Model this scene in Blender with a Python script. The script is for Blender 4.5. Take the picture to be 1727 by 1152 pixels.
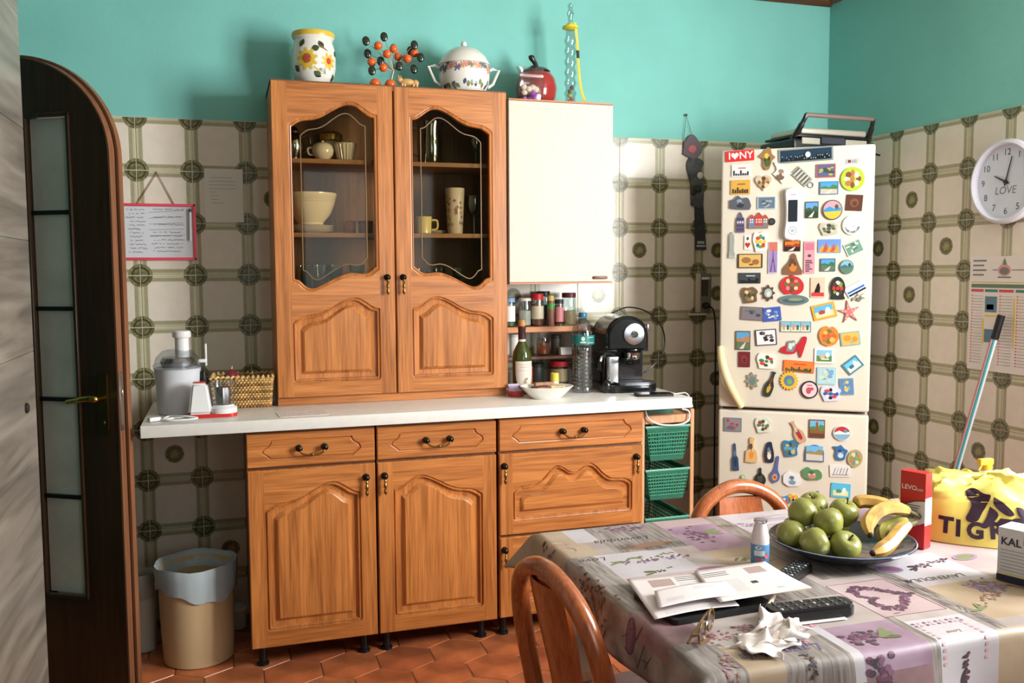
import bpy, bmesh, math, random
from mathutils import Vector, Matrix
from mathutils.geometry import tessellate_polygon
from mathutils.bvhtree import BVHTree

for _o in list(bpy.data.objects):
    bpy.data.objects.remove(_o)
scene = bpy.context.scene
C = scene.collection
PI = math.pi
R = math.radians

# ------------------------------------------------------------------ camera
cam_d = bpy.data.cameras.new('camera')
cam_d.sensor_width = 36.0
cam_d.lens = 1534.265 / 1727 * 36.0
cam_d.clip_start = 0.05
cam = bpy.data.objects.new('camera', cam_d)
C.objects.link(cam)
YAW, PITCH, ROLL = 0.3057, 0.0783, 0.0055
cr_ = Vector((math.cos(YAW), -math.sin(YAW), 0))
cf_ = Vector((math.sin(YAW) * math.cos(PITCH), math.cos(YAW) * math.cos(PITCH), -math.sin(PITCH)))
cd_ = cf_.cross(cr_)
cr2 = math.cos(ROLL) * cr_ + math.sin(ROLL) * cd_
cd2 = -math.sin(ROLL) * cr_ + math.cos(ROLL) * cd_
mw = Matrix((cr2, -cd2, -cf_)).transposed().to_4x4()
mw.translation = (0.3046, -3.7674, 1.4128)
cam.matrix_world = mw
scene.camera = cam

# ------------------------------------------------------------------ room constants
XR = 3.085        # right wall
YB = -5.2         # wall behind the camera
XL = -1.25        # far left wall
ZC = 2.68         # ceiling
WT = 0.911        # worktop surface
TZ = 0.766        # table cloth surface

# ------------------------------------------------------------------ light
world = bpy.data.worlds.new('daylight')
scene.world = world
world.use_nodes = True
bg = world.node_tree.nodes['Background']
bg.inputs['Color'].default_value = (0.80, 0.90, 1.0, 1)
bg.inputs['Strength'].default_value = 1.0

def area_light(name, loc, target, sx, sy, power, col):
    d = bpy.data.lights.new(name, 'AREA')
    d.shape = 'RECTANGLE'; d.size = sx; d.size_y = sy
    d.energy = power; d.color = col
    o = bpy.data.objects.new(name, d); C.objects.link(o)
    o.location = loc
    o.rotation_euler = (Vector(target) - Vector(loc)).to_track_quat('-Z', 'Y').to_euler()
    return o
# daylight through the right wall window, then an added fill lamp behind the camera
area_light('window_and_fill_light', (XR + 0.12, -2.80, 1.80), (1.10, 0.0, 2.0), 1.00, 1.20, 165, (1.0, 0.985, 0.96))
area_light('window_and_fill_light', (1.60, YB - 0.12, 1.65), (2.2, 0.0, 1.2), 1.20, 1.30, 13, (1.0, 0.985, 0.96))

vs = scene.view_settings
vs.view_transform = 'Standard'
vs.look = 'None'
vs.gamma = 1.0
vs.use_curve_mapping = False
vs.exposure = 0.26

# ------------------------------------------------------------------ materials
def lin(c):
    c = c / 255.0
    return c / 12.92 if c <= 0.04045 else ((c + 0.055) / 1.055) ** 2.4
def rgb(c):
    return (lin(c[0]), lin(c[1]), lin(c[2]), 1.0)
_M = {}
def mat(name, col, rough=0.5, metal=0.0, noise=0.0, nscale=8.0, bump=0.0, bscale=60.0, trans=0.0, ior=1.45, alpha=1.0, coat=0.0, spec=0.5):
    if name in _M: return _M[name]
    m = bpy.data.materials.new(name); m.use_nodes = True
    nt = m.node_tree; b = nt.nodes['Principled BSDF']
    b.inputs['Base Color'].default_value = rgb(col)
    b.inputs['Roughness'].default_value = rough
    b.inputs['Metallic'].default_value = metal
    b.inputs['IOR'].default_value = ior
    b.inputs['Transmission Weight'].default_value = trans
    b.inputs['Alpha'].default_value = alpha
    b.inputs['Coat Weight'].default_value = coat
    b.inputs['Specular IOR Level'].default_value = spec
    if noise > 0 or bump > 0:
        tc = nt.nodes.new('ShaderNodeTexCoord')
    if noise > 0:
        n = nt.nodes.new('ShaderNodeTexNoise'); n.inputs['Scale'].default_value = nscale
        n.inputs['Detail'].default_value = 4
        nt.links.new(tc.outputs['Object'], n.inputs['Vector'])
        r = nt.nodes.new('ShaderNodeValToRGB')
        c0 = [max(0, v * (1 - noise)) for v in col]; c1 = [min(255, v * (1 + noise)) for v in col]
        r.color_ramp.elements[0].position = 0.3; r.color_ramp.elements[1].position = 0.7
        r.color_ramp.elements[0].color = rgb(c0); r.color_ramp.elements[1].color = rgb(c1)
        nt.links.new(n.outputs['Fac'], r.inputs['Fac'])
        nt.links.new(r.outputs['Color'], b.inputs['Base Color'])
    if bump > 0:
        n2 = nt.nodes.new('ShaderNodeTexNoise'); n2.inputs['Scale'].default_value = bscale
        nt.links.new(tc.outputs['Object'], n2.inputs['Vector'])
        bp = nt.nodes.new('ShaderNodeBump'); bp.inputs['Strength'].default_value = bump
        bp.inputs['Distance'].default_value = 0.004
        nt.links.new(n2.outputs['Fac'], bp.inputs['Height'])
        nt.links.new(bp.outputs['Normal'], b.inputs['Normal'])
    _M[name] = m
    return m
def pal(c, rough=0.45):
    return mat('colour_%d_%d_%d' % tuple(c), c, rough)
def glass_mat(name, col, rough=0.02, alpha=0.25):
    """thin glass: tinted see-through with a glossy skin"""
    if name in _M: return _M[name]
    m = bpy.data.materials.new(name); m.use_nodes = True
    nt = m.node_tree
    for n in list(nt.nodes): nt.nodes.remove(n)
    out = nt.nodes.new('ShaderNodeOutputMaterial')
    tr = nt.nodes.new('ShaderNodeBsdfTransparent'); tr.inputs['Color'].default_value = rgb(col)
    pb = nt.nodes.new('ShaderNodeBsdfGlossy'); pb.inputs['Roughness'].default_value = rough
    lw = nt.nodes.new('ShaderNodeLayerWeight'); lw.inputs['Blend'].default_value = 0.25
    mr = nt.nodes.new('ShaderNodeMapRange'); mr.inputs['To Min'].default_value = alpha; mr.inputs['To Max'].default_value = 0.85
    nt.links.new(lw.outputs['Facing'], mr.inputs['Value'])
    pw = nt.nodes.new('ShaderNodeMath'); pw.operation = 'POWER'; pw.inputs[1].default_value = 3.5
    mx = nt.nodes.new('ShaderNodeMixShader')
    nt.links.new(lw.outputs['Facing'], pw.inputs[0]); nt.links.new(pw.outputs[0], mr.inputs['Value'])
    nt.links.new(mr.outputs[0], mx.inputs['Fac'])
    nt.links.new(tr.outputs[0], mx.inputs[1]); nt.links.new(pb.outputs[0], mx.inputs[2])
    nt.links.new(mx.outputs[0], out.inputs['Surface'])
    _M[name] = m
    return m
def wood(name, c0, c1, axis='Z', rough=0.38, scale=1.0, coat=0.15):
    if name in _M: return _M[name]
    m = bpy.data.materials.new(name); m.use_nodes = True
    nt = m.node_tree; b = nt.nodes['Principled BSDF']
    b.inputs['Roughness'].default_value = rough
    b.inputs['Coat Weight'].default_value = coat
    b.inputs['Coat Roughness'].default_value = 0.25
    tc = nt.nodes.new('ShaderNodeTexCoord')
    mp = nt.nodes.new('ShaderNodeMapping')
    sc = [34.0 * scale] * 3; sc['XYZ'.index(axis)] = 1.6 * scale
    mp.inputs['Scale'].default_value = sc
    nt.links.new(tc.outputs['Object'], mp.inputs['Vector'])
    n = nt.nodes.new('ShaderNodeTexNoise'); n.inputs['Scale'].default_value = 1.0; n.inputs['Detail'].default_value = 5; n.inputs['Distortion'].default_value = 0.6
    nt.links.new(mp.outputs[0], n.inputs['Vector'])
    mp2 = nt.nodes.new('ShaderNodeMapping')
    sc2 = [160.0 * scale] * 3; sc2['XYZ'.index(axis)] = 6.0 * scale
    mp2.inputs['Scale'].default_value = sc2
    nt.links.new(tc.outputs['Object'], mp2.inputs['Vector'])
    n2 = nt.nodes.new('ShaderNodeTexNoise'); n2.inputs['Scale'].default_value = 1.0; n2.inputs['Detail'].default_value = 2
    nt.links.new(mp2.outputs[0], n2.inputs['Vector'])
    ad = nt.nodes.new('ShaderNodeMath'); ad.operation = 'MULTIPLY_ADD'
    ad.inputs[1].default_value = 0.45
    nt.links.new(n2.outputs['Fac'], ad.inputs[0]); 
    ml = nt.nodes.new('ShaderNodeMath'); ml.operation = 'MULTIPLY'; ml.inputs[1].default_value = 0.55
    nt.links.new(n.outputs['Fac'], ml.inputs[0]); nt.links.new(ml.outputs[0], ad.inputs[2])
    r = nt.nodes.new('ShaderNodeValToRGB')
    r.color_ramp.elements[0].position = 0.36; r.color_ramp.elements[1].position = 0.62
    r.color_ramp.elements[0].color = rgb(c0); r.color_ramp.elements[1].color = rgb(c1)
    nt.links.new(ad.outputs[0], r.inputs['Fac'])
    nt.links.new(r.outputs['Color'], b.inputs['Base Color'])
    _M[name] = m
    return m

# ------------------------------------------------------------------ mesh collector
class MB:
    def __init__(s):
        s.v = []; s.f = []; s.mi = []; s.cur = 0
    def add(s, vs, fs, mi=None):
        o = len(s.v); s.v += [tuple(p) for p in vs]
        for f in fs:
            s.f.append(tuple(i + o for i in f)); s.mi.append(s.cur if mi is None else mi)
        return s
    def bm(s, b, mi=None, M=None):
        if M is not None: b.transform(M)
        b.verts.index_update()
        s.add([v.co.copy() for v in b.verts], [[v.index for v in f.verts] for f in b.faces], mi)
        b.free(); return s
    def box(s, x0, y0, z0, x1, y1, z1, bev=0.0, seg=2, mi=None, M=None):
        b = bmesh.new(); bmesh.ops.create_cube(b, size=1.0)
        for v in b.verts:
            v.co = Vector((x0 + (v.co.x + .5) * (x1 - x0), y0 + (v.co.y + .5) * (y1 - y0), z0 + (v.co.z + .5) * (z1 - z0)))
        if bev > 0:
            bmesh.ops.bevel(b, geom=list(b.edges), offset=bev, segments=seg, affect='EDGES', profile=0.6)
        return s.bm(b, mi, M)
    def lathe(s, prof, c=(0, 0, 0), seg=24, mi=None, M=None, sx=1.0, sy=1.0, close=True):
        vs = []; fs = []; n = len(prof)
        for r, z in prof:
            for k in range(seg):
                a = 2 * PI * k / seg
                vs.append(Vector((r * math.cos(a) * sx, r * math.sin(a) * sy, z)))
        for i in range(n - 1):
            for k in range(seg):
                k2 = (k + 1) % seg
                fs.append((i * seg + k, i * seg + k2, (i + 1) * seg + k2, (i + 1) * seg + k))
        if close:
            if prof[0][0] > 1e-4: fs.append(tuple(reversed(range(seg))))
            if prof[-1][0] > 1e-4: fs.append(tuple((n - 1) * seg + k for k in range(seg)))
        if M is None: M = Matrix.Translation(c)
        return s.add([M @ v for v in vs], fs, mi)
    def ball(s, c, rx, ry=None, rz=None, seg=14, rings=8, mi=None, M=None):
        ry = rx if ry is None else ry; rz = rx if rz is None else rz
        b = bmesh.new(); bmesh.ops.create_uvsphere(b, u_segments=seg, v_segments=rings, radius=1.0)
        for v in b.verts: v.co = Vector((v.co.x * rx, v.co.y * ry, v.co.z * rz))
        T = Matrix.Translation(c)
        return s.bm(b, mi, T if M is None else T @ M)
    def tube(s, pts, rad, seg=8, mi=None, caps=True, flat=1.0, closed=False):
        pts = [Vector(p) for p in pts]; n = len(pts)
        rads = rad if isinstance(rad, (list, tuple)) else [rad] * n
        vs = []; fs = []; up = None
        for i, p in enumerate(pts):
            if closed: t = pts[(i + 1) % n] - pts[i - 1]
            else: t = pts[min(i + 1, n - 1)] - pts[max(i - 1, 0)]
            t.normalize()
            if up is None:
                up = Vector((0, 0, 1)) if abs(t.z) < 0.9 else Vector((0, 1, 0))
            up = (up - t * up.dot(t))
            if up.length < 1e-6: up = t.orthogonal()
            up.normalize(); sd = t.cross(up)
            for k in range(seg):
                a = 2 * PI * k / seg
                vs.append(p + (sd * math.cos(a) + up * math.sin(a) * flat) * rads[i])
        m = n if closed else n - 1
        for i in range(m):
            j = (i + 1) % n
            for k in range(seg):
                k2 = (k + 1) % seg
                fs.append((i * seg + k, i * seg + k2, j * seg + k2, j * seg + k))
        if caps and not closed:
            fs.append(tuple(reversed(range(seg)))); fs.append(tuple((n - 1) * seg + k for k in range(seg)))
        return s.add(vs, fs, mi)
    def prism(s, poly, d0, d1, M=None, mi=None):
        """2D polygon (x,z) extruded along y from d0 (front) to d1 (back)"""
        n = len(poly)
        vs = [Vector((x, d0, z)) for x, z in poly] + [Vector((x, d1, z)) for x, z in poly]
        tri = tessellate_polygon([[Vector((x, z, 0)) for x, z in poly]])
        fs = [tuple(t) for t in tri] + [tuple(i + n for i in reversed(t)) for t in tri]
        fs += [(i, (i + 1) % n, (i + 1) % n + n, i + n) for i in range(n)]
        if M is not None: vs = [M @ v for v in vs]
        return s.add(vs, fs, mi)
    def flat(s, poly, y=0.0, M=None, mi=None):
        tri = tessellate_polygon([[Vector((x, z, 0)) for x, z in poly]])
        vs = [Vector((x, y, z)) for x, z in poly]
        if M is not None: vs = [M @ v for v in vs]
        return s.add(vs, [tuple(t) for t in tri], mi)
    def mesh(s, name, mats, smooth=False, fixn=True, angle=None):
        me = bpy.data.meshes.new(name)
        me.from_pydata(s.v, [], s.f)
        if not isinstance(mats, (list, tuple)): mats = [mats]
        for m in mats: me.materials.append(m)
        me.polygons.foreach_set('material_index', [min(i, len(mats) - 1) for i in s.mi])
        if fixn:
            b = bmesh.new(); b.from_mesh(me)
            bmesh.ops.recalc_face_normals(b, faces=b.faces)
            b.to_mesh(me); b.free()
        if smooth:
            me.polygons.foreach_set('use_smooth', [True] * len(me.polygons))
            try: me.set_sharp_from_angle(angle=R(angle or 40))
            except Exception: pass
        me.update()
        return me
    def build(s, name, mats, parent=None, loc=None, rot=None, smooth=True, angle=None, fixn=True):
        o = bpy.data.objects.new(name, s.mesh(name, mats, smooth, fixn, angle))
        C.objects.link(o)
        if parent is not None: o.parent = parent
        if loc is not None: o.location = loc
        if rot is not None: o.rotation_euler = rot
        return o

def tag(o, label, cat, group=None):
    o['label'] = label; o['category'] = cat
    if group: o['group'] = group
    return o
def struct(o, label=None):
    o['kind'] = 'structure'
    if label: o['label'] = label
    return o
def thing(name, label, cat, loc=(0, 0, 0), rz=0.0, group=None):
    o = bpy.data.objects.new(name, None); C.objects.link(o)
    o.empty_display_size = 0.05
    o.location = loc; o.rotation_euler = (0, 0, rz)
    return tag(o, label, cat, group)
def bez(pts, n=8):
    """Catmull-Rom through points (2D or 3D)"""
    P = [Vector(p) for p in pts]; out = []
    for i in range(len(P) - 1):
        p0 = P[max(i - 1, 0)]; p1 = P[i]; p2 = P[i + 1]; p3 = P[min(i + 2, len(P) - 1)]
        for k in range(n):
            t = k / n
            out.append(0.5 * ((2 * p1) + (p2 - p0) * t + (2 * p0 - 5 * p1 + 4 * p2 - p3) * t * t + (3 * p1 - p0 - 3 * p2 + p3) * t ** 3))
    out.append(P[-1]); return out
def text_mesh(body, size, align='CENTER', shear=0.0, bold=0.0):
    cu = bpy.data.curves.new('lettering', 'FONT'); cu.body = body; cu.size = size
    cu.align_x = align; cu.align_y = 'CENTER'; cu.shear = shear; cu.resolution_u = 3; cu.offset = bold
    o = bpy.data.objects.new('lettering', cu); C.objects.link(o)
    dg = bpy.context.evaluated_depsgraph_get()
    me = bpy.data.meshes.new_from_object(o.evaluated_get(dg))
    bpy.data.objects.remove(o); bpy.data.curves.remove(cu)
    vs = [v.co.copy() for v in me.vertices]; fs = [tuple(p.vertices) for p in me.polygons]
    bpy.data.meshes.remove(me)
    return vs, fs
def ell(cx, cz, rx, rz, n=16):
    return [(cx + rx * math.cos(2 * PI * k / n), cz + rz * math.sin(2 * PI * k / n)) for k in range(n)]
def rrect(x0, z0, x1, z1, r=0.0, n=3):
    if r <= 0: return [(x0, z0), (x1, z0), (x1, z1), (x0, z1)]
    out = []
    for cx, cz, a0 in ((x1 - r, z0 + r, -90), (x1 - r, z1 - r, 0), (x0 + r, z1 - r, 90), (x0 + r, z0 + r, 180)):
        for k in range(n + 1):
            a = R(a0 + 90 * k / n); out.append((cx + r * math.cos(a), cz + r * math.sin(a)))
    return out
def inset(poly, d):
    n = len(poly); out = []
    for i in range(n):
        a = Vector(poly[i - 1]); b = Vector(poly[i]); c = Vector(poly[(i + 1) % n])
        e1 = (b - a); e2 = (c - b)
        if e1.length < 1e-9: e1 = e2
        if e2.length < 1e-9: e2 = e1
        e1.normalize(); e2.normalize()
        n1 = Vector((-e1.y, e1.x)); n2 = Vector((-e2.y, e2.x))
        k = 1 + n1.dot(n2)
        q = b + (n1 + n2) * (d / max(k, 0.35))
        out.append((q.x, q.y))
    return out

# ================================================================== SETTING
m_teal = mat('teal_wall_paint', (122, 190, 182), 0.75, noise=0.025, nscale=3.0, bump=0.12, bscale=140)
m_ceil = mat('ceiling_paint', (204, 198, 186), 0.85)
m_trimwood = wood('dark_cornice_wood', (70, 40, 22), (112, 66, 36), 'X', 0.5)
m_grout = mat('tile_grout', (205, 200, 182), 0.85)

def tile_mat(name, medallion):
    m = bpy.data.materials.new(name); m.use_nodes = True
    nt = m.node_tree; N = nt.nodes.new; Lk = nt.links.new
    b = nt.nodes['Principled BSDF']; b.inputs['Roughness'].default_value = 0.22
    tc = N('ShaderNodeTexCoord'); sp = N('ShaderNodeSeparateXYZ'); Lk(tc.outputs['Object'], sp.inputs[0])
    def mth(op, a, c=None, d=None):
        n = N('ShaderNodeMath'); n.operation = op
        for i, x in enumerate((a, c, d)):
            if x is None: continue
            if isinstance(x, (int, float)): n.inputs[i].default_value = x
            else: Lk(x, n.inputs[i])
        return n.outputs[0]
    def smooth(x, lo, hi):
        n = N('ShaderNodeMapRange'); n.interpolation_type = 'SMOOTHSTEP'
        n.inputs['From Min'].default_value = lo; n.inputs['From Max'].default_value = hi
        Lk(x, n.inputs['Value']); return n.outputs[0]
    def mix(f, a, c):
        n = N('ShaderNodeMix'); n.data_type = 'RGBA'
        Lk(f, n.inputs['Factor'])
        for s_, x in ((n.inputs[6], a), (n.inputs[7], c)):
            if isinstance(x, tuple): s_.default_value = rgb(x)
            else: Lk(x, s_)
        return n.outputs[2]
    ax = mth('ABSOLUTE', sp.outputs['X']); az = mth('ABSOLUTE', sp.outputs['Z'])
    ex = mth('SUBTRACT', 0.1, ax); ez = mth('SUBTRACT', 0.1, az)
    edge = mth('MINIMUM', ex, ez)
    corner = mth('SQRT', mth('ADD', mth('MULTIPLY', ex, ex), mth('MULTIPLY', ez, ez)))
    oi = N('ShaderNodeObjectInfo')
    no = N('ShaderNodeTexNoise'); no.inputs['Scale'].default_value = 22; no.inputs['Detail'].default_value = 3
    Lk(tc.outputs['Object'], no.inputs['Vector'])
    cream = mix(no.outputs['Fac'], (212, 199, 184), (228, 217, 202))
    no2 = N('ShaderNodeTexNoise'); no2.inputs['Scale'].default_value = 70; no2.inputs['Detail'].default_value = 3
    Lk(tc.outputs['Object'], no2.inputs['Vector'])
    band = mix(no2.outputs['Fac'], (146, 139, 108), (172, 164, 134))
    light = mix(no2.outputs['Fac'], (182, 174, 144), (200, 191, 164))
    # band along the edges: two tones, then the cream field
    col = mix(smooth(edge, 0.009, 0.012), light, band)
    col = mix(smooth(edge, 0.022, 0.026), col, cream)
    # quarter rosettes in the corners
    green = mix(smooth(no2.outputs['Fac'], 0.4, 0.62), (98, 93, 64), (140, 132, 98))
    ringf = smooth(mth('ABSOLUTE', mth('SUBTRACT', corner, 0.030)), 0.002, 0.005)
    rosette = mix(ringf, (72, 70, 44), green)
    col = mix(smooth(corner, 0.042, 0.046), rosette, col)
    if medallion:
        rr = mth('SQRT', mth('ADD', mth('MULTIPLY', ax, ax), mth('MULTIPLY', az, az)))
        rg = smooth(mth('ABSOLUTE', mth('SUBTRACT', rr, 0.024)), 0.003, 0.006)
        md = mix(rg, (96, 92, 58), green)
        md = mix(smooth(rr, 0.010, 0.014), (150, 138, 84), md)
        col = mix(smooth(rr, 0.034, 0.037), md, col)
    hs = N('ShaderNodeHueSaturation'); Lk(col, hs.inputs['Color'])
    Lk(mth('MULTIPLY_ADD', oi.outputs['Random'], 0.10, 0.95), hs.inputs['Value'])
    Lk(hs.outputs[0], b.inputs['Base Color'])
    return m
m_tile = tile_mat('wall_tile_glaze', False)
m_tilem = tile_mat('wall_tile_glaze_medallion', True)
def tile_mesh(m):
    mb = MB(); mb.box(-.0985, 0, -.0985, .0985, .006, .0985, 0.0012, 1)
    return mb.mesh('wall_tile', m)
me_tile = tile_mesh(m_tile); me_tilem = tile_mesh(m_tilem)
def cut_tile_mesh(x0, x1, m=None):
    mb = MB(); mb.box(x0, 0, -.0985, x1, .006, .0985, 0.0012, 1)
    return mb.mesh('wall_tile', m or m_tile)

def opening_wall(mb, axis, p0, p1, a0, a1, z0, z1, oa0, oa1, oz0, oz1):
    """wall slab between p0 and p1 (thickness axis), from a0 to a1, with one opening"""
    def bx(u0, u1, w0, w1):
        if axis == 'x': mb.box(p0, u0, w0, p1, u1, w1)
        else: mb.box(u0, p0, w0, u1, p1, w1)
    bx(a0, oa0, z0, z1); bx(oa1, a1, z0, z1); bx(oa0, oa1, z0, oz0); bx(oa0, oa1, oz1, z1)

# back wall
mb = MB(); mb.box(XL - .1, .006, 0, XR + .1, .11, ZC)
wall_back = struct(mb.build('wall_back', m_teal, smooth=False), 'turquoise back wall tiled to head height')
mb = MB(); mb.box(XL, .0022, 0, XR - .001, .0058, 2.0)
mb.build('grout_bed', m_grout, wall_back, smooth=False)
MED = {(10, 2), (9, 3), (12, 2), (12, 3), (-1, 1), (0, 6), (-1, 7), (2, 1), (7, 3), (12, 5), (1, 8), (-2, 3)}
for r in range(10):
    for c in range(-4, 16):
        # tiles fully behind the tall cabinets are not shown anywhere
        if 3 <= c <= 6 and r <= 9: continue
        x = c * .2 + .1
        if c == 15:
            o = bpy.data.objects.new('wall_tile', me_cut if (r > 0) else cut_tile_mesh(-.0985, -.017))
            if r == 0: me_cut = o.data
            o.location = (x, 0, 1.9 - .2 * r)
        else:
            o = bpy.data.objects.new('wall_tile', me_tilem if (c, r) in MED else me_tile)
            o.location = (x, 0, 1.9 - .2 * r)
        C.objects.link(o); o.parent = wall_back

# right wall with its window
WY0, WY1, WZ0, WZ1 = -3.45, -2.15, 0.85, 2.50
mb = MB(); opening_wall(mb, 'x', XR + .006, XR + .11, YB - .1, .006, 0, ZC, WY0, WY1, WZ0, WZ1)
wall_right = struct(mb.build('wall_right', m_teal, smooth=False), 'turquoise right wall tiled to head height')
mb = MB(); mb.box(XR + .0022, WY1 + .02, 0, XR + .0058, .002, 2.0)
mb.build('grout_bed', m_grout, wall_right, smooth=False)
MEDR = {(1, 1), (2, 2), (1, 3), (0, 2), (0, 6), (3, 6), (2, 7), (4, 3), (5, 5), (4, 8), (6, 2)}
for r in range(10):
    for j in range(-2, 8):
        yc = -.479 + .1 - .2 * j          # j = 0 is the tile left of the first joint seen
        if j == -2:
            if r == 0: me_cr = cut_tile_mesh(.0225, .0985)
            d = me_cr
        elif j == 7:
            continue
        else: d = me_tilem if (j, r) in MEDR else me_tile
        o = bpy.data.objects.new('wall_tile', d)
        o.location = (XR, yc, 1.9 - .2 * r); o.rotation_euler = (0, 0, -PI / 2)
        C.objects.link(o); o.parent = wall_right

# wall behind the camera and the far left wall
mb = MB(); opening_wall(mb, 'y', YB - .1, YB, XL - .1, XR + .1, 0, ZC, .95, 2.25, .85, 2.40)  # opening made for the added fill window
wall_front = struct(mb.build('wall_front', m_teal, smooth=False), 'turquoise wall behind the viewer')
mb = MB(); mb.box(XL - .1, YB, 0, XL, .006, ZC)
wall_left = struct(mb.build('wall_left', m_teal, smooth=False), 'turquoise wall on the far left')
mb = MB(); mb.box(XL - .1, YB - .1, ZC, XR + .11, .11, ZC + .1)
struct(mb.build('ceiling', m_ceil, smooth=False), 'plain pale ceiling')
mb = MB(); mb.prism([(0, 0), (-.035, 0), (-.03, -.012), (-.008, -.03), (0, -.03)], XL, XR + .006, M=Matrix(((0, 1, 0, 0), (1, 0, 0, .006), (0, 0, 1, ZC), (0, 0, 0, 1))))
struct(mb.build('trim_1', m_trimwood, smooth=False), 'dark wooden cornice along the back wall')
mb = MB(); mb.prism([(0, 0), (-.03, 0), (-.026, -.01), (-.008, -.022), (0, -.022)], YB, -.03, M=Matrix(((1, 0, 0, XR + .006), (0, 1, 0, 0), (0, 0, 1, ZC), (0, 0, 0, 1))))
struct(mb.build('trim_2', m_trimwood, smooth=False), 'dark wooden cornice along the right wall')

# windows
m_winframe = mat('white_window_frame', (225, 222, 214), 0.4)
m_winglass = glass_mat('window_glass', (248, 252, 252), 0.02, 0.04)
def window(name, M, w, h, label):
    fr = MB()
    t = .06
    for a in ((0, 0, w, t), (0, h - t, w, h), (0, 0, t, h), (w - t, 0, w, h), (w / 2 - .03, 0, w / 2 + .03, h)):
        fr.box(a[0], -.02, a[1], a[2], .03, a[3], .004, 1)
    o = fr.build(name, m_winframe); o.matrix_world = M
    struct(o, label)
    for x0, x1 in ((t, w / 2 - .03), (w / 2 + .03, w - t)):
        p = MB(); p.box(x0, .0, t, x1, .006, h - t); p.build('pane', m_winglass, o, smooth=False)
    s = MB(); s.box(-.04, -.12, -.03, w + .04, -.02, 0, .004, 1); s.build('window_sill', m_winframe, o)
window('window_1', Matrix.Translation((XR + .05, WY1, WZ0)) @ Matrix.Rotation(-PI / 2, 4, 'Z'), WY1 - WY0, WZ1 - WZ0, 'white framed window in the right wall')
window('added_fill_window', Matrix.Translation((2.25, YB - .05, .85)) @ Matrix.Rotation(PI, 4, 'Z'), 1.30, 1.55, 'added white framed window behind the viewer for fill light')  # unseen window, added to go with the fill lamp

# floor of terracotta hexagons
m_floor = mat('floor_joint', (150, 96, 66), 0.7)
m_terra = mat('terracotta_tile', (186, 106, 66), 0.30, noise=0.22, nscale=7.0, bump=0.1, bscale=40)
m_terra2 = mat('terracotta_tile_pale', (198, 120, 78), 0.30, noise=0.20, nscale=9.0, bump=0.1, bscale=40)
m_terra3 = mat('terracotta_tile_dark', (170, 94, 60), 0.30, noise=0.24, nscale=6.0, bump=0.1, bscale=40)
mb = MB(); mb.box(XL - .1, YB - .1, -.08, XR + .11, .11, -.0025)
floor = struct(mb.build('floor', m_floor, smooth=False), 'terracotta floor of hexagonal tiles')
HR = .115
def hexm(m):
    mb = MB()
    n = 6; top = [(HR * .975 * math.cos(PI / 6 + k * PI / 3), HR * .975 * math.sin(PI / 6 + k * PI / 3)) for k in range(6)]
    top2 = [(x * .985, y * .985) for x, y in top]
    vs = [(x, y, -.003) for x, y in top] + [(x, y, 0) for x, y in top2]
    mb.add(vs, [(6, 7, 8, 9, 10, 11)] + [(i, (i + 1) % 6, (i + 1) % 6 + 6, i + 6) for i in range(6)])
    return mb
hx = [hexm(None).mesh('floor_tile', m) for m in (m_terra, m_terra2, m_terra3)]
rng = random.Random(5)
rest = MB(); nfl = 0
dx = HR * math.sqrt(3); dy = HR * 1.5
for j in range(-32, 2):
    for i in range(-8, 18):
        x = i * dx + (dx / 2 if j % 2 else 0); y = j * dy - .05
        if x < XL + .1 or x > XR - .1 or y < YB + .1 or y > -.09: continue
        k = rng.choice((0, 0, 1, 2))
        if -.75 < x < 2.0 and y > -2.55:
            o = bpy.data.objects.new('floor_tile', hx[k]); o.location = (x, y, 0); C.objects.link(o); o.parent = floor; nfl += 1
        else:
            h = hexm(None); rest.add([(a + x, b + y, c) for a, b, c in h.v], h.f, k)
o = rest.build('floor_tiles_beyond', [m_terra, m_terra2, m_terra3], floor, smooth=False); o['kind'] = 'stuff'

# partition faced in streaked stone-look boards, at the left edge of the view
def streak_mat():
    m = bpy.data.materials.new('grey_streaked_cladding'); m.use_nodes = True
    nt = m.node_tree; b = nt.nodes['Principled BSDF']; b.inputs['Roughness'].default_value = 0.35
    tc = nt.nodes.new('ShaderNodeTexCoord'); mp = nt.nodes.new('ShaderNodeMapping')
    mp.inputs['Scale'].default_value = (3, .9, 11); mp.inputs['Rotation'].default_value = (R(-9), 0, 0)
    nt.links.new(tc.outputs['Object'], mp.inputs[0])
    n = nt.nodes.new('ShaderNodeTexNoise'); n.inputs['Scale'].default_value = 1.6; n.inputs['Detail'].default_value = 6; n.inputs['Distortion'].default_value = 0.5
    nt.links.new(mp.outputs[0], n.inputs['Vector'])
    r = nt.nodes.new('ShaderNodeValToRGB')
    e = r.color_ramp.elements; e[0].position = .32; e[0].color = rgb((98, 92, 85)); e[1].position = .68; e[1].color = rgb((156, 148, 138))
    x = e.new(.5); x.color = rgb((130, 122, 113))
    nt.links.new(n.outputs['Fac'], r.inputs['Fac']); nt.links.new(r.outputs['Color'], b.inputs['Base Color'])
    return m
m_streak = streak_mat()
mb = MB(); mb.box(-.50, YB, 0, -.204, -1.0, ZC)
part_w = struct(mb.build('wall_partition', m_teal, smooth=False), 'partition at the left edge faced in grey streaked boards')
for k in range(9):
    z0 = k * .30; z1 = min(z0 + .299, ZC)
    b = MB(); b.box(-.204, YB + .01, z0, -.199, -1.0, z1, .0008, 1)
    b.build('cladding_board', m_streak, part_w, smooth=False)
b = MB(); b.lathe([(0, 0), (.014, 0), (.014, .004), (.009, .008), (0, .009)], M=Matrix.Translation((-.199, -1.135, 1.06)) @ Matrix.Rotation(PI / 2, 4, 'Y'), seg=16)
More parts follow.
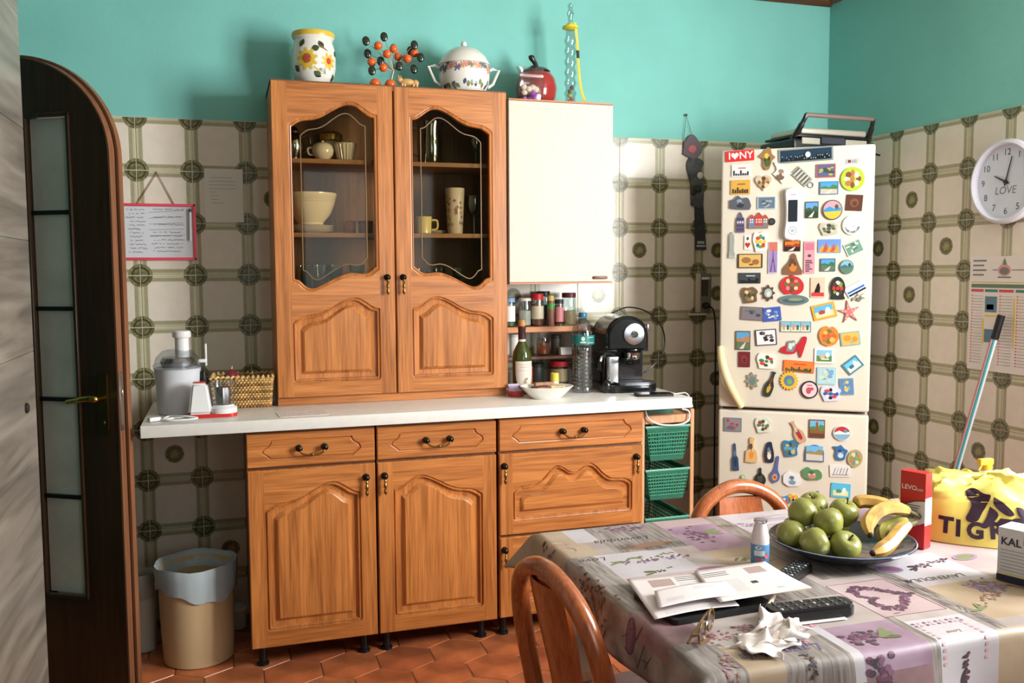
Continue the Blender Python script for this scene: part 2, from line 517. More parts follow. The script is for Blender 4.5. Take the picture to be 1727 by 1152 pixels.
o = b.build('bolt_cap', mat('dark_bolt', (34, 30, 28), 0.4), part_w); o['label'] = 'small dark round cap'

# arched door standing open
m_dark = wood('dark_door_wood', (34, 22, 13), (62, 41, 24), 'Z', 0.32)
m_lip = wood('door_edge_wood', (104, 64, 40), (138, 90, 60), 'Z', 0.45)
m_frost = mat('frosted_door_glass', (226, 222, 214), 0.5, noise=0.06, nscale=5, bump=0.25, bscale=220)
m_lead = mat('black_glazing_bar', (18, 16, 14), 0.35)
m_brass = mat('brass', (196, 156, 78), 0.22, 1.0)
m_dbrass = mat('dark_brass', (108, 88, 54), 0.35, 1.0)
DW = .78; DS = 1.78; DH = .33; DT = .05
DA = R(-32)
door = MB()
def arch_z(x, w0, w1, spring, h):
    c = (w0 + w1) / 2; a = (w1 - w0) / 2
    return spring + h * math.sqrt(max(0, 1 - ((x - c) / a) ** 2))
out = [(-DW, 0.012), (0, 0.012)]
out += [(-DW / 2 + DW / 2 * math.cos(PI * k / 32), DS + DH * math.sin(PI * k / 32)) for k in range(33)]
PX = [(-.305, -.145), (-.485, -.325), (-.665, -.505)]
PZ = [.335, .668, .995, 1.295, 1.608, 1.915]
# front skin with rectangular pane openings, made of boards round the panes
def ring_quad(mb, outer, holes, y):
    lists = [[Vector((x, z, 0)) for x, z in outer]] + [[Vector((x, z, 0)) for x, z in h] for h in holes]
    tri = tessellate_polygon(lists)
    pts = [(p.x, p.y) for l in lists for p in l]
    mb.add([Vector((x, y, z)) for x, z in pts], [tuple(t) for t in tri])
holes = [rrect(a, PZ[0], b, PZ[-1]) for a, b in PX]
ring_quad(door, out, holes, 0.0); ring_quad(door, out, holes, DT)
n = len(out)
door.add([(x, 0, z) for x, z in out] + [(x, DT, z) for x, z in out], [(i, (i + 1) % n, (i + 1) % n + n, i + n) for i in range(n)])
for h in holes:
    door.add([(x, 0, z) for x, z in h] + [(x, DT, z) for x, z in h], [(i, (i + 1) % 4, (i + 1) % 4 + 4, i + 4) for i in range(4)])
d1 = door.build('door_1', m_dark, loc=(-.035, -.60, 0), rot=(0, 0, DA), smooth=False)
struct(d1, 'dark wooden door with arched top and frosted panes standing open')
for a, b in PX:
    for k in range(5):
        p = MB(); p.box(a + .002, .016, PZ[k] + .004, b - .002, .022, PZ[k + 1] - .004); p.build('pane', m_frost, d1, smooth=False)
        if k: 
            q = MB(); q.box(a, .006, PZ[k] - .007, b, .034, PZ[k] + .007, .002, 1); q.build('glazing_bar', m_lead, d1)
    q = MB()
    for x0, x1 in ((a - .008, a + .004), (b - .004, b + .008)): q.box(x0, -.008, PZ[0] - .01, x1, .004, PZ[-1] + .01, .002, 1)
    q.box(a - .008, -.008, PZ[-1] - .004, b + .008, .004, PZ[-1] + .01, .002, 1); q.box(a - .008, -.008, PZ[0] - .01, b + .008, .004, PZ[0] + .004, .002, 1)
    q.build('pane_moulding', m_dark, d1)
# pale edge of the leaf: lip and rebate strip that follow the arch
for off, y0, y1, w in ((0.000, DT * .05, DT * .55, .004), (.010, DT * .62, DT * 1.0, .012)):
    q = MB(); pts = []
    base = [(0 + off, .012)] + [(-DW / 2 + (DW / 2 + off) * math.cos(PI * k / 40), DS + (DH + off) * math.sin(PI * k / 40)) for k in range(0, 21)]
    vs = []; fs = []
    for i, (x, z) in enumerate(base):
        t = Vector((1, 0)) if i == 0 else Vector((math.cos(PI * (i - 1) / 40), math.sin(PI * (i - 1) / 40)))
        for yy in (y0, y1):
            vs.append((x - t.x * .006, yy, z - t.y * .006)); vs.append((x + t.x * .004, yy, z + t.y * .004))
    for i in range(len(base) - 1):
        a = i * 4; b = a + 4
        fs += [(a + 1, b + 1, b + 3, a + 3), (a, b, b + 1, a + 1), (a + 2, a + 3, b + 3, b + 2), (a, a + 2, b + 2, b)]
    fs += [(0, 1, 3, 2)]
    q.add(vs, fs); q.build('edge_strip', m_lip, d1, smooth=False)
q = MB(); q.box(.004, .006, .90, .0062, .022, 1.09, .001, 1); q.build('latch_plate', mat('steel_plate', (150, 148, 142), .35, 1.0), d1)
q = MB(); q.box(.004, .010, 1.012, .012, .018, 1.035, .002, 1); q.build('latch_bolt', mat('pale_steel', (214, 212, 204), .3, 1.0), d1)
q = MB(); q.prism(rrect(-.070, .885, -.034, 1.085, .006), -.006, 0); hp = q.build('handle_plate', m_dbrass, d1)
q = MB(); q.tube([(-.048, -.004, 1.008), (-.048, -.045, 1.008)], .009, 10)
q.tube(bez([(-.048, -.045, 1.008), (-.07, -.052, 1.010), (-.11, -.052, 1.004), (-.152, -.048, .996)], 5), [.011] * 5 + [.010] * 5 + [.008] * 6, 10)
q.ball((-.048, -.046, 1.008), .012); q.build('door_lever', m_brass, d1)
q = MB(); q.ball((-.048, -.008, .925), .006, .004, .010); q.build('keyhole_rose', m_lead, d1)

# ================================================================== CABINETS
m_oak = wood('honey_oak', (148, 84, 36), (202, 128, 66), 'Z', 0.36)
m_oakx = wood('honey_oak_across', (148, 84, 36), (202, 128, 66), 'X', 0.36)
m_carc = wood('cabinet_carcass', (92, 54, 30), (120, 74, 42), 'Z', 0.5)
m_inside = wood('cabinet_inside', (108, 68, 36), (142, 94, 52), 'Z', 0.6)
m_gap = mat('dark_gap', (24, 16, 12), 0.7)
m_antq = mat('antique_bronze', (52, 44, 34), 0.32, 0.9)
m_gold = mat('worn_brass', (150, 120, 74), 0.3, 1.0)
m_cabglass = glass_mat('cabinet_glass', (238, 234, 222), 0.03, 0.012)
m_lead2 = mat('brass_inlay', (128, 104, 76), 0.4, 0.3)

TOP = [(0, 0), (.03, .008), (.07, .016), (.12, .023), (.2, .027), (.28, .031), (.38, .043), (.5, .065), (.6, .081), (.68, .088), (.76, .085), (.84, .070), (.90, .056), (.95, .048), (1, .045)]
BOT = [(0, 0), (.06, -.006), (.12, -.024), (.18, -.034), (.25, -.033), (.36, -.018), (.5, .004), (.62, .018), (.72, .022), (.82, .018), (.9, .022), (.95, .034), (1, .046)]
WAVE = [(0, 0), (.03, .012), (.07, .019), (.13, .021), (.19, .026), (.25, .046), (.31, .076), (.36, .088), (.41, .080), (.46, .064), (.5, .060)]
WAVE = WAVE + [(1 - s, h) for s, h in reversed(WAVE[:-1])]
def smooth_pts(P, n=3):
    return [(p.x, p.y) for p in bez(P, n)]
def outline(x0, x1, z0, z1, prof, mirror=False, bot=None, rc=.012):
    """counter-clockwise panel outline: flat or shaped bottom, shaped top. prof starts at the outer side (x0 unless mirrored)"""
    w = x1 - x0
    tp = smooth_pts(prof)
    if mirror: tp = [(1 - s, h) for s, h in reversed(tp)]
    top = [(x0 + s * w, z1 + h) for s, h in tp]
    if bot:
        bp = smooth_pts(bot)
        if mirror: bp = [(1 - s, h) for s, h in reversed(bp)]
        lo = [(x0 + s * w, z0 + h) for s, h in bp]
    else:
        lo = [(x0 + rc - rc * math.cos(a), z0 + rc - rc * math.sin(a)) for a in (0, R(30), R(60), R(90))]
        lo += [(x1 - rc + rc * math.sin(a), z0 + rc - rc * math.cos(a)) for a in (0, R(30), R(60), R(90))]
    return lo + list(reversed(top))
def outline_f(x0, x1, z0, z1, prof, mirror=False, bot=None):
    return lambda d: outline(x0 + d, x1 - d, z0 + d, z1 - d * .95, prof, mirror, bot, max(.012 - d, .002))
def rings(mb, poly, steps, fill=True):
    """nested loops inset from poly; steps = (inset, depth); depth grows into the door (+y)"""
    prev = None; n = len(poly(0)) if callable(poly) else len(poly)
    for d, y in steps:
        lp = poly(d) if callable(poly) else (inset(poly, d) if d else poly)
        vs = [Vector((x, y, z)) for x, z in lp]
        o = len(mb.v); mb.v += [tuple(v) for v in vs]
        if prev is not None:
            for i in range(n):
                j = (i + 1) % n
                mb.f.append((prev + i, prev + j, o + j, o + i)); mb.mi.append(mb.cur)
        prev = o; last = lp
    if fill:
        tri = tessellate_polygon([[Vector((x, z, 0)) for x, z in last]])
        base_ = len(mb.v); mb.v += [mb.v[prev + i] for i in range(n)]   # own vertices keep the field flat
        for t in tri: mb.f.append(tuple(base_ + i for i in t)); mb.mi.append(mb.cur)
def slab_with_hole(mb, x0, x1, z0, z1, t, holes, bev=.003):
    """door slab, front at y=0 and back at y=t, openings cut through the front skin"""
    r0 = rrect(x0 + bev, z0 + bev, x1 - bev, z1 - bev); r1 = rrect(x0, z0, x1, z1)
    lists = [[Vector((x, z, 0)) for x, z in r0]] + [[Vector((x, z, 0)) for x, z in h] for h in holes]
    tri = tessellate_polygon(lists)
    pts = [(p.x, p.y) for l in lists for p in l]
    mb.add([Vector((x, 0, z)) for x, z in pts], [tuple(q) for q in tri])
    mb.add([Vector((x, 0, z)) for x, z in r0] + [Vector((x, bev, z)) for x, z in r1] + [Vector((x, t, z)) for x, z in r1],
           [(i, (i + 1) % 4, (i + 1) % 4 + 4, i + 4) for i in range(4)] + [(i + 4, (i + 1) % 4 + 4, (i + 1) % 4 + 8, i + 8) for i in range(4)])
    if len(holes) == 0 or t < .5:
        pass
def framed_slab(mb, x0, x1, z0, z1, t, holes, xa, xb, bev=.003):
    """framed door: two upright stiles (slot 0) and rails between them (slot 1) round shaped openings, listed top down;
    holes = (outline, number of points in its lower edge), all spanning xa..xb"""
    r0 = rrect(x0 + bev, z0 + bev, x1 - bev, z1 - bev); r1 = rrect(x0, z0, x1, z1)
    def face(poly, mi):
        tri = tessellate_polygon([[Vector((x, z, 0)) for x, z in poly]])
        mb.add([Vector((x, 0, z)) for x, z in poly], [tuple(q) for q in tri], mi)
    face([(x0 + bev, z0 + bev), (xa, z0 + bev), (xa, z1 - bev), (x0 + bev, z1 - bev)], 0)
    face([(xb, z0 + bev), (x1 - bev, z0 + bev), (x1 - bev, z1 - bev), (xb, z1 - bev)], 0)
    upper = [(xb, z1 - bev), (xa, z1 - bev)]                      # right to left
    for poly, nlo in holes:
        top = list(reversed(poly[nlo:]))                         # left to right
        face(top + upper, 1)
        upper = list(reversed(poly[:nlo]))                       # lower edge, right to left
    face([(xa, z0 + bev), (xb, z0 + bev)] + upper, 1)
    mb.add([Vector((x, 0, z)) for x, z in r0] + [Vector((x, bev, z)) for x, z in r1] + [Vector((x, t, z)) for x, z in r1],
           [(i, (i + 1) % 4, (i + 1) % 4 + 4, i + 4) for i in range(4)] + [(i + 4, (i + 1) % 4 + 4, (i + 1) % 4 + 8, i + 8) for i in range(4)], 0)
def drop_pull(parent, x, z, y=-.0005):
    h = MB()
    h.lathe([(0, 0), (.0125, 0), (.0125, .003), (.009, .006), (.006, .010), (.010, .015), (.0105, .020), (.006, .025), (0, .026)], M=Matrix.Translation((x, y, z)) @ Matrix.Rotation(PI / 2, 4, 'X'), seg=14, mi=0)
    h.lathe([(0, .004), (.0035, 0), (.003, -.008), (.0055, -.013), (.003, -.018), (.0062, -.026), (.0066, -.032), (.0035, -.040), (.006, -.047), (.0065, -.053), (.003, -.060), (0, -.063)], c=(x, y - .019, z - .004), seg=12, mi=1)
    o = h.build('drop_handle', [m_antq, m_gold], parent); return o
def bail_pull(parent, x, z, w=.088, y=-.0005):
    h = MB()
    for s in (-1, 1):
        h.lathe([(0, 0), (.0115, 0), (.0115, .003), (.007, .006), (.006, .012), (.011, .017), (.011, .022), (.006, .027), (0, .028)], M=Matrix.Translation((x + s * w / 2, y, z)) @ Matrix.Rotation(PI / 2, 4, 'X'), seg=14, mi=0)
    pts = bez([(x - w / 2, y - .02, z), (x - w * .42, y - .024, z - .014), (x - w * .22, y - .026, z - .022), (x, y - .027, z - .021), (x + w * .22, y - .026, z - .022), (x + w * .42, y - .024, z - .014), (x + w / 2, y - .02, z)], 5)
    h.tube(pts, .0036, 8, mi=1); h.ball((x, y - .027, z - .021), .0062, .006, .006, mi=1)
    return h.build('bail_handle', [m_antq, m_gold], parent)
FR_STEPS = [(0, 0), (.0020, .0060), (.0050, .0070), (.0080, .0015), (.0110, .0020), (.0140, .0130)]
PAN_STEPS = [(.0140, .0130), (.028, .0145), (.031, .0145), (.042, .0020), (.044, .0008)]
def panel_door(parent, x0, x1, z0, z1, y, poly, name='door', t=.020, m=None):
    p0 = poly(0); xs = [q[0] for q in p0]
    d = MB(); framed_slab(d, x0, x1, z0, z1, t, [(p0, 8)], min(xs), max(xs)); rings(d, poly, FR_STEPS, False)
    o = d.build(name, [m_oak, m_oakx], parent, loc=(0, y, 0), angle=30)
    p = MB(); rings(p, poly, PAN_STEPS, True)
    p.build('raised_panel', m or m_oak, o, angle=25)
    return o
def drawer_front(parent, x0, x1, z0, z1, y):
    w = x1 - x0; zc = (z0 + z1) / 2
    a = x0 + .048; b = x1 - .048; h = .036
    L_ = [(a + .030, zc - h), (a + .018, zc - h + .012), (a + .004, zc - .014), (a, zc - .006), (a + .006, zc + .008), (a + .024, zc + .020), (a + .032, zc + h)]
    poly = [(q.x, q.y) for q in bez(L_, 3)]
    poly = poly + [(a + b - x, z) for x, z in reversed(poly)]
    poly = list(reversed(poly))            # make it counter-clockwise
    area = sum(poly[i][0] * poly[(i + 1) % len(poly)][1] - poly[(i + 1) % len(poly)][0] * poly[i][1] for i in range(len(poly)))
    if area < 0: poly.reverse()
    d = MB(); slab_with_hole(d, x0, x1, z0, z1, .020, [poly]); rings(d, poly, [(0, 0), (.0022, .0045), (.0050, .0055), (.0078, .0015)], False)
    o = d.build('drawer_front', m_oakx, parent, loc=(0, y, 0), angle=30)
    p = MB(); rings(p, poly, [(.0078, .0015), (.009, .0008)], True); p.build('drawer_panel', m_oakx, o)
    bail_pull(o, (x0 + x1) / 2, zc + .004)
    return o
def carcass(parent, x0, x1, y0, y1, z0, z1, name='carcass', m=None):
    c = MB(); c.box(x0, y0, z0, x1, y1, z1, .001, 1); return c.build(name, m or m_carc, parent, smooth=False)

YD = -.56      # face of the base doors
LEGM = mat('black_plastic_leg', (20, 20, 22), 0.4)
def base_unit(x0, x1, label):
    t = thing('base_cabinet', label, 'cabinet', ((x0 + x1) / 2, -.30, 0), group='base cabinets under the white worktop')
    off = MB()
    return t
def rel(o, t):   # children are built in room coordinates, the thing sits at its base
    o.location = Vector(o.location) - Vector(t.location)
def leg(parent, x, y):
    l = MB(); l.lathe([(.022, 0), (.022, .008), (.014, .014), (.014, .075), (.024, .082), (.024, .1)], c=(x, y, 0), seg=12); rel(l.build('leg', LEGM, parent), parent)

base_specs = [
    (.360, .804, 'oak base cabinet with one tall door, below the chopper and nearest the bin', 0),
    (.808, 1.256, 'oak base cabinet with one tall door, in the middle of the three', 1),
]
for x0, x1, lab, mir in base_specs:
    t = thing('base_cabinet', lab, 'cabinet', ((x0 + x1) / 2, -.30, 0), group='base cabinets under the white worktop')
    o = carcass(t, x0 + .001, x1 - .001, YD + .021, -.02, .1, WT - .042); rel(o, t)
    o = drawer_front(t, x0 + .001, x1 - .003, .738, .855, YD); rel(o, t)
    if not mir:
        poly = outline_f(x0 + .056, x1 - .056, .155, .585, TOP); hx_ = x1 - .036
    else:
        poly = outline_f(x0 + .056, x1 - .056, .155, .585, TOP, True); hx_ = x0 + .026
    d = panel_door(t, x0 + .001, x1 - .003, .098, .728, YD, poly); rel(d, t)
    drop_pull(d, hx_, .680)
    for lx in (x0 + .04, x1 - .04):
        for ly in (-.46, -.08): leg(t, lx, ly)
x0, x1 = 1.264, 1.853
t = thing('base_cabinet', 'wide oak base cabinet with two low flap doors, beside the green baskets', 'cabinet', ((x0 + x1) / 2, -.30, 0), group='base cabinets under the white worktop')
o = carcass(t, x0 + .001, x1 - .001, YD + .021, -.02, .1, WT - .042); rel(o, t)
o = drawer_front(t, x0 + .001, x1 - .001, .738, .858, YD); rel(o, t)
for z0, z1, hs in ((.418, .728, (x0 + .019, x1 - .030)), (.100, .408, (x0 + .019,))):
    poly = outline_f(x0 + .053, x1 - .045, z0 + .05, z0 + .165, WAVE)
    d = panel_door(t, x0 + .001, x1 - .001, z0, z1, YD, poly, m=m_oakx); rel(d, t)
    for hx_ in hs: drop_pull(d, hx_, z1 - .045)
for lx in (x0 + .04, x1 - .04):
    for ly in (-.46, -.08): leg(t, lx, ly)

# worktop
m_wt = mat('white_laminate', (226, 222, 216), 0.30, noise=0.015, nscale=30)
mb = MB(); mb.box(.030, -.600, WT - .041, 2.046, .0, WT, .003, 2)
wt = tag(mb.build('worktop', m_wt), 'long white laminate worktop across the base cabinets', 'worktop')

# ---------------------------------------------------------------- glazed hutch
HX0, HX1, HY, HZ0, HZ1 = .483, 1.375, -.32, .944, 2.103
HUT = (.929, -.16, WT)
hut = thing('glazed_cabinet', 'tall oak cabinet with two glazed arched doors standing on the worktop', 'cabinet', HUT)
def hpart(mb, name, m, smooth=False):
    o = mb.build(name, m, hut, smooth=smooth); o.location = -Vector(HUT); return o
c = MB(); c.box(HX0, HY + .022, WT + .0005, HX1, -.001, HZ0 - .002, .002, 1); hpart(c, 'plinth', m_oakx)
for xa in (HX0, HX1 - .018):
    c = MB(); c.box(xa, HY + .022, HZ0, xa + .018, -.001, HZ1, .001, 1); hpart(c, 'side_panel', m_oak)
c = MB(); c.box(HX0, HY + .002, HZ1 - .018, HX1, -.001, HZ1 + .003, .001, 1); hpart(c, 'top_board', m_carc)
c = MB(); c.box(HX0 + .018, HY + .022, HZ0, HX1 - .018, -.001, HZ0 + .018); hpart(c, 'bottom_board', m_inside)
c = MB(); c.box(HX0 + .018, -.012, HZ0 + .018, HX1 - .018, -.001, HZ1 - .018); hpart(c, 'back_board', m_inside)
m_shelf = wood('inner_shelf', (128, 84, 46), (160, 108, 62), 'X', 0.45)
SH = [1.332, 1.557, 1.831]
for z in SH:
    c = MB(); c.box(HX0 + .0185, HY + .045, z - .017, HX1 - .0185, -.0125, z, .001, 1); hpart(c, 'shelf', m_shelf)
c = MB(); c.box(.922, HY + .023, HZ0 + .018, .936, HY + .040, HZ1 - .018); hpart(c, 'centre_post', m_carc)
for k, (x0, x1) in enumerate(((HX0, .9265), (.9315, HX1))):
    mir = k == 1
    gl = outline_f(x0 + .058, x1 - .058, 1.371, 1.950, TOP, mir, BOT)
    pn = outline_f(x0 + .058, x1 - .058, .998, 1.226, TOP, mir)
    d = MB(); framed_slab(d, x0, x1, HZ0, HZ1, .020, [(gl(0), len(smooth_pts(BOT))), (pn(0), 8)], x0 + .058, x1 - .058)
    rings(d, gl, [(0, 0), (.0025, .0035), (.0055, .0045), (.0085, .001), (.012, .003), (.0135, .012), (.0135, .020)], False)
    rings(d, pn, FR_STEPS, False)
    o = d.build('door', [m_oak, m_oakx], hut, angle=30); o.location = Vector((0, HY, 0)) - Vector(HUT)
    p = MB(); rings(p, pn, PAN_STEPS, True); p.build('raised_panel', m_oak, o, angle=25)
    p = MB(); g2 = gl(.010)
    p.prism(g2, .012, .015); p.build('pane', m_cabglass, o, smooth=False)
    p = MB(); g3 = gl(.045)
    p.tube([(x, .0105, z) for x, z in g3], .0024, 6, closed=True); p.build('inlay_strip', m_lead2, o)
    drop_pull(o, x1 - .030 if k == 0 else x0 + .026, 1.388)

# ---------------------------------------------------------------- cream wall cabinet
m_cream = mat('cream_laminate', (204, 194, 180), 0.5, noise=0.012, nscale=40)
m_edge = mat('orange_edge_strip', (190, 116, 70), 0.45)
WCB = (1.602, -.16, 1.355)
wc = thing('wall_cabinet', 'cream laminate wall cabinet with a small brown handle', 'cabinet', WCB)
def wpart(mb, name, m, parent=None, smooth=False):
    o = mb.build(name, m, parent or wc, smooth=smooth)
    if parent is None: o.location = -Vector(WCB)
    return o
c = MB(); c.box(1.3800, -.310, 1.357, 1.8225, -.001, 2.081, .001, 1); wpart(c, 'carcass', m_cream)
c = MB(); c.box(1.3805, -.331, 1.364, 1.8225, -.311, 2.073, .002, 1); wd = wpart(c, 'door', m_cream)
for nm, z0, z1 in (('edge_strip', 1.357, 1.363), ('edge_strip', 2.074, 2.080)):
    c = MB(); c.box(1.3805, -.3315, z0, 1.8225, -.311, z1); wpart(c, nm, m_edge, wd)
c = MB(); c.box(1.736, -.343, 1.375, 1.796, -.331, 1.387, .004, 2); wpart(c, 'handle', mat('brown_pull', (112, 62, 38), .4), wd, True)

# ================================================================== THINGS ON TOP OF THE CABINETS
m_cer = mat('white_ceramic', (226, 222, 214), 0.18, coat=0.4)
m_cream2 = mat('cream_ceramic', (222, 204, 172), 0.2, coat=0.3)
HT = HZ1 + .0035
def decal_on_lathe(mb, prof_r, items, mi_of):
    """items: (angle, z, poly in metres (dx,dz), mi) painted just above a turned surface"""
    for ang, z, poly, mi in items:
        tri = tessellate_polygon([[Vector((x, y_, 0)) for x, y_ in poly]])
        bmx = bmesh.new(); bvs = [bmx.verts.new((x, y_, 0)) for x, y_ in poly]
        for q in tri:
            try: bmx.faces.new([bvs[i] for i in q])
            except ValueError: pass
        if max(abs(x) for x, _ in poly) > .008: bmesh.ops.subdivide_edges(bmx, edges=bmx.edges, cuts=3, use_grid_fill=True)
        for v in bmx.verts:
            r = prof_r(z + v.co.y) + .0007; a = ang + v.co.x / max(r, .01)
            v.co = Vector((r * math.cos(a), r * math.sin(a), z + v.co.y))
        mb.bm(bmx, mi)
def interp(prof):
    def f(z):
        for (r0, z0), (r1, z1) in zip(prof[:-1], prof[1:]):
            if z0 <= z <= z1 and z1 > z0: return r0 + (r1 - r0) * (z - z0) / (z1 - z0)
        return prof[-1][0]
    return f
def flower(n, r0, r1, k=4):
    return [((r1 if i % k in (1, 2) else r0) * math.cos(2 * PI * i / (n * k)), (r1 if i % k in (1, 2) else r0) * math.sin(2 * PI * i / (n * k))) for i in range(n * k)]
def leafp(l, w, a):
    pts = [(l * t, w * math.sin(PI * t)) for t in (0, .25, .5, .75, 1)] + [(l * t, -w * math.sin(PI * t)) for t in (.75, .5, .25)]
    c, s = math.cos(a), math.sin(a)
    return [(x * c - y * s, x * s + y * c) for x, y in pts]
FRONT = -PI / 2

# painted jar
t = thing('ceramic_jar', 'white ceramic jar painted with yellow sunflowers and a yellow rim', 'jar', (.655, -.17, HT))
prof = [(.060, 0), (.066, .004), (.066, .014), (.060, .018), (.074, .035), (.082, .075), (.083, .110), (.080, .145), (.072, .168), (.071, .176), (.078, .186), (.080, .196), (.078, .204), (.070, .204), (.068, .190), (.070, .150), (0, .02)]
b = MB(); b.lathe(prof, seg=32); b.build('jar_body', m_cer, t)
m_yel = mat('painted_yellow', (214, 178, 62), .3); m_brn = mat('painted_brown', (142, 92, 62), .3); m_red = mat('painted_red', (196, 58, 44), .3); m_grn = mat('painted_green', (58, 70, 42), .3)
b = MB(); pr = interp(prof[3:9])
its = [(FRONT - .42, .095, flower(9, .030, .042), 0), (FRONT - .42, .097, ell(0, 0, .018, .018), 1), (FRONT - .42, .0972, ell(0, 0, .010, .010), 2), (FRONT + .62, .090, flower(8, .022, .032), 0), (FRONT + .62, .092, ell(0, 0, .011, .012), 2)]
for a, z, an in ((-.75, .14, 1.2), (-.2, .13, .3), (.35, .135, 2.0), (1.05, .12, .5), (.5, .045, 2.6), (-.85, .05, 2.2), (-.1, .05, -.6), (1.0, .05, -1.2)):
    its.append((FRONT + a, z, leafp(.032, .012, an), 3))
its.append((FRONT - .15, .07, leafp(.05, .003, -.6), 0)); its.append((FRONT + .1, .15, leafp(.05, .003, -.5), 1))
decal_on_lathe(b, pr, its, None); b.build('painted_flowers', [m_yel, m_brn, m_red, m_grn], t, fixn=False)
b = MB(); b.lathe([(.0785, .186), (.0808, .196), (.0785, .2045), (.0760, .205)], seg=32, close=False, mi=0); 
b.build('painted_rim', m_yel, t); b = MB(); b.lathe([(.0665, .004), (.0668, .010), (.0665, .014)], seg=32, close=False); b.build('painted_foot', m_yel, t)

# bead tree on a dark base with a small ox figure
t = thing('bead_tree', 'ornamental wire tree with orange beads and dark glass leaves', 'ornament', (.955, -.17, HT))
b = MB(); b.box(-.055, -.035, 0, .105, .035, .010, .004, 2); b.build('base', mat('black_lacquer', (22, 18, 18), .15), t)
m_wire = mat('tree_wire', (150, 136, 116), .4, .6); m_bead = mat('orange_bead', (226, 98, 38), .12, coat=.5); m_leafg = mat('dark_glass_leaf', (30, 36, 26), .1, coat=.5)
tr_ = MB(); root = Vector((-.01, 0, .01))
hub = Vector((.005, 0, .085))
tr_.tube(bez([root, Vector((-.004, .002, .05)), hub], 5), [.006 - .0003 * i for i in range(11)], 8)
PXM = .00235
def tp(u, v, dy=0):   # picture-like offsets about the tree foot, metres
    return Vector(((u - 660) * PXM, dy, (138 - v) * PXM + .004))
beads = [(636, 66), (664, 66), (650, 79), (672, 78), (685, 83), (626, 91), (643, 102), (699, 71)]
leaves = [(648, 48), (616, 60), (621, 76), (641, 89), (625, 107), (671, 96), (698, 97), (693, 67), (707, 80), (665, 64), (697, 60), (628, 90)]
for i, (u, v) in enumerate(beads):
    p = tp(u, v, (-.02, .015, -.025, .02, -.01, .0, -.03, .01)[i]); tr_.tube(bez([hub, hub.lerp(p, .5) + Vector((0, 0, .012)), p], 4), .0014, 5)
    m = MB(); m.ball(p, .0170, .0165, .0165); m.build('bead', m_bead, t)
for i, (u, v) in enumerate(leaves):
    p = tp(u, v, (.01, -.02, .02, .0, -.02, -.01, .015, .02, -.015, .03, -.01, .02)[i]); tr_.tube(bez([hub, hub.lerp(p, .5) + Vector((0, 0, .010)), p], 4), .0011, 5)
    m = MB(); m.ball(p, .015, .005, .0185); m.build('leaf', m_leafg, t)
tr_.build('wire_trunk', m_wire, t)
for u, v in ((630, 128), (655, 128)):
    m = MB(); m.ball(((u - 660) * PXM * 1.0, -.02, .029), .022, .021, .019); m.build('bead', m_bead, t)
ox = MB(); om = mat('tan_figure', (206, 160, 96), .4)
ox.ball((.058, -.01, .042), .030, .014, .015); ox.ball((.028, -.01, .050), .013, .010, .011); ox.ball((.090, -.01, .040), .014, .011, .014)
for x in (.036, .046, .080, .094): ox.tube([(x, -.016, .036), (x, -.016, .010)], [.006, .004], 7)
ox.tube([(.024, -.014, .058), (.020, -.020, .068)], [.003, .001], 6); ox.tube([(.030, -.006, .058), (.034, -.002, .069)], [.003, .001], 6)
ox.build('ox_figure', om, t)

# tureen
t = thing('soup_tureen', 'white porcelain tureen with flower band, domed lid and angular handles', 'tureen', (1.245, -.17, HT))
prof = [(.070, 0), (.074, .004), (.082, .012), (.096, .035), (.102, .070), (.103, .105), (.101, .120)]
b = MB(); b.lathe(prof + [(.094, .120), (.092, .08), (0, .02)], seg=36); b.build('bowl', m_cer, t)
lidp = [(.104, .121), (.103, .126), (.090, .152), (.068, .175), (.040, .190), (.014, .196)]
b = MB(); b.lathe(lidp + [(.010, .200), (.012, .208), (.008, .215), (0, .217)], seg=36); b.build('lid', m_cer, t)
for s in (-1, 1):
    b = MB(); b.tube([(s * .098, 0, .105), (s * .120, 0, .116), (s * .146, 0, .112), (s * .120, 0, .055), (s * .098, 0, .040)], .006, 8); b.build('handle', m_cer, t)
cols = [mat('print_violet', (106, 96, 132), .3), mat('print_green', (116, 128, 84), .3), mat('print_orange', (214, 152, 92), .3), mat('print_pink', (212, 138, 128), .3), mat('print_blue', (74, 78, 116), .3)]
rng = random.Random(3); its = []; pr = interp(prof)
for k in range(30):
    a = FRONT - 1.4 + 2.8 * k / 29
    mi = 4 if k < 6 else rng.choice((0, 1, 2, 3))
    its.append((a, .105 + rng.uniform(-.012, .010), flower(5, .006, rng.uniform(.010, .016)), mi))
for k in range(16):
    a = FRONT - 1.3 + 2.6 * k / 15
    its.append((a, .020 + rng.uniform(-.006, .014), leafp(.024, .007, rng.uniform(.6, 2.4)), 1 if k % 3 else 4))
b = MB(); decal_on_lathe(b, pr, its, None); b.build('flower_print', cols, t, fixn=False)['kind'] = 'stuff'

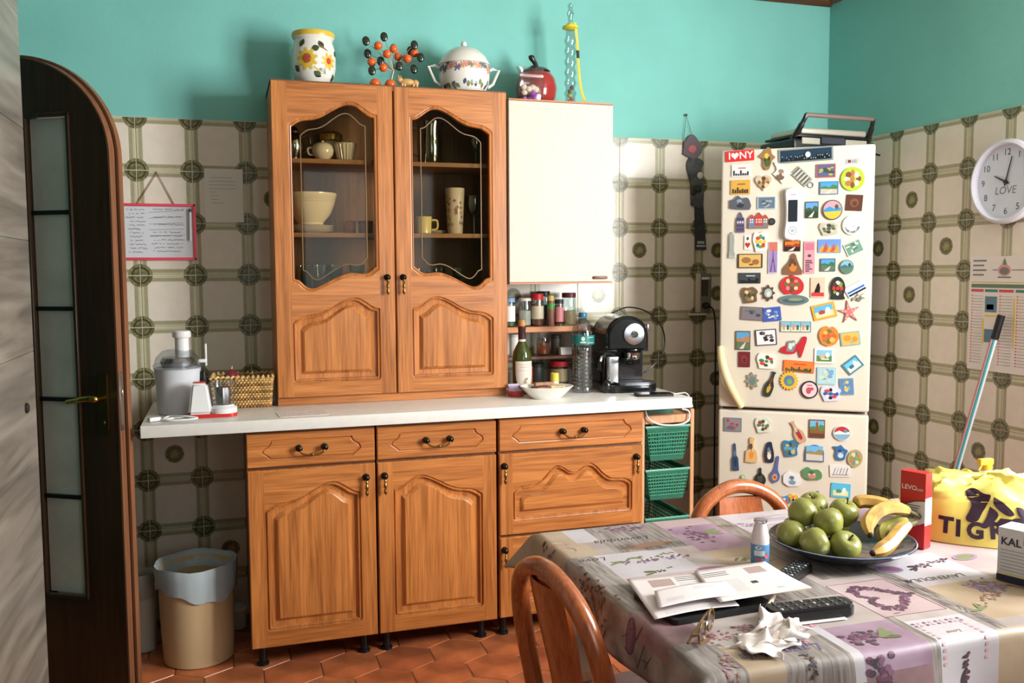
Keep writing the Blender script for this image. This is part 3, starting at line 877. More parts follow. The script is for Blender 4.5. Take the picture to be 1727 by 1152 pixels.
# red apple jar
t = thing('apple_jar', 'glossy red ceramic jar shaped like an apple with dark stalk lid', 'jar', (1.565, -.13, 2.0815))
m_apred = mat('red_glaze', (158, 46, 44), .15, coat=.5); m_stalk = mat('dark_green_glaze', (38, 34, 30), .2)
b = MB(); b.lathe([(.048, 0), (.062, .006), (.080, .04), (.086, .08), (.078, .12), (.062, .142), (.050, .146), (.046, .140)], seg=32); b.build('jar_body', m_apred, t)
b = MB(); b.lathe([(.056, .147), (.058, .152), (.045, .162), (.020, .168), (0, .168)], seg=24)
b.tube(bez([(0, 0, .165), (-.006, 0, .185), (-.020, 0, .205), (-.022, 0, .216)], 5), [.012, .011, .010, .010, .010, .010, .010, .010, .011, .012, .013, .013, .013, .012, .010, .008], 9)
for an in (.4, 2.2, 4.0):
    b.add([Vector((.02 * math.cos(an), .02 * math.sin(an), .166)), Vector((.055 * math.cos(an - .3), .055 * math.sin(an - .3), .160)), Vector((.078 * math.cos(an), .078 * math.sin(an), .152)), Vector((.055 * math.cos(an + .3), .055 * math.sin(an + .3), .160)), Vector((.045 * math.cos(an), .045 * math.sin(an), .168))], [(0, 1, 4), (1, 2, 4), (2, 3, 4), (3, 0, 4)])
b.build('stalk_lid', m_stalk, t)

# clear gift bag in front of it
t = thing('gift_bag', 'clear cellophane gift bag with purple and white sweets before the red jar', 'gift bag', (1.502, -.245, 2.0815))
m_cello = glass_mat('cellophane', (238, 232, 232), .12, .10)
b = MB()
for z, w, d in ((0, .052, .024),): pass
lev = [(0, .050, .026), (.03, .058, .030), (.07, .055, .027), (.10, .050, .018), (.118, .048, .010), (.140, .060, .004)]
vs = []; fs = []; N_ = 20
for i, (z, w, d) in enumerate(lev):
    for k in range(N_):
        a = 2 * PI * k / N_; rr = 1 + .06 * math.sin(5 * a + i)
        vs.append(Vector((w * math.copysign(abs(math.cos(a)) ** .6, math.cos(a)) * rr, d * math.copysign(abs(math.sin(a)) ** .6, math.sin(a)) * rr, z + (.004 * math.sin(3 * a) if i == len(lev) - 1 else 0))))
for i in range(len(lev) - 1):
    for k in range(N_):
        fs.append((i * N_ + k, i * N_ + (k + 1) % N_, (i + 1) * N_ + (k + 1) % N_, (i + 1) * N_ + k))
fs.append(tuple(range(N_))); b.add(vs, fs); b.build('bag', m_cello, t)
rng = random.Random(8)
for c, pts in (((150, 70, 176), [(.012, .02), (.026, .032), (.006, .036), (.030, .014), (-.006, .012), (-.028, .012)]), ((236, 226, 206), [(-.026, .042), (-.010, .055), (.022, .056), (-.030, .062), (.008, .062)])):
    for x, z in pts:
        m = MB(); m.ball((x, rng.uniform(-.006, .006), z), .013, .010, .012); m.build('sweet', mat('sweet_%d' % c[0], c, .3), t)
b = MB(); b.box(-.050, -.012, .100, .050, .012, .112, .004, 2); b.build('neck_band', mat('pale_pink_film', (214, 178, 178), .3), t)

# tall glass vase with yellow rim and hanging tape
t = thing('glass_flask', 'tall narrow twisted glass bottle with yellow collar and stopper', 'bottle', (1.700, -.17, 2.0815))
b = MB(); pf = [(.030, 0), (.032, .006), (.022, .030), (.020, .05)]
for k in range(24): pf.append((.022 + .004 * math.sin(k * 1.6), .05 + .011 * k))
pf += [(.018, .318), (.016, .33)]
m_clear = glass_mat('clear_glass', (226, 238, 238), .03, .16)
b.lathe(pf, seg=18); b.build('glass_body', m_clear, t)
b = MB(); b.lathe([(.014, .318), (.034, .326), (.032, .334), (.020, .336), (.014, .345)], seg=18); b.build('collar', mat('bright_yellow', (226, 204, 52), .4), t)
b = MB(); b.lathe([(.010, .336), (.010, .372), (.016, .385), (.008, .405), (.012, .418), (0, .432)], seg=14); b.build('stopper', m_clear, t)
b = MB()
for k, (c, z) in enumerate((((208, 90, 60), .04), ((220, 190, 70), .055), ((96, 120, 70), .07), ((150, 60, 60), .085), ((210, 170, 120), .03))):
    b.ball((.006 * math.cos(k * 2), .006 * math.sin(k * 2), z), .009, .009, .009, mi=k)
b.build('beads_inside', [pal(c) for c in ((208, 90, 60), (220, 190, 70), (96, 120, 70), (150, 60, 60), (210, 170, 120))], t)
b = MB(); pth = bez([(.014, -.018, .345), (.026, -.012, .27), (.030, -.012, .20), (.036, -.020, .10), (.048, -.03, .04), (.064, -.045, .010), (.075, -.055, .004)], 6)
b.tube(pth, .006, 6, flat=.25); b.build('ribbon', mat('yellow_black_ribbon', (206, 190, 70), .5), t)
b = MB(); b.tube([(.0285, -.0125, .235), (.0300, -.0125, .205)], .0068, 6); b.build('ribbon_clip', LEGM, t)

# ================================================================== INSIDE THE HUTCH
def lathe_thing(name, label, cat, loc, prof, m, seg=24, parts=(), group=None):
    t = thing(name, label, cat, loc, group=group)
    b = MB(); b.lathe(prof, seg=seg); b.build(parts[0] if parts else 'body', m, t)
    return t
m_cerw = mat('warm_white_china', (220, 206, 186), .2, coat=.4)
S1, S2, S0 = SH[2] + .0005, SH[1] + .0005, SH[0] + .0005
t = lathe_thing('sugar_bowl', 'round white sugar bowl on the top shelf behind glass', 'bowl', (.678, -.20, S1), [(.018, 0), (.022, .004), (.038, .022), (.042, .040), (.036, .058), (.022, .068), (.006, .071), (.005, .076), (0, .078)], m_cerw)
for s in (-1,): 
    b = MB(); b.tube(bez([(-.036, 0, .05), (-.055, 0, .045), (-.052, 0, .025), (-.036, 0, .022)], 4), .004, 6); b.build('handle', m_cerw, t)
t = lathe_thing('fluted_cup', 'white fluted cup standing right of the sugar bowl', 'cup', (.765, -.20, S1), [(.026, 0), (.028, .003), (.036, .035), (.043, .064), (.045, .068), (.041, .068), (.034, .03), (0, .008)], m_cerw)
b = MB()
for k in range(20):
    a = 2 * PI * k / 20; b.tube([(.029 * math.cos(a), .029 * math.sin(a), .006), (.044 * math.cos(a), .044 * math.sin(a), .064)], .0022, 5)
b.build('flutes', m_cerw, t)
t = lathe_thing('gilded_pot', 'gold-lidded pale teapot at the back of the top shelf', 'teapot', (.724, -.085, S1), [(.03, 0), (.045, .02), (.052, .05), (.046, .078), (.04, .088), (.036, .09)], m_cerw)
b = MB(); b.lathe([(.046, .090), (.048, .094), (.046, .116), (.030, .126), (.008, .128), (.008, .136), (0, .138)], seg=24); b.build('lid', mat('gilt', (196, 152, 72), .25, .6), t)
b = MB(); b.tube(bez([(.045, 0, .09), (.075, 0, .10), (.078, 0, .07), (.05, 0, .04)], 4), .005, 7); b.build('handle', m_cerw, t)
m_silver = mat('silver_plate', (186, 182, 174), .12, 1.0)
t = lathe_thing('coffee_pot', 'tall silver coffee pot at the left end of the top shelf', 'coffee pot', (.572, -.17, S1), [(.030, 0), (.034, .006), (.022, .012), (.036, .05), (.034, .08), (.022, .105), (.024, .112), (.012, .128), (.004, .132), (.006, .14), (0, .144)], m_silver)
b = MB(); b.tube(bez([(.03, 0, .09), (.058, 0, .10), (.060, 0, .05), (.034, 0, .035)], 4), .004, 7); b.build('handle', m_silver, t)
b = MB(); b.tube(bez([(-.032, 0, .05), (-.05, 0, .075), (-.056, 0, .105)], 4), [.009, .008, .007, .007, .006, .006, .005, .005, .004], 7); b.build('spout', m_silver, t)
t = lathe_thing('silver_beaker', 'small silver beaker beside the coffee pot on the top shelf', 'beaker', (.545, -.255, S1), [(.020, 0), (.022, .003), (.024, .05), (.026, .055), (.023, .055), (.020, .006), (0, .005)], m_silver)
# plates and big bowl
for k in range(3):
    t = lathe_thing('dinner_plate', ['lowest', 'middle', 'topmost'][k] + ' white plate in the stack under the large cream bowl', 'plate', (.628, -.16, S2 + k * .0085), [(.045, 0), (.05, .002), (.088, .010), (.092, .013), (.088, .013), (.048, .0045), (0, .0042)], m_cerw, seg=32, parts=('dish',), group='plates under the bowl')
t = lathe_thing('mixing_bowl', 'large cream bowl with grooved sides on the middle shelf', 'bowl', (.630, -.165, S2 + .031), [(.045, 0), (.05, .004), (.048, .010), (.075, .04), (.092, .08), (.098, .108), (.101, .112), (.101, .122), (.096, .122), (.088, .08), (.04, .014), (0, .012)], m_cream2, seg=36)
b = MB()
for z, r_ in ((.088, .0945), (.096, .0962), (.103, .0975)): b.lathe([(r_, z), (r_ + .0016, z + .0015), (r_, z + .003)], seg=36, close=False)
b.build('grooved_band', m_cream2, t)
m_copper = mat('copper', (196, 116, 66), .25, .8)
for x, w, lab, m in ((.776, .026, 'shiny copper ramekin beside the large cream bowl', m_copper), (.838, .030, 'dull terracotta ramekin at the right of the copper one', mat('terracotta_ware', (146, 92, 60), .5))):
    t = lathe_thing('ramekin', lab, 'ramekin', (x, -.19, S2), [(w * .82, 0), (w * .86, .003), (w * .95, .04), (w, .047), (w * .9, .047), (w * .8, .01), (0, .007)], m)
    b = MB(); b.lathe([(w * .985, .042), (w * 1.04, .046), (w * .96, .049)], seg=24, close=False); b.build('rim', m, t)
# right half
t = lathe_thing('glass_jug', 'tall clear glass jug on the top shelf of the right door', 'jug', (1.097, -.19, S1), [(.045, 0), (.048, .004), (.050, .08), (.046, .13), (.054, .165), (.051, .165), (.043, .13), (.046, .01), (0, .008)], glass_mat('jug_glass', (226, 224, 214), .05, .20), seg=28)
b = MB(); b.tube(bez([(-.046, 0, .14), (-.08, 0, .13), (-.08, 0, .05), (-.048, 0, .03)], 5), .005, 7); b.build('handle', m_clear, t)
t = lathe_thing('glass_goblet', 'small stemmed glass at the right end of the top shelf', 'glass', (1.285, -.19, S1), [(.026, 0), (.026, .002), (.004, .006), (.004, .05), (.022, .065), (.028, .09), (.026, .115), (.025, .115), (.026, .09), (.019, .067), (0, .058)], m_clear)
t = thing('patterned_tumbler', 'tall white tumbler printed with coloured spots on the middle shelf', 'tumbler', (1.197, -.19, S2))
pf = [(.028, 0), (.030, .004), (.034, .08), (.039, .180), (.0375, .183), (.034, .175), (.026, .01), (0, .008)]
b = MB(); b.lathe(pf, seg=28); b.build('cup', mat('tumbler_white', (214, 200, 182), .3), t)
b = MB(); rng = random.Random(11); its = []
for k in range(26): its.append((FRONT + rng.uniform(-1.5, 1.5), rng.uniform(.03, .15), flower(5, .004, rng.uniform(.006, .010)), k % 3))
decal_on_lathe(b, interp(pf[1:4]), its, None); fp_ = b.build('spot_print', [pal((168, 92, 88)), pal((110, 124, 150)), pal((186, 150, 100))], t, fixn=False)
m_mug = mat('yellow_mug', (212, 190, 108), .25, coat=.3)
t = lathe_thing('mug', 'pale yellow mug at the left of the middle shelf', 'mug', (1.064, -.20, S2), [(.028, 0), (.032, .003), (.034, .064), (.036, .068), (.033, .068), (.030, .006), (0, .005)], m_mug)
b = MB(); b.tube(bez([(.034, 0, .055), (.056, 0, .052), (.056, 0, .022), (.034, 0, .016)], 5), .0045, 7); b.build('handle', m_mug, t)
for k in range(2):
    lathe_thing('saucer', ['lower', 'upper'][k] + ' white saucer between the yellow mug and the tumbler', 'saucer', (1.128, -.13, S2 + k * .006), [(.03, 0), (.034, .002), (.05, .009), (.048, .010), (.03, .004), (0, .0035)], m_cerw, parts=('dish',), group='saucers')
t = lathe_thing('wine_glass', 'stemmed wine glass at the right of the middle shelf', 'glass', (1.278, -.18, S2), [(.030, 0), (.030, .002), (.004, .006), (.004, .07), (.026, .09), (.034, .12), (.031, .155), (.030, .155), (.032, .12), (.023, .092), (0, .08)], m_clear)
# bottom compartment
for k, x in enumerate((.60, .66, .72, .80)):
    lathe_thing('tumbler_glass', ['leftmost', 'second', 'third', 'rightmost'][k] + ' of four clear tumblers low behind the left glass door', 'glass', (x, -.17 - .03 * (k % 2), S0), [(.024, 0), (.026, .003), (.031, .105), (.029, .105), (.024, .008), (0, .006)], m_clear, group='tumblers on the bottom shelf')
for k, x in enumerate((1.06, 1.13, 1.21)):
    lathe_thing('liqueur_glass', ['leftmost', 'middle', 'rightmost'][k] + ' of three small glasses low behind the right glass door', 'glass', (x, -.18, S0), [(.022, 0), (.022, .002), (.004, .006), (.004, .04), (.022, .055), (.026, .09), (.024, .09), (.019, .057), (0, .048)], m_clear, group='small glasses on the bottom shelf')

# ================================================================== ON THE WORKTOP
m_white = mat('white_plastic', (222, 220, 220), .32)
m_blk = mat('black_gloss_plastic', (14, 14, 16), .18, coat=.3)
m_chrome = mat('chrome', (206, 206, 206), .10, 1.0)
m_steel = mat('brushed_steel', (186, 188, 194), .25, 1.0)
m_clearp = glass_mat('clear_plastic', (232, 236, 240), .05, .14)
Z = WT + .0004
# juicer
t = thing('juicer', 'white electric juicer with clear lid and tall feed tube', 'juicer', (.138, -.335, Z))
b = MB(); b.lathe([(.068, 0), (.072, .004), (.074, .09), (.078, .15), (.080, .162), (.070, .165)], seg=36); b.build('motor_body', mat('silver_white_plastic', (206, 206, 212), .3), t)
b = MB(); b.lathe([(.082, .160), (.083, .172), (.080, .176)], seg=36, close=False); b.lathe([(.080, .172), (.072, .200), (.050, .222), (.030, .228)], seg=36, close=False); b.build('clear_lid', m_clearp, t)
b = MB(); b.lathe([(.024, .20), (.024, .268), (.030, .270), (.032, .276), (.031, .290), (.027, .294), (0, .294)], seg=24, c=(.018, -.01, 0)); b.build('feed_pusher', m_white, t)
b = MB(); b.box(.070, -.012, .178, .098, .012, .190, .003, 2); b.box(.094, -.008, .165, .101, .008, .245, .003, 2); b.build('locking_arm', m_white, t)
b = MB(); b.box(.076, -.02, .02, .096, .02, .150, .006, 2); b.build('back_housing', m_blk, t)
b = MB(); b.lathe([(.052, .165), (.058, .185), (.050, .198), (0, .2)], seg=24); b.build('strainer_basket', m_steel, t)
# chopper
t = thing('chopper', 'small white food chopper with clear bowl and red base', 'chopper', (.250, -.455, Z))
b = MB(); b.prism(rrect(-.078, -.04, .086, .04, .03, 5), 0, .012, M=Matrix(((1, 0, 0, 0), (0, 0, 1, 0), (0, 1, 0, 0), (0, 0, 0, 1)))); b.build('red_base', mat('red_plastic', (196, 40, 36), .3), t)
b = MB()
for z0, w0, z1, w1 in ((.012, .040, .118, .026),):
    vs = [Vector((-.036 + sx * w, sy * d, z)) for z, w, d in ((z0, w0, .036), (z1, w1, .024)) for sx, sy in ((-1, -1), (1, -1), (1, 1), (-1, 1))]
    bmx = bmesh.new(); bv = [bmx.verts.new(v) for v in vs]
    for f in ((0, 1, 2, 3), (4, 5, 6, 7), (0, 1, 5, 4), (1, 2, 6, 5), (2, 3, 7, 6), (3, 0, 4, 7)): bmx.faces.new([bv[i] for i in f])
    bmesh.ops.recalc_face_normals(bmx, faces=bmx.faces); bmesh.ops.bevel(bmx, geom=list(bmx.edges), offset=.008, segments=3, affect='EDGES'); b.bm(bmx)
b.build('motor_body', m_white, t)
b = MB(); b.box(-.058, -.014, .1175, -.016, .014, .122, .003, 2); b.build('push_button', mat('red_plastic', (196, 40, 36), .3), t)
b = MB(); b.lathe([(.046, .012), (.047, .03), (.036, .036), (.034, .04)], c=(.040, 0, 0), seg=28); b.build('bowl_foot', m_white, t)
b = MB(); b.lathe([(.032, .040), (.038, .05), (.042, .105), (.043, .112)], c=(.040, 0, 0), seg=28); b.lathe([(.044, .112), (.044, .122), (.02, .128), (0, .128)], c=(.040, 0, 0), seg=28); b.build('clear_bowl', m_clearp, t)
b = MB(); b.lathe([(.026, .042), (.026, .100), (.01, .104)], c=(.040, 0, 0), seg=8); b.build('steel_blade', m_chrome, t)
# its cord
t = tag(MB().tube(bez([(.205, -.475, Z + .004), (.190, -.500, Z + .004), (.165, -.470, Z + .005), (.120, -.490, Z + .004), (.095, -.520, Z + .004), (.110, -.470, Z + .008), (.160, -.505, Z + .012), (.205, -.520, Z + .006), (.175, -.535, Z + .004), (.12, -.535, Z + .004), (.085, -.510, Z + .005)], 7), .0036, 7).build('power_cord', m_white), 'white power cord lying loosely before the juicer', 'cord')
b = MB(); b.box(-.006, -.011, 0, .034, .011, .014, .004, 2); b.build('plug', m_white, t, loc=(.055, -.520, Z + .001), rot=(0, 0, .5))
# wicker basket
t = thing('wicker_basket', 'rectangular woven straw basket on the worktop beside the oak cabinet', 'basket', (.362, -.235, Z), rz=-.06)
m_straw = mat('straw', (196, 160, 104), .7, noise=.2, nscale=30); m_straw2 = mat('straw_dark', (150, 108, 62), .7, noise=.2, nscale=30)
BW, BD, BH = .108, .070, .112
def bpath(s, z):    # rounded rectangle walk, s in 0..1
    w = BW * (.90 + .1 * z / BH); d = BD * (.90 + .1 * z / BH)
    per = [(-w, -d), (w, -d), (w, d), (-w, d)]; L4 = [2 * w, 2 * d, 2 * w, 2 * d]; tot = sum(L4); u = (s % 1) * tot; i = 0
    while u > L4[i]: u -= L4[i]; i = (i + 1) % 4
    a = Vector(per[i]); c = Vector(per[(i + 1) % 4]); return a.lerp(c, u / L4[i])
NS = 56
for row in range(12):
    z = .006 + row * .0088; m = MB(); pts = []
    for k in range(NS * 2):
        s = k / (NS * 2); p = bpath(s, z); wv = .003 * math.cos(PI * (k + row))
        n_ = Vector((p.x / BW, p.y / BD)); n_.normalize(); q = p + n_ * wv; pts.append((q.x, q.y, z))
    m.tube(pts, .0043, 5, closed=True); m.build('woven_strand', m_straw if row % 3 else m_straw2, t)
m = MB(); pts = []
for k in range(160):
    p = bpath(k / 160, BH); a = k * PI / 2
    pts.append((p.x * (1 + .04 * math.cos(a)), p.y * (1 + .06 * math.cos(a)), BH + .006 * math.sin(a)))
m.tube(pts, .0055, 5, closed=True); m.build('braided_rim', m_straw, t)
m = MB(); m.box(-BW * .9, -BD * .9, 0, BW * .9, BD * .9, .004); m.build('bottom', m_straw2, t, smooth=False)
def onion(x, y, z, r, lab, m, rr=.9):
    t = thing('onion', lab, 'onion', (x, y, z))
    b = MB(); b.lathe([(0, 0), (r * .3, .002), (r * .85, r * .45), (r, r * .9), (r * .85, r * 1.35), (r * .35, r * 1.7), (r * .12, r * 1.95), (0, r * 2.05)], seg=20); b.build('bulb', m, t)
    b = MB(); b.tube([(0, 0, r * 1.95), (.003, 0, r * 2.3)], [r * .11, r * .04], 6); b.build('dry_tip', m_straw, t)
onion(.322, -.225, Z + .072, .034, 'red onion showing above the basket rim', mat('red_onion_skin', (120, 42, 56), .3))
onion(.395, -.235, Z + .06, .030, 'dark brown onion low in the straw basket', mat('brown_onion_skin', (96, 60, 40), .4))
# paper mat
b = MB(); b.prism(rrect(-.085, -.055, .085, .055, .008), 0, .0012, M=Matrix(((1, 0, 0, 0), (0, 0, 1, 0), (0, 1, 0, 0), (0, 0, 0, 1))))
o = tag(b.build('paper_napkin', mat('napkin_paper', (224, 214, 206), .8, noise=.05, nscale=60), loc=(.556, -.510, Z), rot=(0, 0, .04)), 'thin pale napkin lying at the front of the worktop', 'napkin')
b = MB()
for k in range(4): b.prism(rrect(-.079 + k * .003, -.049 + k * .002, .079 - k * .003, .049 - k * .002, .006), .00125 , .0014, M=Matrix(((1, 0, 0, 0), (0, 0, 1, 0), (0, 1, 0, 0), (0, 0, 0, 1)))) if k == 0 else None
b.build('embossed_field', mat('napkin_emboss', (216, 202, 196), .8, noise=.1, nscale=90), o)

# ---------------------------------------------------------------- spice shelf
SX0, SX1 = 1.395, 1.815
t = thing('spice_shelf', 'low wooden spice shelf with two boards under the cream cabinet', 'shelf', (1.605, -.07, Z))
def spart(mb, n, m, smooth=False):
    o = mb.build(n, m, t, smooth=smooth); o.location = -Vector(t.location); return o
m_shelfw = wood('shelf_pine', (176, 106, 58), (206, 138, 84), 'X', .42)
b = MB(); b.box(SX0, -.145, 1.150, SX1, -.004, 1.174, .002, 1); spart(b, 'board', m_shelfw)
b = MB(); b.box(SX0, -.130, 1.033, SX1, -.004, 1.047, .002, 1); spart(b, 'board', m_carc)
for x in (SX0 + .001, SX1 - .012):
    b = MB(); b.box(x, -.125, Z, x + .011, -.004, 1.150, .002, 1); spart(b, 'upright', mat('pale_upright', (190, 184, 172), .5))
b = MB(); b.ball((SX1 - .006, -.146, 1.162), .010, .006, .010); spart(b, 'peg', m_carc, True)
def jar(x, y, z, r, h, lab, glass, fill=None, lid=None, lidh=.014, label=None, fillh=.7, name='spice_jar', neck=.92):
    t = thing(name, lab, 'jar', (x, y, z), group='jars on the spice shelf')
    b = MB(); b.lathe([(r * .92, 0), (r, .004), (r, h * .80), (r * neck, h * .88), (r * neck, h - lidh)], seg=20); b.build('jar_body', glass, t)
    if fill: 
        b = MB(); b.lathe([(r * .85, .004), (r * .93, .006), (r * .93, h * fillh), (0, h * fillh + .002)], seg=18); b.build('contents', fill, t)
    if label:
        b = MB(); b.lathe([(r + .0006, h * label[1]), (r + .0006, h * label[2])], seg=24, close=False); b.build('paper_label', label[0], t)
    if lid:
        b = MB(); b.lathe([(r * neck + .001, h - lidh - .001), (r * neck + .002, h - lidh), (r * neck + .002, h - .002), (r * neck, h), (0, h)], seg=20); b.build('lid', lid, t)
    return t
g = m_clear; T1 = 1.1745; T2 = 1.0475
lw = pal((226, 222, 220)); 
jar(1.452, -.095, T1, .025, .122, 'jar with light blue lid and white label at the left end of the shelf', g, pal((60, 120, 90)), pal((120, 160, 206)), .018, (lw, .18, .72), .5)
jar(1.523, -.090, T1, .027, .120, 'glass jar with flat white lid, second on the spice shelf', g, pal((206, 196, 184)), pal((214, 214, 210)), .012, None, .55)
jar(1.578, -.095, T1, .026, .138, 'spice jar with a bright red lid', g, pal((120, 70, 52)), pal((200, 34, 36)), .026, (pal((196, 184, 160)), .22, .62), .7)
jar(1.626, -.045, T1, .026, .146, 'jar with black lid at the back of the spice shelf', g, pal((70, 60, 50)), pal((26, 30, 44)), .020, None, .6)
jar(1.634, -.108, T1, .015, .130, 'slim bottle with yellow cap and green band among the spices', pal((120, 80, 66)), None, pal((206, 182, 96)), .03, (pal((70, 140, 60)), .55, .74), .6, neck=.8)
jar(1.673, -.105, T1, .019, .112, 'small spice bottle with red and white label', g, pal((90, 60, 50)), pal((40, 38, 44)), .018, (pal((192, 120, 122)), .15, .72), .8)
jar(1.722, -.095, T1, .031, .140, 'largest glass jar with dark red lid at the right end of the shelf', g, pal((176, 146, 110)), pal((92, 30, 34)), .020, None, .45)
jar(1.597, -.075, T1, .014, .140, 'thin dark green bottle behind the red-lidded jar', pal((34, 84, 56)), None, pal((28, 110, 66)), .03, neck=.7)
jar(1.478, -.085, T2, .022, .094, 'white canister on the lower board beside the wine bottle', pal((214, 212, 208)), None, pal((196, 192, 186)), .012)
jar(1.608, -.080, T2, .029, .082, 'glass jar of orange spice on the lower board', g, pal((206, 92, 44)), None, .004, None, .62)
jar(1.672, -.07, T2, .022, .085, 'dark jar in the middle of the lower board', pal((70, 62, 54)), None, pal((40, 34, 32)), .016)
t = thing('white_box', 'small white carton on the lower board behind the water bottle', 'box', (1.70, -.108, T2)); b = MB(); b.box(-.026, -.015, 0, .026, .015, .032, .002, 1); b.build('carton', lw, t); b = MB(); b.box(-.0265, -.0155, .024, .0265, .0155, .0328); b.build('lid_flap', pal((206, 204, 200)), t, smooth=False)
# worktop level, behind the bottles
jar(1.682, -.085, Z, .038, .108, 'squat jar with red lid behind the candle', g, pal((120, 96, 80)), pal((188, 44, 52)), .022, (pal((176, 160, 120)), .2, .7), .7, neck=1.0)
jar(1.585, -.060, Z, .034, .100, 'dark lidded jar on the worktop under the shelf', pal((52, 56, 46)), None, pal((36, 40, 34)), .016)
t = thing('orange_carton', 'orange carton leaning behind the wine bottle', 'box', (1.512, -.105, Z)); b = MB(); b.box(-.034, -.018, 0, .034, .018, .095, .002, 1); b.build('carton', pal((222, 96, 46)), t); b = MB(); b.box(-.030, -.0186, .05, .020, -.018, .085); b.build('print', pal((150, 52, 40)), t, smooth=False)

# wine bottle
t = thing('wine_bottle', 'green wine bottle with cream label and a cork in its neck', 'wine bottle', (1.450, -.272, Z))
m_wine = mat('wine_glass_green', (58, 66, 22), .06, coat=.6)
b = MB(); pf = [(.036, 0), (.039, .004), (.039, .150), (.036, .172), (.024, .196), (.015, .212), (.0138, .222), (.0138, .240)]
b.lathe(pf, seg=28); b.build('glass_body', m_wine, t)
b = MB(); b.lathe([(.0145, .212), (.0150, .214), (.0150, .222)], seg=20, close=False); b.build('white_band', pal((214, 212, 208)), t)
b = MB(); b.lathe([(.0152, .222), (.0152, .262), (.0162, .264), (.0162, .272), (.010, .274)], seg=20); b.build('foil_sleeve', pal((62, 28, 34)), t)
b = MB(); b.lathe([(.009, .268), (.0095, .272), (.0135, .276), (.0140, .296), (.0125, .300), (0, .300)], seg=16); b.build('cork', mat('cork', (186, 134, 86), .8, noise=.15, nscale=90), t)
its = []; lp = []
for k in range(25):
    a = PI * k / 24; lp.append((.037 * math.cos(a + PI), -.055 * math.sin(a) * 1.0))
lp = [(-.037, .055), (-.037, 0)] + [(x, z) for x, z in lp[1:-1]] + [(.037, 0), (.037, .055)]
b = MB(); strip = []
N_ = 20
for k in range(N_ + 1):
    u = -1 + 2 * k / N_; a = FRONT + u * 1.05; zlo = .085 - .062 * math.sqrt(max(0, 1 - u * u)); 
    strip.append(Vector((.0396 * math.cos(a), .0396 * math.sin(a), zlo))); strip.append(Vector((.0396 * math.cos(a), .0396 * math.sin(a), .135)))
b.add(strip, [(2 * k, 2 * k + 2, 2 * k + 3, 2 * k + 1) for k in range(N_)]); lo = b.build('paper_label', mat('label_paper', (216, 204, 192), .6), t)
b = MB(); decal_on_lathe(b, lambda z: .0400, [(FRONT - .1, .055, leafp(.022, .006, .7), 0), (FRONT, .050, ell(0, 0, .008, .004), 0), (FRONT, .112, rrect(-.02, -.001, .02, .001), 1), (FRONT, .122, rrect(-.026, -.001, .026, .001), 1), (FRONT, .098, rrect(-.028, -.0006, .028, .0006), 1)], None); b.build('label_print', [pal((150, 130, 96)), pal((176, 160, 146))], lo, fixn=False)

# water bottle
t = thing('water_bottle', 'clear ribbed plastic water bottle with blue cap and green label', 'bottle', (1.700, -.310, Z))
m_pet = glass_mat('pet_plastic', (226, 230, 238), .05, .16)
pf = [(.040, 0), (.046, .006)]
for k in range(11):
    pf += [(.0475, .014 + k * .016), (.0445, .022 + k * .016)]
pf += [(.047, .195), (.0465, .245), (.040, .268), (.026, .290), (.016, .300), (.014, .302), (.014, .312)]
b = MB(); b.lathe(pf, seg=32); b.build('bottle_body', m_pet, t)
b = MB(); b.lathe([(.0476, .198), (.0476, .236)], seg=32, close=False); lo = b.build('wrap_label', mat('teal_label', (38, 116, 112), .35), t)
b = MB(); decal_on_lathe(b, lambda z: .0480, [(FRONT - .35, .222, ell(0, 0, .008, .009), 0), (FRONT - .35, .208, rrect(-.012, -.003, .012, .003), 0), (FRONT + .35, .228, rrect(-.016, -.001, .016, .001), 0), (FRONT + .35, .206, rrect(-.016, -.001, .016, .001), 0)], None); b.build('label_print', pal((196, 210, 204)), lo, fixn=False)
b = MB(); b.lathe([(.0165, .308), (.017, .310), (.017, .324), (.015, .327), (0, .327)], seg=18); b.build('cap', mat('blue_cap', (38, 110, 150), .35), t)

# oval dish with cheese and cured meat
t = thing('serving_dish', 'white porcelain dish on the worktop front holding cold cuts', 'dish', (1.500, -.425, Z))
b = MB()
lv = [(.058, 0), (.062, .003), (.088, .026), (.108, .046), (.105, .048), (.084, .028), (.056, .008), (0, .007)]
vs = []; fs = []; N_ = 36
for i, (r_, z) in enumerate(lv):
    for k in range(N_):
        a = 2 * PI * k / N_; w = 1 + (.045 * math.cos(5 * a) if r_ > .08 else 0); vs.append(Vector((r_ * math.cos(a) * w, r_ * .78 * math.sin(a) * w, z)))
for i in range(len(lv) - 1):
    for k in range(N_): fs.append((i * N_ + k, i * N_ + (k + 1) % N_, (i + 1) * N_ + (k + 1) % N_, (i + 1) * N_ + k))
fs.append(tuple(range(N_))); b.add(vs, fs); b.build('dish_body', m_cer, t)
def food(name, lab, cat, x, y, z, sx, sy, sz, c, rz):
    t = thing(name, lab, cat, (1.5 + x, -.425 + y, Z + z), rz)
    b = MB(); b.box(-sx, -sy, 0, sx, sy, sz, min(sx, sy, sz) * .25, 2); b.build('piece', mat(name + '_flesh', c, .5, noise=.18, nscale=50), t)
    b = MB(); b.box(-sx * 1.01, sy * .8, .001, sx * 1.01, sy * 1.02, sz * .96, .001, 1); b.build('rind', pal([int(v * .7) for v in c]), t)
food('cured_meat', 'dark red piece of cured meat in the white dish', 'meat', -.022, -.005, .010, .034, .022, .038, (116, 58, 44), .3)
food('cheese_wedge', 'pale wedge of cheese in the white dish', 'cheese', .042, .004, .012, .034, .018, .036, (214, 190, 142), -.2)
food('bread_slice', 'brown slice of bread at the back of the white dish', 'bread', .004, .040, .028, .040, .010, .030, (160, 112, 76), .1)
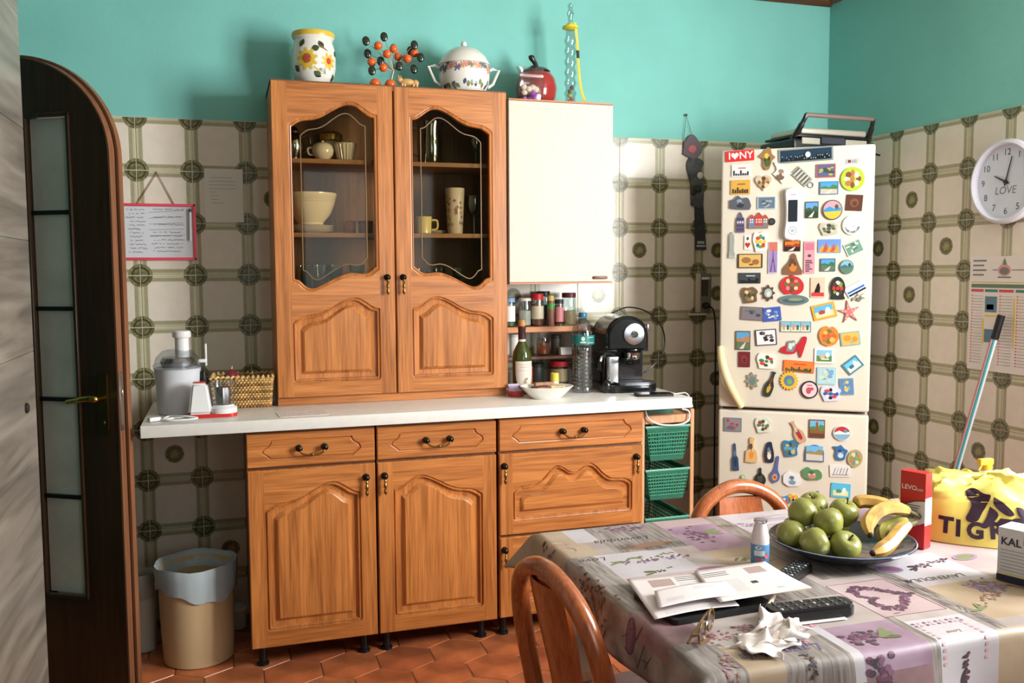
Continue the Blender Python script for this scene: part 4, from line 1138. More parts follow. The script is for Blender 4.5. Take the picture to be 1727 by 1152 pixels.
# yellow candle pack behind the dish
t = thing('candle', 'short pillar candle, yellow above and white below, behind the dish', 'candle', (1.575, -.315, Z))
b = MB(); b.lathe([(.0165, 0), (.017, .002), (.017, .05)], seg=20); b.build('wax_base', pal((226, 220, 200)), t); b = MB(); b.lathe([(.017, .05), (.017, .082), (.014, .085), (0, .083)], seg=20); b.build('wax_top', pal((224, 196, 84)), t)
b = MB(); b.tube([(0, 0, .083), (.001, 0, .090)], .0009, 5); b.build('wick', LEGM, t)
# snack bag by the cabinet foot
t = thing('snack_bag', 'crumpled red and lilac packet between cabinet and dish', 'packet', (1.404, -.335, Z))
b = MB(); lv = [(0, .030, .028), (.010, .034, .030), (.022, .030, .024), (.034, .020, .010), (.044, .022, .003)]; vs = []; fs = []; N_ = 18; rng = random.Random(2)
for i, (z, w, d) in enumerate(lv):
    for k in range(N_):
        a = 2 * PI * k / N_; q = 1 + rng.uniform(-.08, .08); vs.append(Vector((w * math.cos(a) * q - .3 * z, d * math.sin(a) * q, z)))
for i in range(len(lv) - 1):
    for k in range(N_): fs.append((i * N_ + k, i * N_ + (k + 1) % N_, (i + 1) * N_ + (k + 1) % N_, (i + 1) * N_ + k))
fs.append(tuple(range(N_))); fs.append(tuple((len(lv) - 1) * N_ + k for k in range(N_)))
for q, f in enumerate(fs): b.add([], [])
b.v = [tuple(v) for v in vs]; b.f = fs; b.mi = [0 if q < N_ * 2 else 1 for q in range(len(fs))]
b.build('wrapper', [pal((186, 62, 56)), pal((176, 156, 186))], t); b = MB(); b.box(-.034, -.003, .0435, .012, .003, .050, .001, 1); b.build('crimped_seam', pal((196, 176, 200)), t)

# coffee machine
t = thing('coffee_machine', 'black espresso machine with a round chrome dial', 'coffee machine', (1.885, -.270, Z), rz=-.10)
hw = .092
arch = [(-hw, .02), (hw, .02), (hw, .20)] + [(hw * math.cos(PI * k / 20), .20 + .112 * math.sin(PI * k / 20) ** .8) for k in range(1, 20)] + [(-hw, .20)]
b = MB(); b.prism(arch, -.02, .11); b.build('rear_housing', m_blk, t, angle=35)
ah = [(-hw, .165), (hw, .165), (hw, .215)] + [(hw * math.cos(PI * k / 20), .215 + .098 * math.sin(PI * k / 20) ** .8) for k in range(1, 20)] + [(-hw, .215)]
b = MB()
pr = MB(); rings(pr, ah, [(0, -.085), (.006, -.099), (.016, -.106)], True); pr.add([], [])
b.v = pr.v; b.f = pr.f; b.mi = pr.mi; n = len(ah)
b.add([Vector((x, -.085, z)) for x, z in ah] + [Vector((x, -.02, z)) for x, z in ah], [(i, (i + 1) % n, (i + 1) % n + n, i + n) for i in range(n)])
b.build('brew_head', m_blk, t, angle=35)
MY = Matrix.Rotation(PI / 2, 4, 'X')
b = MB(); b.lathe([(0, 0), (.046, 0), (.046, .005), (.043, .010), (.030, .013), (0, .014)], M=Matrix.Translation((.022, -.104, .238)) @ MY, seg=32); dial = b.build('dial', m_steel, t)
b = MB(); b.lathe([(0, .012), (.015, .012), (.014, .022), (.010, .026), (0, .026)], M=Matrix.Translation((.022, -.104, .238)) @ MY, seg=20); b.build('dial_knob', m_chrome, dial)
b = MB(); b.lathe([(.030, .130), (.034, .135), (.036, .160), (.030, .166)], c=(.034, -.062, 0), seg=24); b.build('brew_group', m_chrome, t)
b = MB(); b.lathe([(.020, .108), (.031, .114), (.033, .130)], c=(.034, -.062, 0), seg=24); b.tube([(.022, -.085, .128), (-.016, -.135, .132), (-.046, -.165, .136)], [.010, .009, .011], 9); b.build('filter_holder', m_blk, t)
b = MB(); b.box(-.082, -.085, .030, -.030, -.022, .148, .010, 3); b.build('water_tank', m_steel, t)
b = MB(); b.box(-.090, -.06, .020, -.083, -.028, .155, .003, 2); b.build('tank_frame', m_blk, t)
b = MB(); b.tube(bez([(-.086, -.07, .148), (-.108, -.085, .145), (-.116, -.09, .120), (-.118, -.092, .096)], 5), .0055, 8); b.build('steam_pipe', m_chrome, t)
b = MB(); b.tube([(-.118, -.092, .128), (-.120, -.094, .090)], .008, 8); b.build('steam_grip', m_blk, t)
b = MB(); b.prism(rrect(-.104, -.135, .126, .11, .05, 6), 0, .030, M=Matrix(((1, 0, 0, 0), (0, 0, 1, 0), (0, 1, 0, 0), (0, 0, 0, 1)))); b.build('base', m_blk, t, angle=30)
b = MB(); b.prism(rrect(-.05, -.125, .118, -.03, .04, 6), .030, .040, M=Matrix(((1, 0, 0, 0), (0, 0, 1, 0), (0, 1, 0, 0), (0, 0, 0, 1)))); b.build('drip_tray', mat('tray_steel', (120, 124, 132), .3, .9), t, angle=30)
b = MB(); b.box(.091, -.075, .252, .100, -.05, .275, .004, 2); b.build('side_switch', m_steel, t)
b = MB(); b.ball((-.095, -.115, .028), .022, .020, .028); b.build('foot_lever', m_blk, t)
b = MB(); b.tube(bez([(-.02, .05, .318), (.06, .07, .34), (.16, .10, .315), (.235, .12, .24), (.24, .12, .14), (.18, .11, .075), (.10, .09, .035)], 8), .0032, 7); b.build('power_cord', m_blk, t)

# phone on its charging cable
t = thing('phone', 'black smartphone lying at the right end of the worktop', 'phone', (1.925, -.505, Z), rz=-.22)
b = MB(); b.prism(rrect(-.074, -.036, .074, .036, .008), 0, .009, M=Matrix(((1, 0, 0, 0), (0, 0, 1, 0), (0, 1, 0, 0), (0, 0, 0, 1)))); b.build('case', mat('black_matte', (18, 18, 20), .5), t)
b = MB(); b.prism(rrect(-.066, -.032, .066, .032, .004), .009, .0096, M=Matrix(((1, 0, 0, 0), (0, 0, 1, 0), (0, 1, 0, 0), (0, 0, 0, 1)))); b.build('screen', mat('phone_screen', (10, 10, 14), .06), t)
tag(MB().tube(bez([(2.000, -.522, Z + .004), (2.035, -.520, Z + .006), (2.065, -.515, Z + .004), (2.085, -.51, Z - .02), (2.100, -.505, Z - .055)], 6), .0024, 7).build('charging_cable', m_white), 'white charging cable hanging over the end of the worktop', 'cable')

# ================================================================== FRIDGE
FW, FD, FH = .570, .545, 1.882
FM = Matrix.Translation((2.206, -.525, 0)) @ Matrix.Rotation(R(-36.18), 4, 'Z')
m_fr = mat('fridge_enamel', (216, 207, 192), .35)
m_frs = mat('fridge_side', (206, 200, 190), .4)
m_gask = mat('grey_gasket', (96, 88, 78), .7)
fr = thing('fridge', 'tall cream fridge freezer set across the corner', 'fridge')
fr.matrix_world = FM
GZ = .850
b = MB(); b.box(.003, .060, .03, FW - .003, FD, FH - .004, .006, 2); b.build('cabinet', m_frs, fr)
b = MB(); b.box(.012, .052, .05, FW - .012, .0605, FH - .012); b.build('gasket', m_gask, fr, smooth=False)
b = MB(); b.box(0, 0, GZ + .006, FW, .052, FH, .010, 3); ud = b.build('fridge_door', m_fr, fr)
b = MB(); b.box(0, 0, .06, FW, .052, GZ - .006, .010, 3); ld = b.build('freezer_door', m_fr, fr)
for x in (.04, FW - .07):
    b = MB(); b.lathe([(.016, 0), (.016, .03)], c=(x + .015, .10, 0), seg=12); b.build('foot', LEGM, fr)
    b = MB(); b.lathe([(.016, 0), (.016, .03)], c=(x + .015, FD - .06, 0), seg=12); b.build('foot', LEGM, fr)
# curved bar handles
def fridge_handle(par, z0, z1, flip):
    h = MB(); pts = []; N_ = 16
    for k in range(N_ + 1):
        s = k / N_; x = .006 + .085 * (s ** 1.6); y = -.004 - .030 * math.sin(PI * s) ; z = z0 + (z1 - z0) * s
        pts.append((x, y, z))
    h.tube(pts, [.007 + .011 * math.sin(PI * (.15 + .7 * k / N_)) for k in range(N_ + 1)], 10)
    h.build('handle', mat('cream_handle', (222, 206, 160), .28), par)
fridge_handle(ud, 1.10, .858, 0)
b = MB(); b.prism(rrect(.466, 1.808, .514, 1.830, .004), -.0016, 0); bd = b.build('badge', mat('badge_silver', (206, 206, 206), .3, .3), ud)
b = MB(); b.prism(ell(.478, 1.819, .0062, .0062), -.0022, -.0016); b.build('emblem', pal((110, 50, 66)), bd, smooth=False)
vs_, fs_ = text_mesh('LG', .014, 'LEFT'); b = MB(); b.add([Vector((v.x + .487, -.0021, v.y + 1.819)) for v in vs_], fs_); b.build('lettering', pal((70, 70, 76)), bd, smooth=False, fixn=False)

# handheld white remote clipped to the door
t = thing('handheld_remote', 'white handheld remote with dark screen held on the fridge door', 'remote'); t.matrix_world = FM @ Matrix.Translation((.276, -.0005, 1.622))
rp = smooth_pts([(0, -.102), (.028, -.094), (.034, -.070), (.029, -.02), (.030, .04), (.033, .085), (.024, .100), (0, .104)], 5)
rp = rp + [(-x, z) for x, z in reversed(rp[1:-1])]
b = MB(); rings(b, rp, [(0, 0), (0, -.014), (.003, -.019), (.006, -.021)], True); b.build('shell', m_white, t)
b = MB(); b.prism(rrect(-.017, -.028, .017, .056, .003), -.0225, -.0205); b.build('screen', mat('lcd_dark', (40, 46, 52), .2), t)
b = MB(); b.lathe([(.013, 0), (.0150, .0006), (.016, 0)], M=Matrix.Translation((0, -.0212, -.062)) @ MY, seg=20, close=False); b.lathe([(0, .001), (.006, .001), (.006, 0)], M=Matrix.Translation((0, -.0212, -.062)) @ MY, seg=16, close=False); b.build('button_ring', pal((170, 170, 174)), t)
b = MB(); b.box(-.010, -.0216, .075, .010, -.0208, .078); b.build('maker_mark', pal((150, 150, 150)), t, smooth=False)

# ---------------------------------------------------------------- magnets
def npoly(kind):
    """outline in units of half width / half height"""
    S = smooth_pts
    if kind == 'd': return ell(0, 0, 1, 1, 26)
    if kind == 'heart':
        return [(.062 * 16 * math.sin(a) ** 3, .066 * (13 * math.cos(a) - 5 * math.cos(2 * a) - 2 * math.cos(3 * a) - math.cos(4 * a)) + .1) for a in (2 * PI * k / 28 for k in range(28))]
    if kind == 'star': return [((1 if k % 2 == 0 else .30) * math.cos(PI / 2 + PI * k / 5), (1 if k % 2 == 0 else .30) * math.sin(PI / 2 + PI * k / 5)) for k in range(10)]
    if kind == 'sun': return [((1 if k % 2 == 0 else .80) * math.cos(2 * PI * k / 36), (1 if k % 2 == 0 else .80) * math.sin(2 * PI * k / 36)) for k in range(36)]
    if kind == 'tower': return [(-.9, -1), (.9, -1), (.8, .4), (.5, .5), (.3, .8), (0, 1), (-.3, .8), (-.5, .5), (-.8, .4)]
    if kind == 'bridge': return [(-1, -1), (1, -1), (1, -.6), (.5, -.5), (.5, .2), (.8, .25), (.3, .9), (0, 1), (-.3, .9), (-.8, .25), (-.5, .2), (-.5, -.5), (-1, -.6)]
    if kind == 'houses': return [(-1, -1), (1, -1), (1, .3), (.75, .7), (.5, .35), (.45, .5), (.1, 1), (-.25, .5), (-.3, .3), (-.6, .75), (-1, .25)]
    if kind == 'cloak': return S([(-1, -1), (1, -1), (.75, -.2), (.45, .45), (.35, .8), (.1, 1), (-.15, .8), (-.25, .35), (-.7, -.1), (-1, -.45)], 2)
    if kind == 'mask': return S([(0, -.9), (.5, -1), (.95, -.6), (1, .1), (.6, .7), (.2, .85), (0, 1), (-.2, .85), (-.6, .75), (-1, .2), (-.95, -.5), (-.5, -1)], 3)
    if kind == 'shoe': return S([(-1, -.55), (-.5, -.75), (.1, -.72), (.35, -.35), (.5, -1), (.62, -1), (.85, 0), (1, .85), (.7, .95), (.35, .2), (-.3, .15), (-.8, -.1)], 2)
    if kind == 'fruit': return S([(-.1, -1), (.6, -.8), (1, -.1), (.8, .6), (.35, .95), (.05, .8), (-.3, 1), (-.8, .7), (-1, 0), (-.7, -.75)], 3)
    if kind == 'bottle': return S([(-.6, -1), (.6, -1), (.95, -.7), (.95, -.1), (.4, .3), (.3, .8), (.45, .95), (-.45, .95), (-.3, .8), (-.4, .3), (-.95, -.1), (-.95, -.7)], 2)
    if kind == 'spatula': return [(-.9, -1), (.9, -1), (.8, -.1), (.35, .1), (.3, .9), (0, 1), (-.3, .9), (-.35, .1), (-.8, -.1)]
    if kind == 'spoon': return S([(0, -1), (.8, -.75), (.9, -.35), (.35, .05), (.22, .9), (0, 1), (-.22, .9), (-.35, .05), (-.9, -.35), (-.8, -.75)], 3)
    if kind == 'giraffe': return S([(-1, -1), (1, -1), (.9, -.1), (.45, .1), (.4, .7), (.6, .9), (.1, 1), (-.3, .85), (-.25, .1), (-.9, -.1)], 2)
    if kind == 'penguin': return S([(-.7, -1), (.8, -1), (1, -.2), (.7, .5), (.5, .95), (0, 1), (-.5, .85), (-.8, .3), (-1, -.3)], 3)
    if kind == 'archp': return [(-1, -1), (1, -1), (1, 0)] + [(math.cos(PI * k / 12), math.sin(PI * k / 12)) for k in range(1, 12)] + [(-1, 0)]
    if kind == 'pot': return S([(-.5, -1), (.5, -1), (.75, -.3), (1, .3), (.6, .5), (.3, .8), (0, 1), (-.3, .8), (-1, .75), (-.6, .3), (-.75, -.4)], 3)
    if kind == 'gourd': return S([(-.6, -1), (.6, -1), (1, -.5), (.7, .1), (.25, .4), (.2, 1), (-.2, 1), (-.25, .4), (-.7, .1), (-1, -.5)], 3)
    if kind == 'bird': return S([(-.2, -1), (.3, -.9), (.6, -.2), (1, .1), (.6, .4), (.4, .9), (0, 1), (-.4, .6), (-1, .2), (-.5, 0), (-.5, -.6)], 3)
    if kind == 'gull': return S([(0, -.6), (.5, -1), (.4, -.2), (1, .4), (.3, .3), (-.2, .9), (-1, 1), (-.5, .3), (-.7, -.3)], 3)
    if kind == 'boat': return S([(-1, -.8), (1, -1), (1, .2), (.7, .7), (.2, .6), (-.2, 1), (-.6, .5), (-1, .4)], 2)
    if kind == 'castle': return [(-1, -1), (1, -1), (1, -.1), (.6, -.1), (.6, .3), (.3, .3), (.3, .7), (.1, 1), (-.15, .7), (-.15, .2), (-.55, .2), (-.75, .5), (-.95, .2)]
    if kind == 'wreath': return S([(-.9, -1), (.9, -1), (.8, -.6), (1, 0), (.8, .6), (.3, 1), (-.3, 1), (-.8, .6), (-1, 0), (-.8, -.6)], 3)
    if kind == 'ornate':
        return [((.82 + .18 * math.cos(8 * a)) * math.cos(a), (.82 + .18 * math.cos(8 * a)) * math.sin(a)) for a in (2 * PI * k / 32 for k in range(32))]
    if kind == 'leafy': return [(-1, -.3), (-.3, -.1), (0, -.9), (.2, -.1), (.9, -.6), (.4, .2), (1, .5), (.2, .4), (.1, 1), (-.2, .3), (-.8, .4)]
    if kind == 'cloud': return S([(-.9, -.6), (-.3, -1), (.4, -.85), (.95, -.6), (1, .2), (.6, .8), (0, .7), (-.5, 1), (-1, .4)], 3)
    if kind == 'blob': return S([(-.6, -1), (.3, -.9), (.9, -.7), (.85, 0), (1, .5), (.4, 1), (-.2, .85), (-.8, .9), (-1, .2), (-.8, -.4)], 3)
    return None
def ccw(p):
    a = sum(p[i][0] * p[(i + 1) % len(p)][1] - p[(i + 1) % len(p)][0] * p[i][1] for i in range(len(p)))
    return p if a > 0 else list(reversed(p))
def picture(style, cols, rng):
    """list of (polygon in -1..1 units, colour)"""
    c = cols; o = []; q = lambda i: c[i % len(c)]
    RE = lambda x0, z0, x1, z1: [(x0, z0), (x1, z0), (x1, z1), (x0, z1)]
    f = .88
    if style in ('land', 'tower2'):
        o += [(RE(-f, 0, f, f), q(0)), (RE(-f, -f, f, 0), q(2)), ([(-f, -.1), (f, -.2), (f, .35), (.4, .5), (.05, .1), (-.4, .3), (-f, .15)], q(1))]
        if style == 'tower2': o += [(RE(-.15, -.6, .15, .6), q(2)), ([(-.15, .6), (.15, .6), (0, .85)], q(2)), (RE(-f, -f, f, -.5), (100, 64, 44))]
        else: o += [([(-.5, -f), (.1, -f), (.4, -.2), (.3, -.2)], (206, 200, 186))]
    elif style in ('skyline', 'skylinewide'):
        o.append((RE(-.94, -.92, .94, .92), q(0))); n = 7 if style == 'skyline' else 14
        for k in range(n):
            x = -.85 + 1.7 * k / n; o.append((RE(x, -.85, x + 1.4 / n, rng.uniform(-.55, .05)), q(1)))
        o.append((RE(-.3, .35, .5, .5), q(2)))
    elif style == 'nightpano':
        o.append((RE(-.94, -.8, .94, .8), q(0)))
        for k in range(22):
            x = -.9 + 1.8 * k / 22; h = rng.uniform(-.5, .1); o.append((RE(x, -.75, x + .06, h), q(2)))
            o.append((RE(x + .02, h - .25, x + .045, h - .1), q(1)))
        o += [(ell(.08, .0, .10, .42, 10), q(1)), (RE(-.9, -.8, .9, -.62), q(2))]
    elif style == 'garden':
        o.append((RE(-f, -f, f, f), q(0)))
        for k in range(11): o.append((ell(rng.uniform(-.65, .65), rng.uniform(-.6, .6), rng.uniform(.12, .3), rng.uniform(.1, .26), 7), q(1 + k % 2)))
    elif style == 'blobs':
        for k in range(9):
            a = 2 * PI * k / 8; r = .5 if k < 8 else 0
            o.append((ell(r * math.cos(a), r * math.sin(a), rng.uniform(.16, .30), rng.uniform(.16, .30), 8), q(k)))
    elif style == 'parts':
        o += [(ell(.05, -.35, .40, .38, 10), q(0)), (ell(-.05, .25, .28, .25, 10), q(1)), (ell(.25, .0, .14, .2, 8), q(2)), (ell(-.25, -.1, .12, .18, 8), q(2))]
    elif style in ('bars', 'bars3'):
        n = 9 if style == 'bars' else 3
        for k in range(n): o.append((RE(-.9, -.85 + 1.7 * k / n, .9, -.85 + 1.7 * (k + .6) / n) if style == 'bars3' else RE(-.85 + 1.7 * k / n, -.85, -.85 + 1.7 * (k + .5) / n, .85), q(k)))
    elif style == 'round':
        o += [(ell(0, 0, .9, .9, 24), q(0)), ([(.88 * math.cos(a), .88 * math.sin(a)) for a in (PI * .95 + PI * 1.1 * k / 18 for k in range(19))], q(2)), ([(-.86, .05), (-.3, .35), (.2, .1), (.82, .25), (.86, -.1), (-.86, -.2)], q(1)), (ell(.4, .3, .2, .25, 8), q(3))]
    elif style == 'disc': o += [(ell(0, 0, .55, .55, 18), q(0)), (ell(.05, -.1, .28, .3, 12), q(1))]
    elif style == 'dot': o += [(ell(0, 0, .6, .6, 14), q(0))]
    elif style == 'windows':
        for z in (-.8, -.45, -.1, .2):
            for x in (-.5, 0, .5): o.append((RE(x - .15, z, x + .15, z + .2), q(int(z * 10) % 2)))
    elif style == 'houses':
        o += [(RE(-.9, -.9, -.35, .2), q(1)), (RE(-.28, -.9, .42, .42), q(0)), (RE(.5, -.9, .95, .25), q(2))]
        for x in (-.75, -.55, -.15, .1, .3, .6, .8):
            for z in (-.3, 0): o.append((RE(x - .06, z, x + .06, z + .18), q(3)))
        o.append((RE(-.95, -.95, .95, -.65), q(2)))
    elif style == 'towncircle':
        for k in range(9):
            a = PI * 1.12 + PI * .76 * k / 8; o.append((ell(.72 * math.cos(a), .72 * math.sin(a), .12, .14, 7), q(k)))
        for k in range(5): o.append((ell(rng.uniform(-.5, .5), rng.uniform(-.2, .6), .06, .03, 6), q(2)))
    elif style == 'heartlet': o += [([(x * .8, z * .45 - .4) for x, z in npoly('heart')], q(0)), (ell(0, .55, .4, .25, 8), q(1))]
    elif style == 'strip':
        o += [(RE(-.8, .45, .8, .9), q(1)), (ell(0, .1, .35, .1, 8), q(0))]
        for k in range(6): o.append((RE(-.7, -.9 + k * .13, -.7 + rng.uniform(.7, 1.4), -.82 + k * .13), q(0)))
    elif style == 'flames':
        o.append((RE(-f, -f, f, f), q(2)))
        for k in range(5):
            x = -.7 + k * .33; o.append(([(x - .25, -f), (x + .25, -f), (x + .1, rng.uniform(.2, .8))], q(k % 2)))
    elif style == 'map':
        o += [(RE(-f, -f, f, f), q(0)), (ell(-.3, .1, .4, .45, 9), q(1)), (ell(.45, -.15, .3, .4, 9), q(1)), (ell(.1, -.5, .2, .15, 7), q(2))]
    elif style == 'spire': o += [(RE(-f, -.95, f, .4), q(2)), (RE(-f, .4, f, .95), q(1)), ([(-.6, -.9), (-.3, -.9), (-.1, -.3), (.1, -.3), (.3, -.9), (.6, -.9), (.12, 0), (0, .75), (-.12, 0)], q(0))]
    elif style == 'poster': o += [(RE(-f, -f, f, -.5), q(1)), ([(-.5, -.5), (.3, -.5), (.35, 0), (.15, .5), (-.1, .3), (-.3, -.1)], q(0))]
    elif style == 'wave': o += [(ell(0, -.1, .75, .5, 18), q(1)), (ell(.1, .1, .5, .3, 14), q(0))]
    elif style == 'beach':
        o += [(RE(-.78, 0, .78, .74), q(0)), (RE(-.78, -.74, .78, 0), q(1)), (ell(-.2, -.1, .3, .3, 9), q(2)), (ell(.35, .1, .2, .35, 9), q(3)), (RE(-.3, -.5, .5, -.35), q(3))]
    elif style == 'starbumps':
        for k in range(5):
            for r in (.3, .55): o.append((ell(r * math.cos(PI / 2 + 2 * PI * k / 5), r * math.sin(PI / 2 + 2 * PI * k / 5), .09, .09, 7), q(0)))
    elif style == 'tri':
        for k in range(3):
            x = -.93 + k * .63; o += [(RE(x, -.1, x + .58, .85), q(0)), (RE(x, -.85, x + .58, -.1), q(2)), (RE(x + .08, -.6, x + .24, .5), q(1)), (RE(x + .35, -.6, x + .5, .3), q(3))]
    elif style == 'shoepic': o += [([(-.5, -.5), (.0, -.55), (.2, 0), (.1, .6), (-.4, .5)], q(0)), (ell(-.2, 0, .16, .35, 9), q(1)), (ell(.02, .2, .1, .2, 8), q(1))]
    elif style == 'ringpic': o += [(ell(0, 0, .84, .84, 22), q(0)), (ell(-.1, -.1, .3, .4, 9), q(1)), (ell(.25, .1, .25, .2, 9), q(1)), (RE(-.3, .45, .3, .55), q(1))]
    elif style == 'spoonpic': o += [(ell(0, -.55, .5, .25, 12), q(0)), (ell(0, -.55, .25, .12, 10), q(1))]
    elif style == 'scribble':
        for k in range(5):
            x = -.7 + k * .3; o.append(([(x, -.6), (x + .06, -.6), (x + .3, .5), (x + .24, .5)], q(k % 2)))
        o.append((RE(-.8, -.7, .8, -.62), q(0)))
    return o
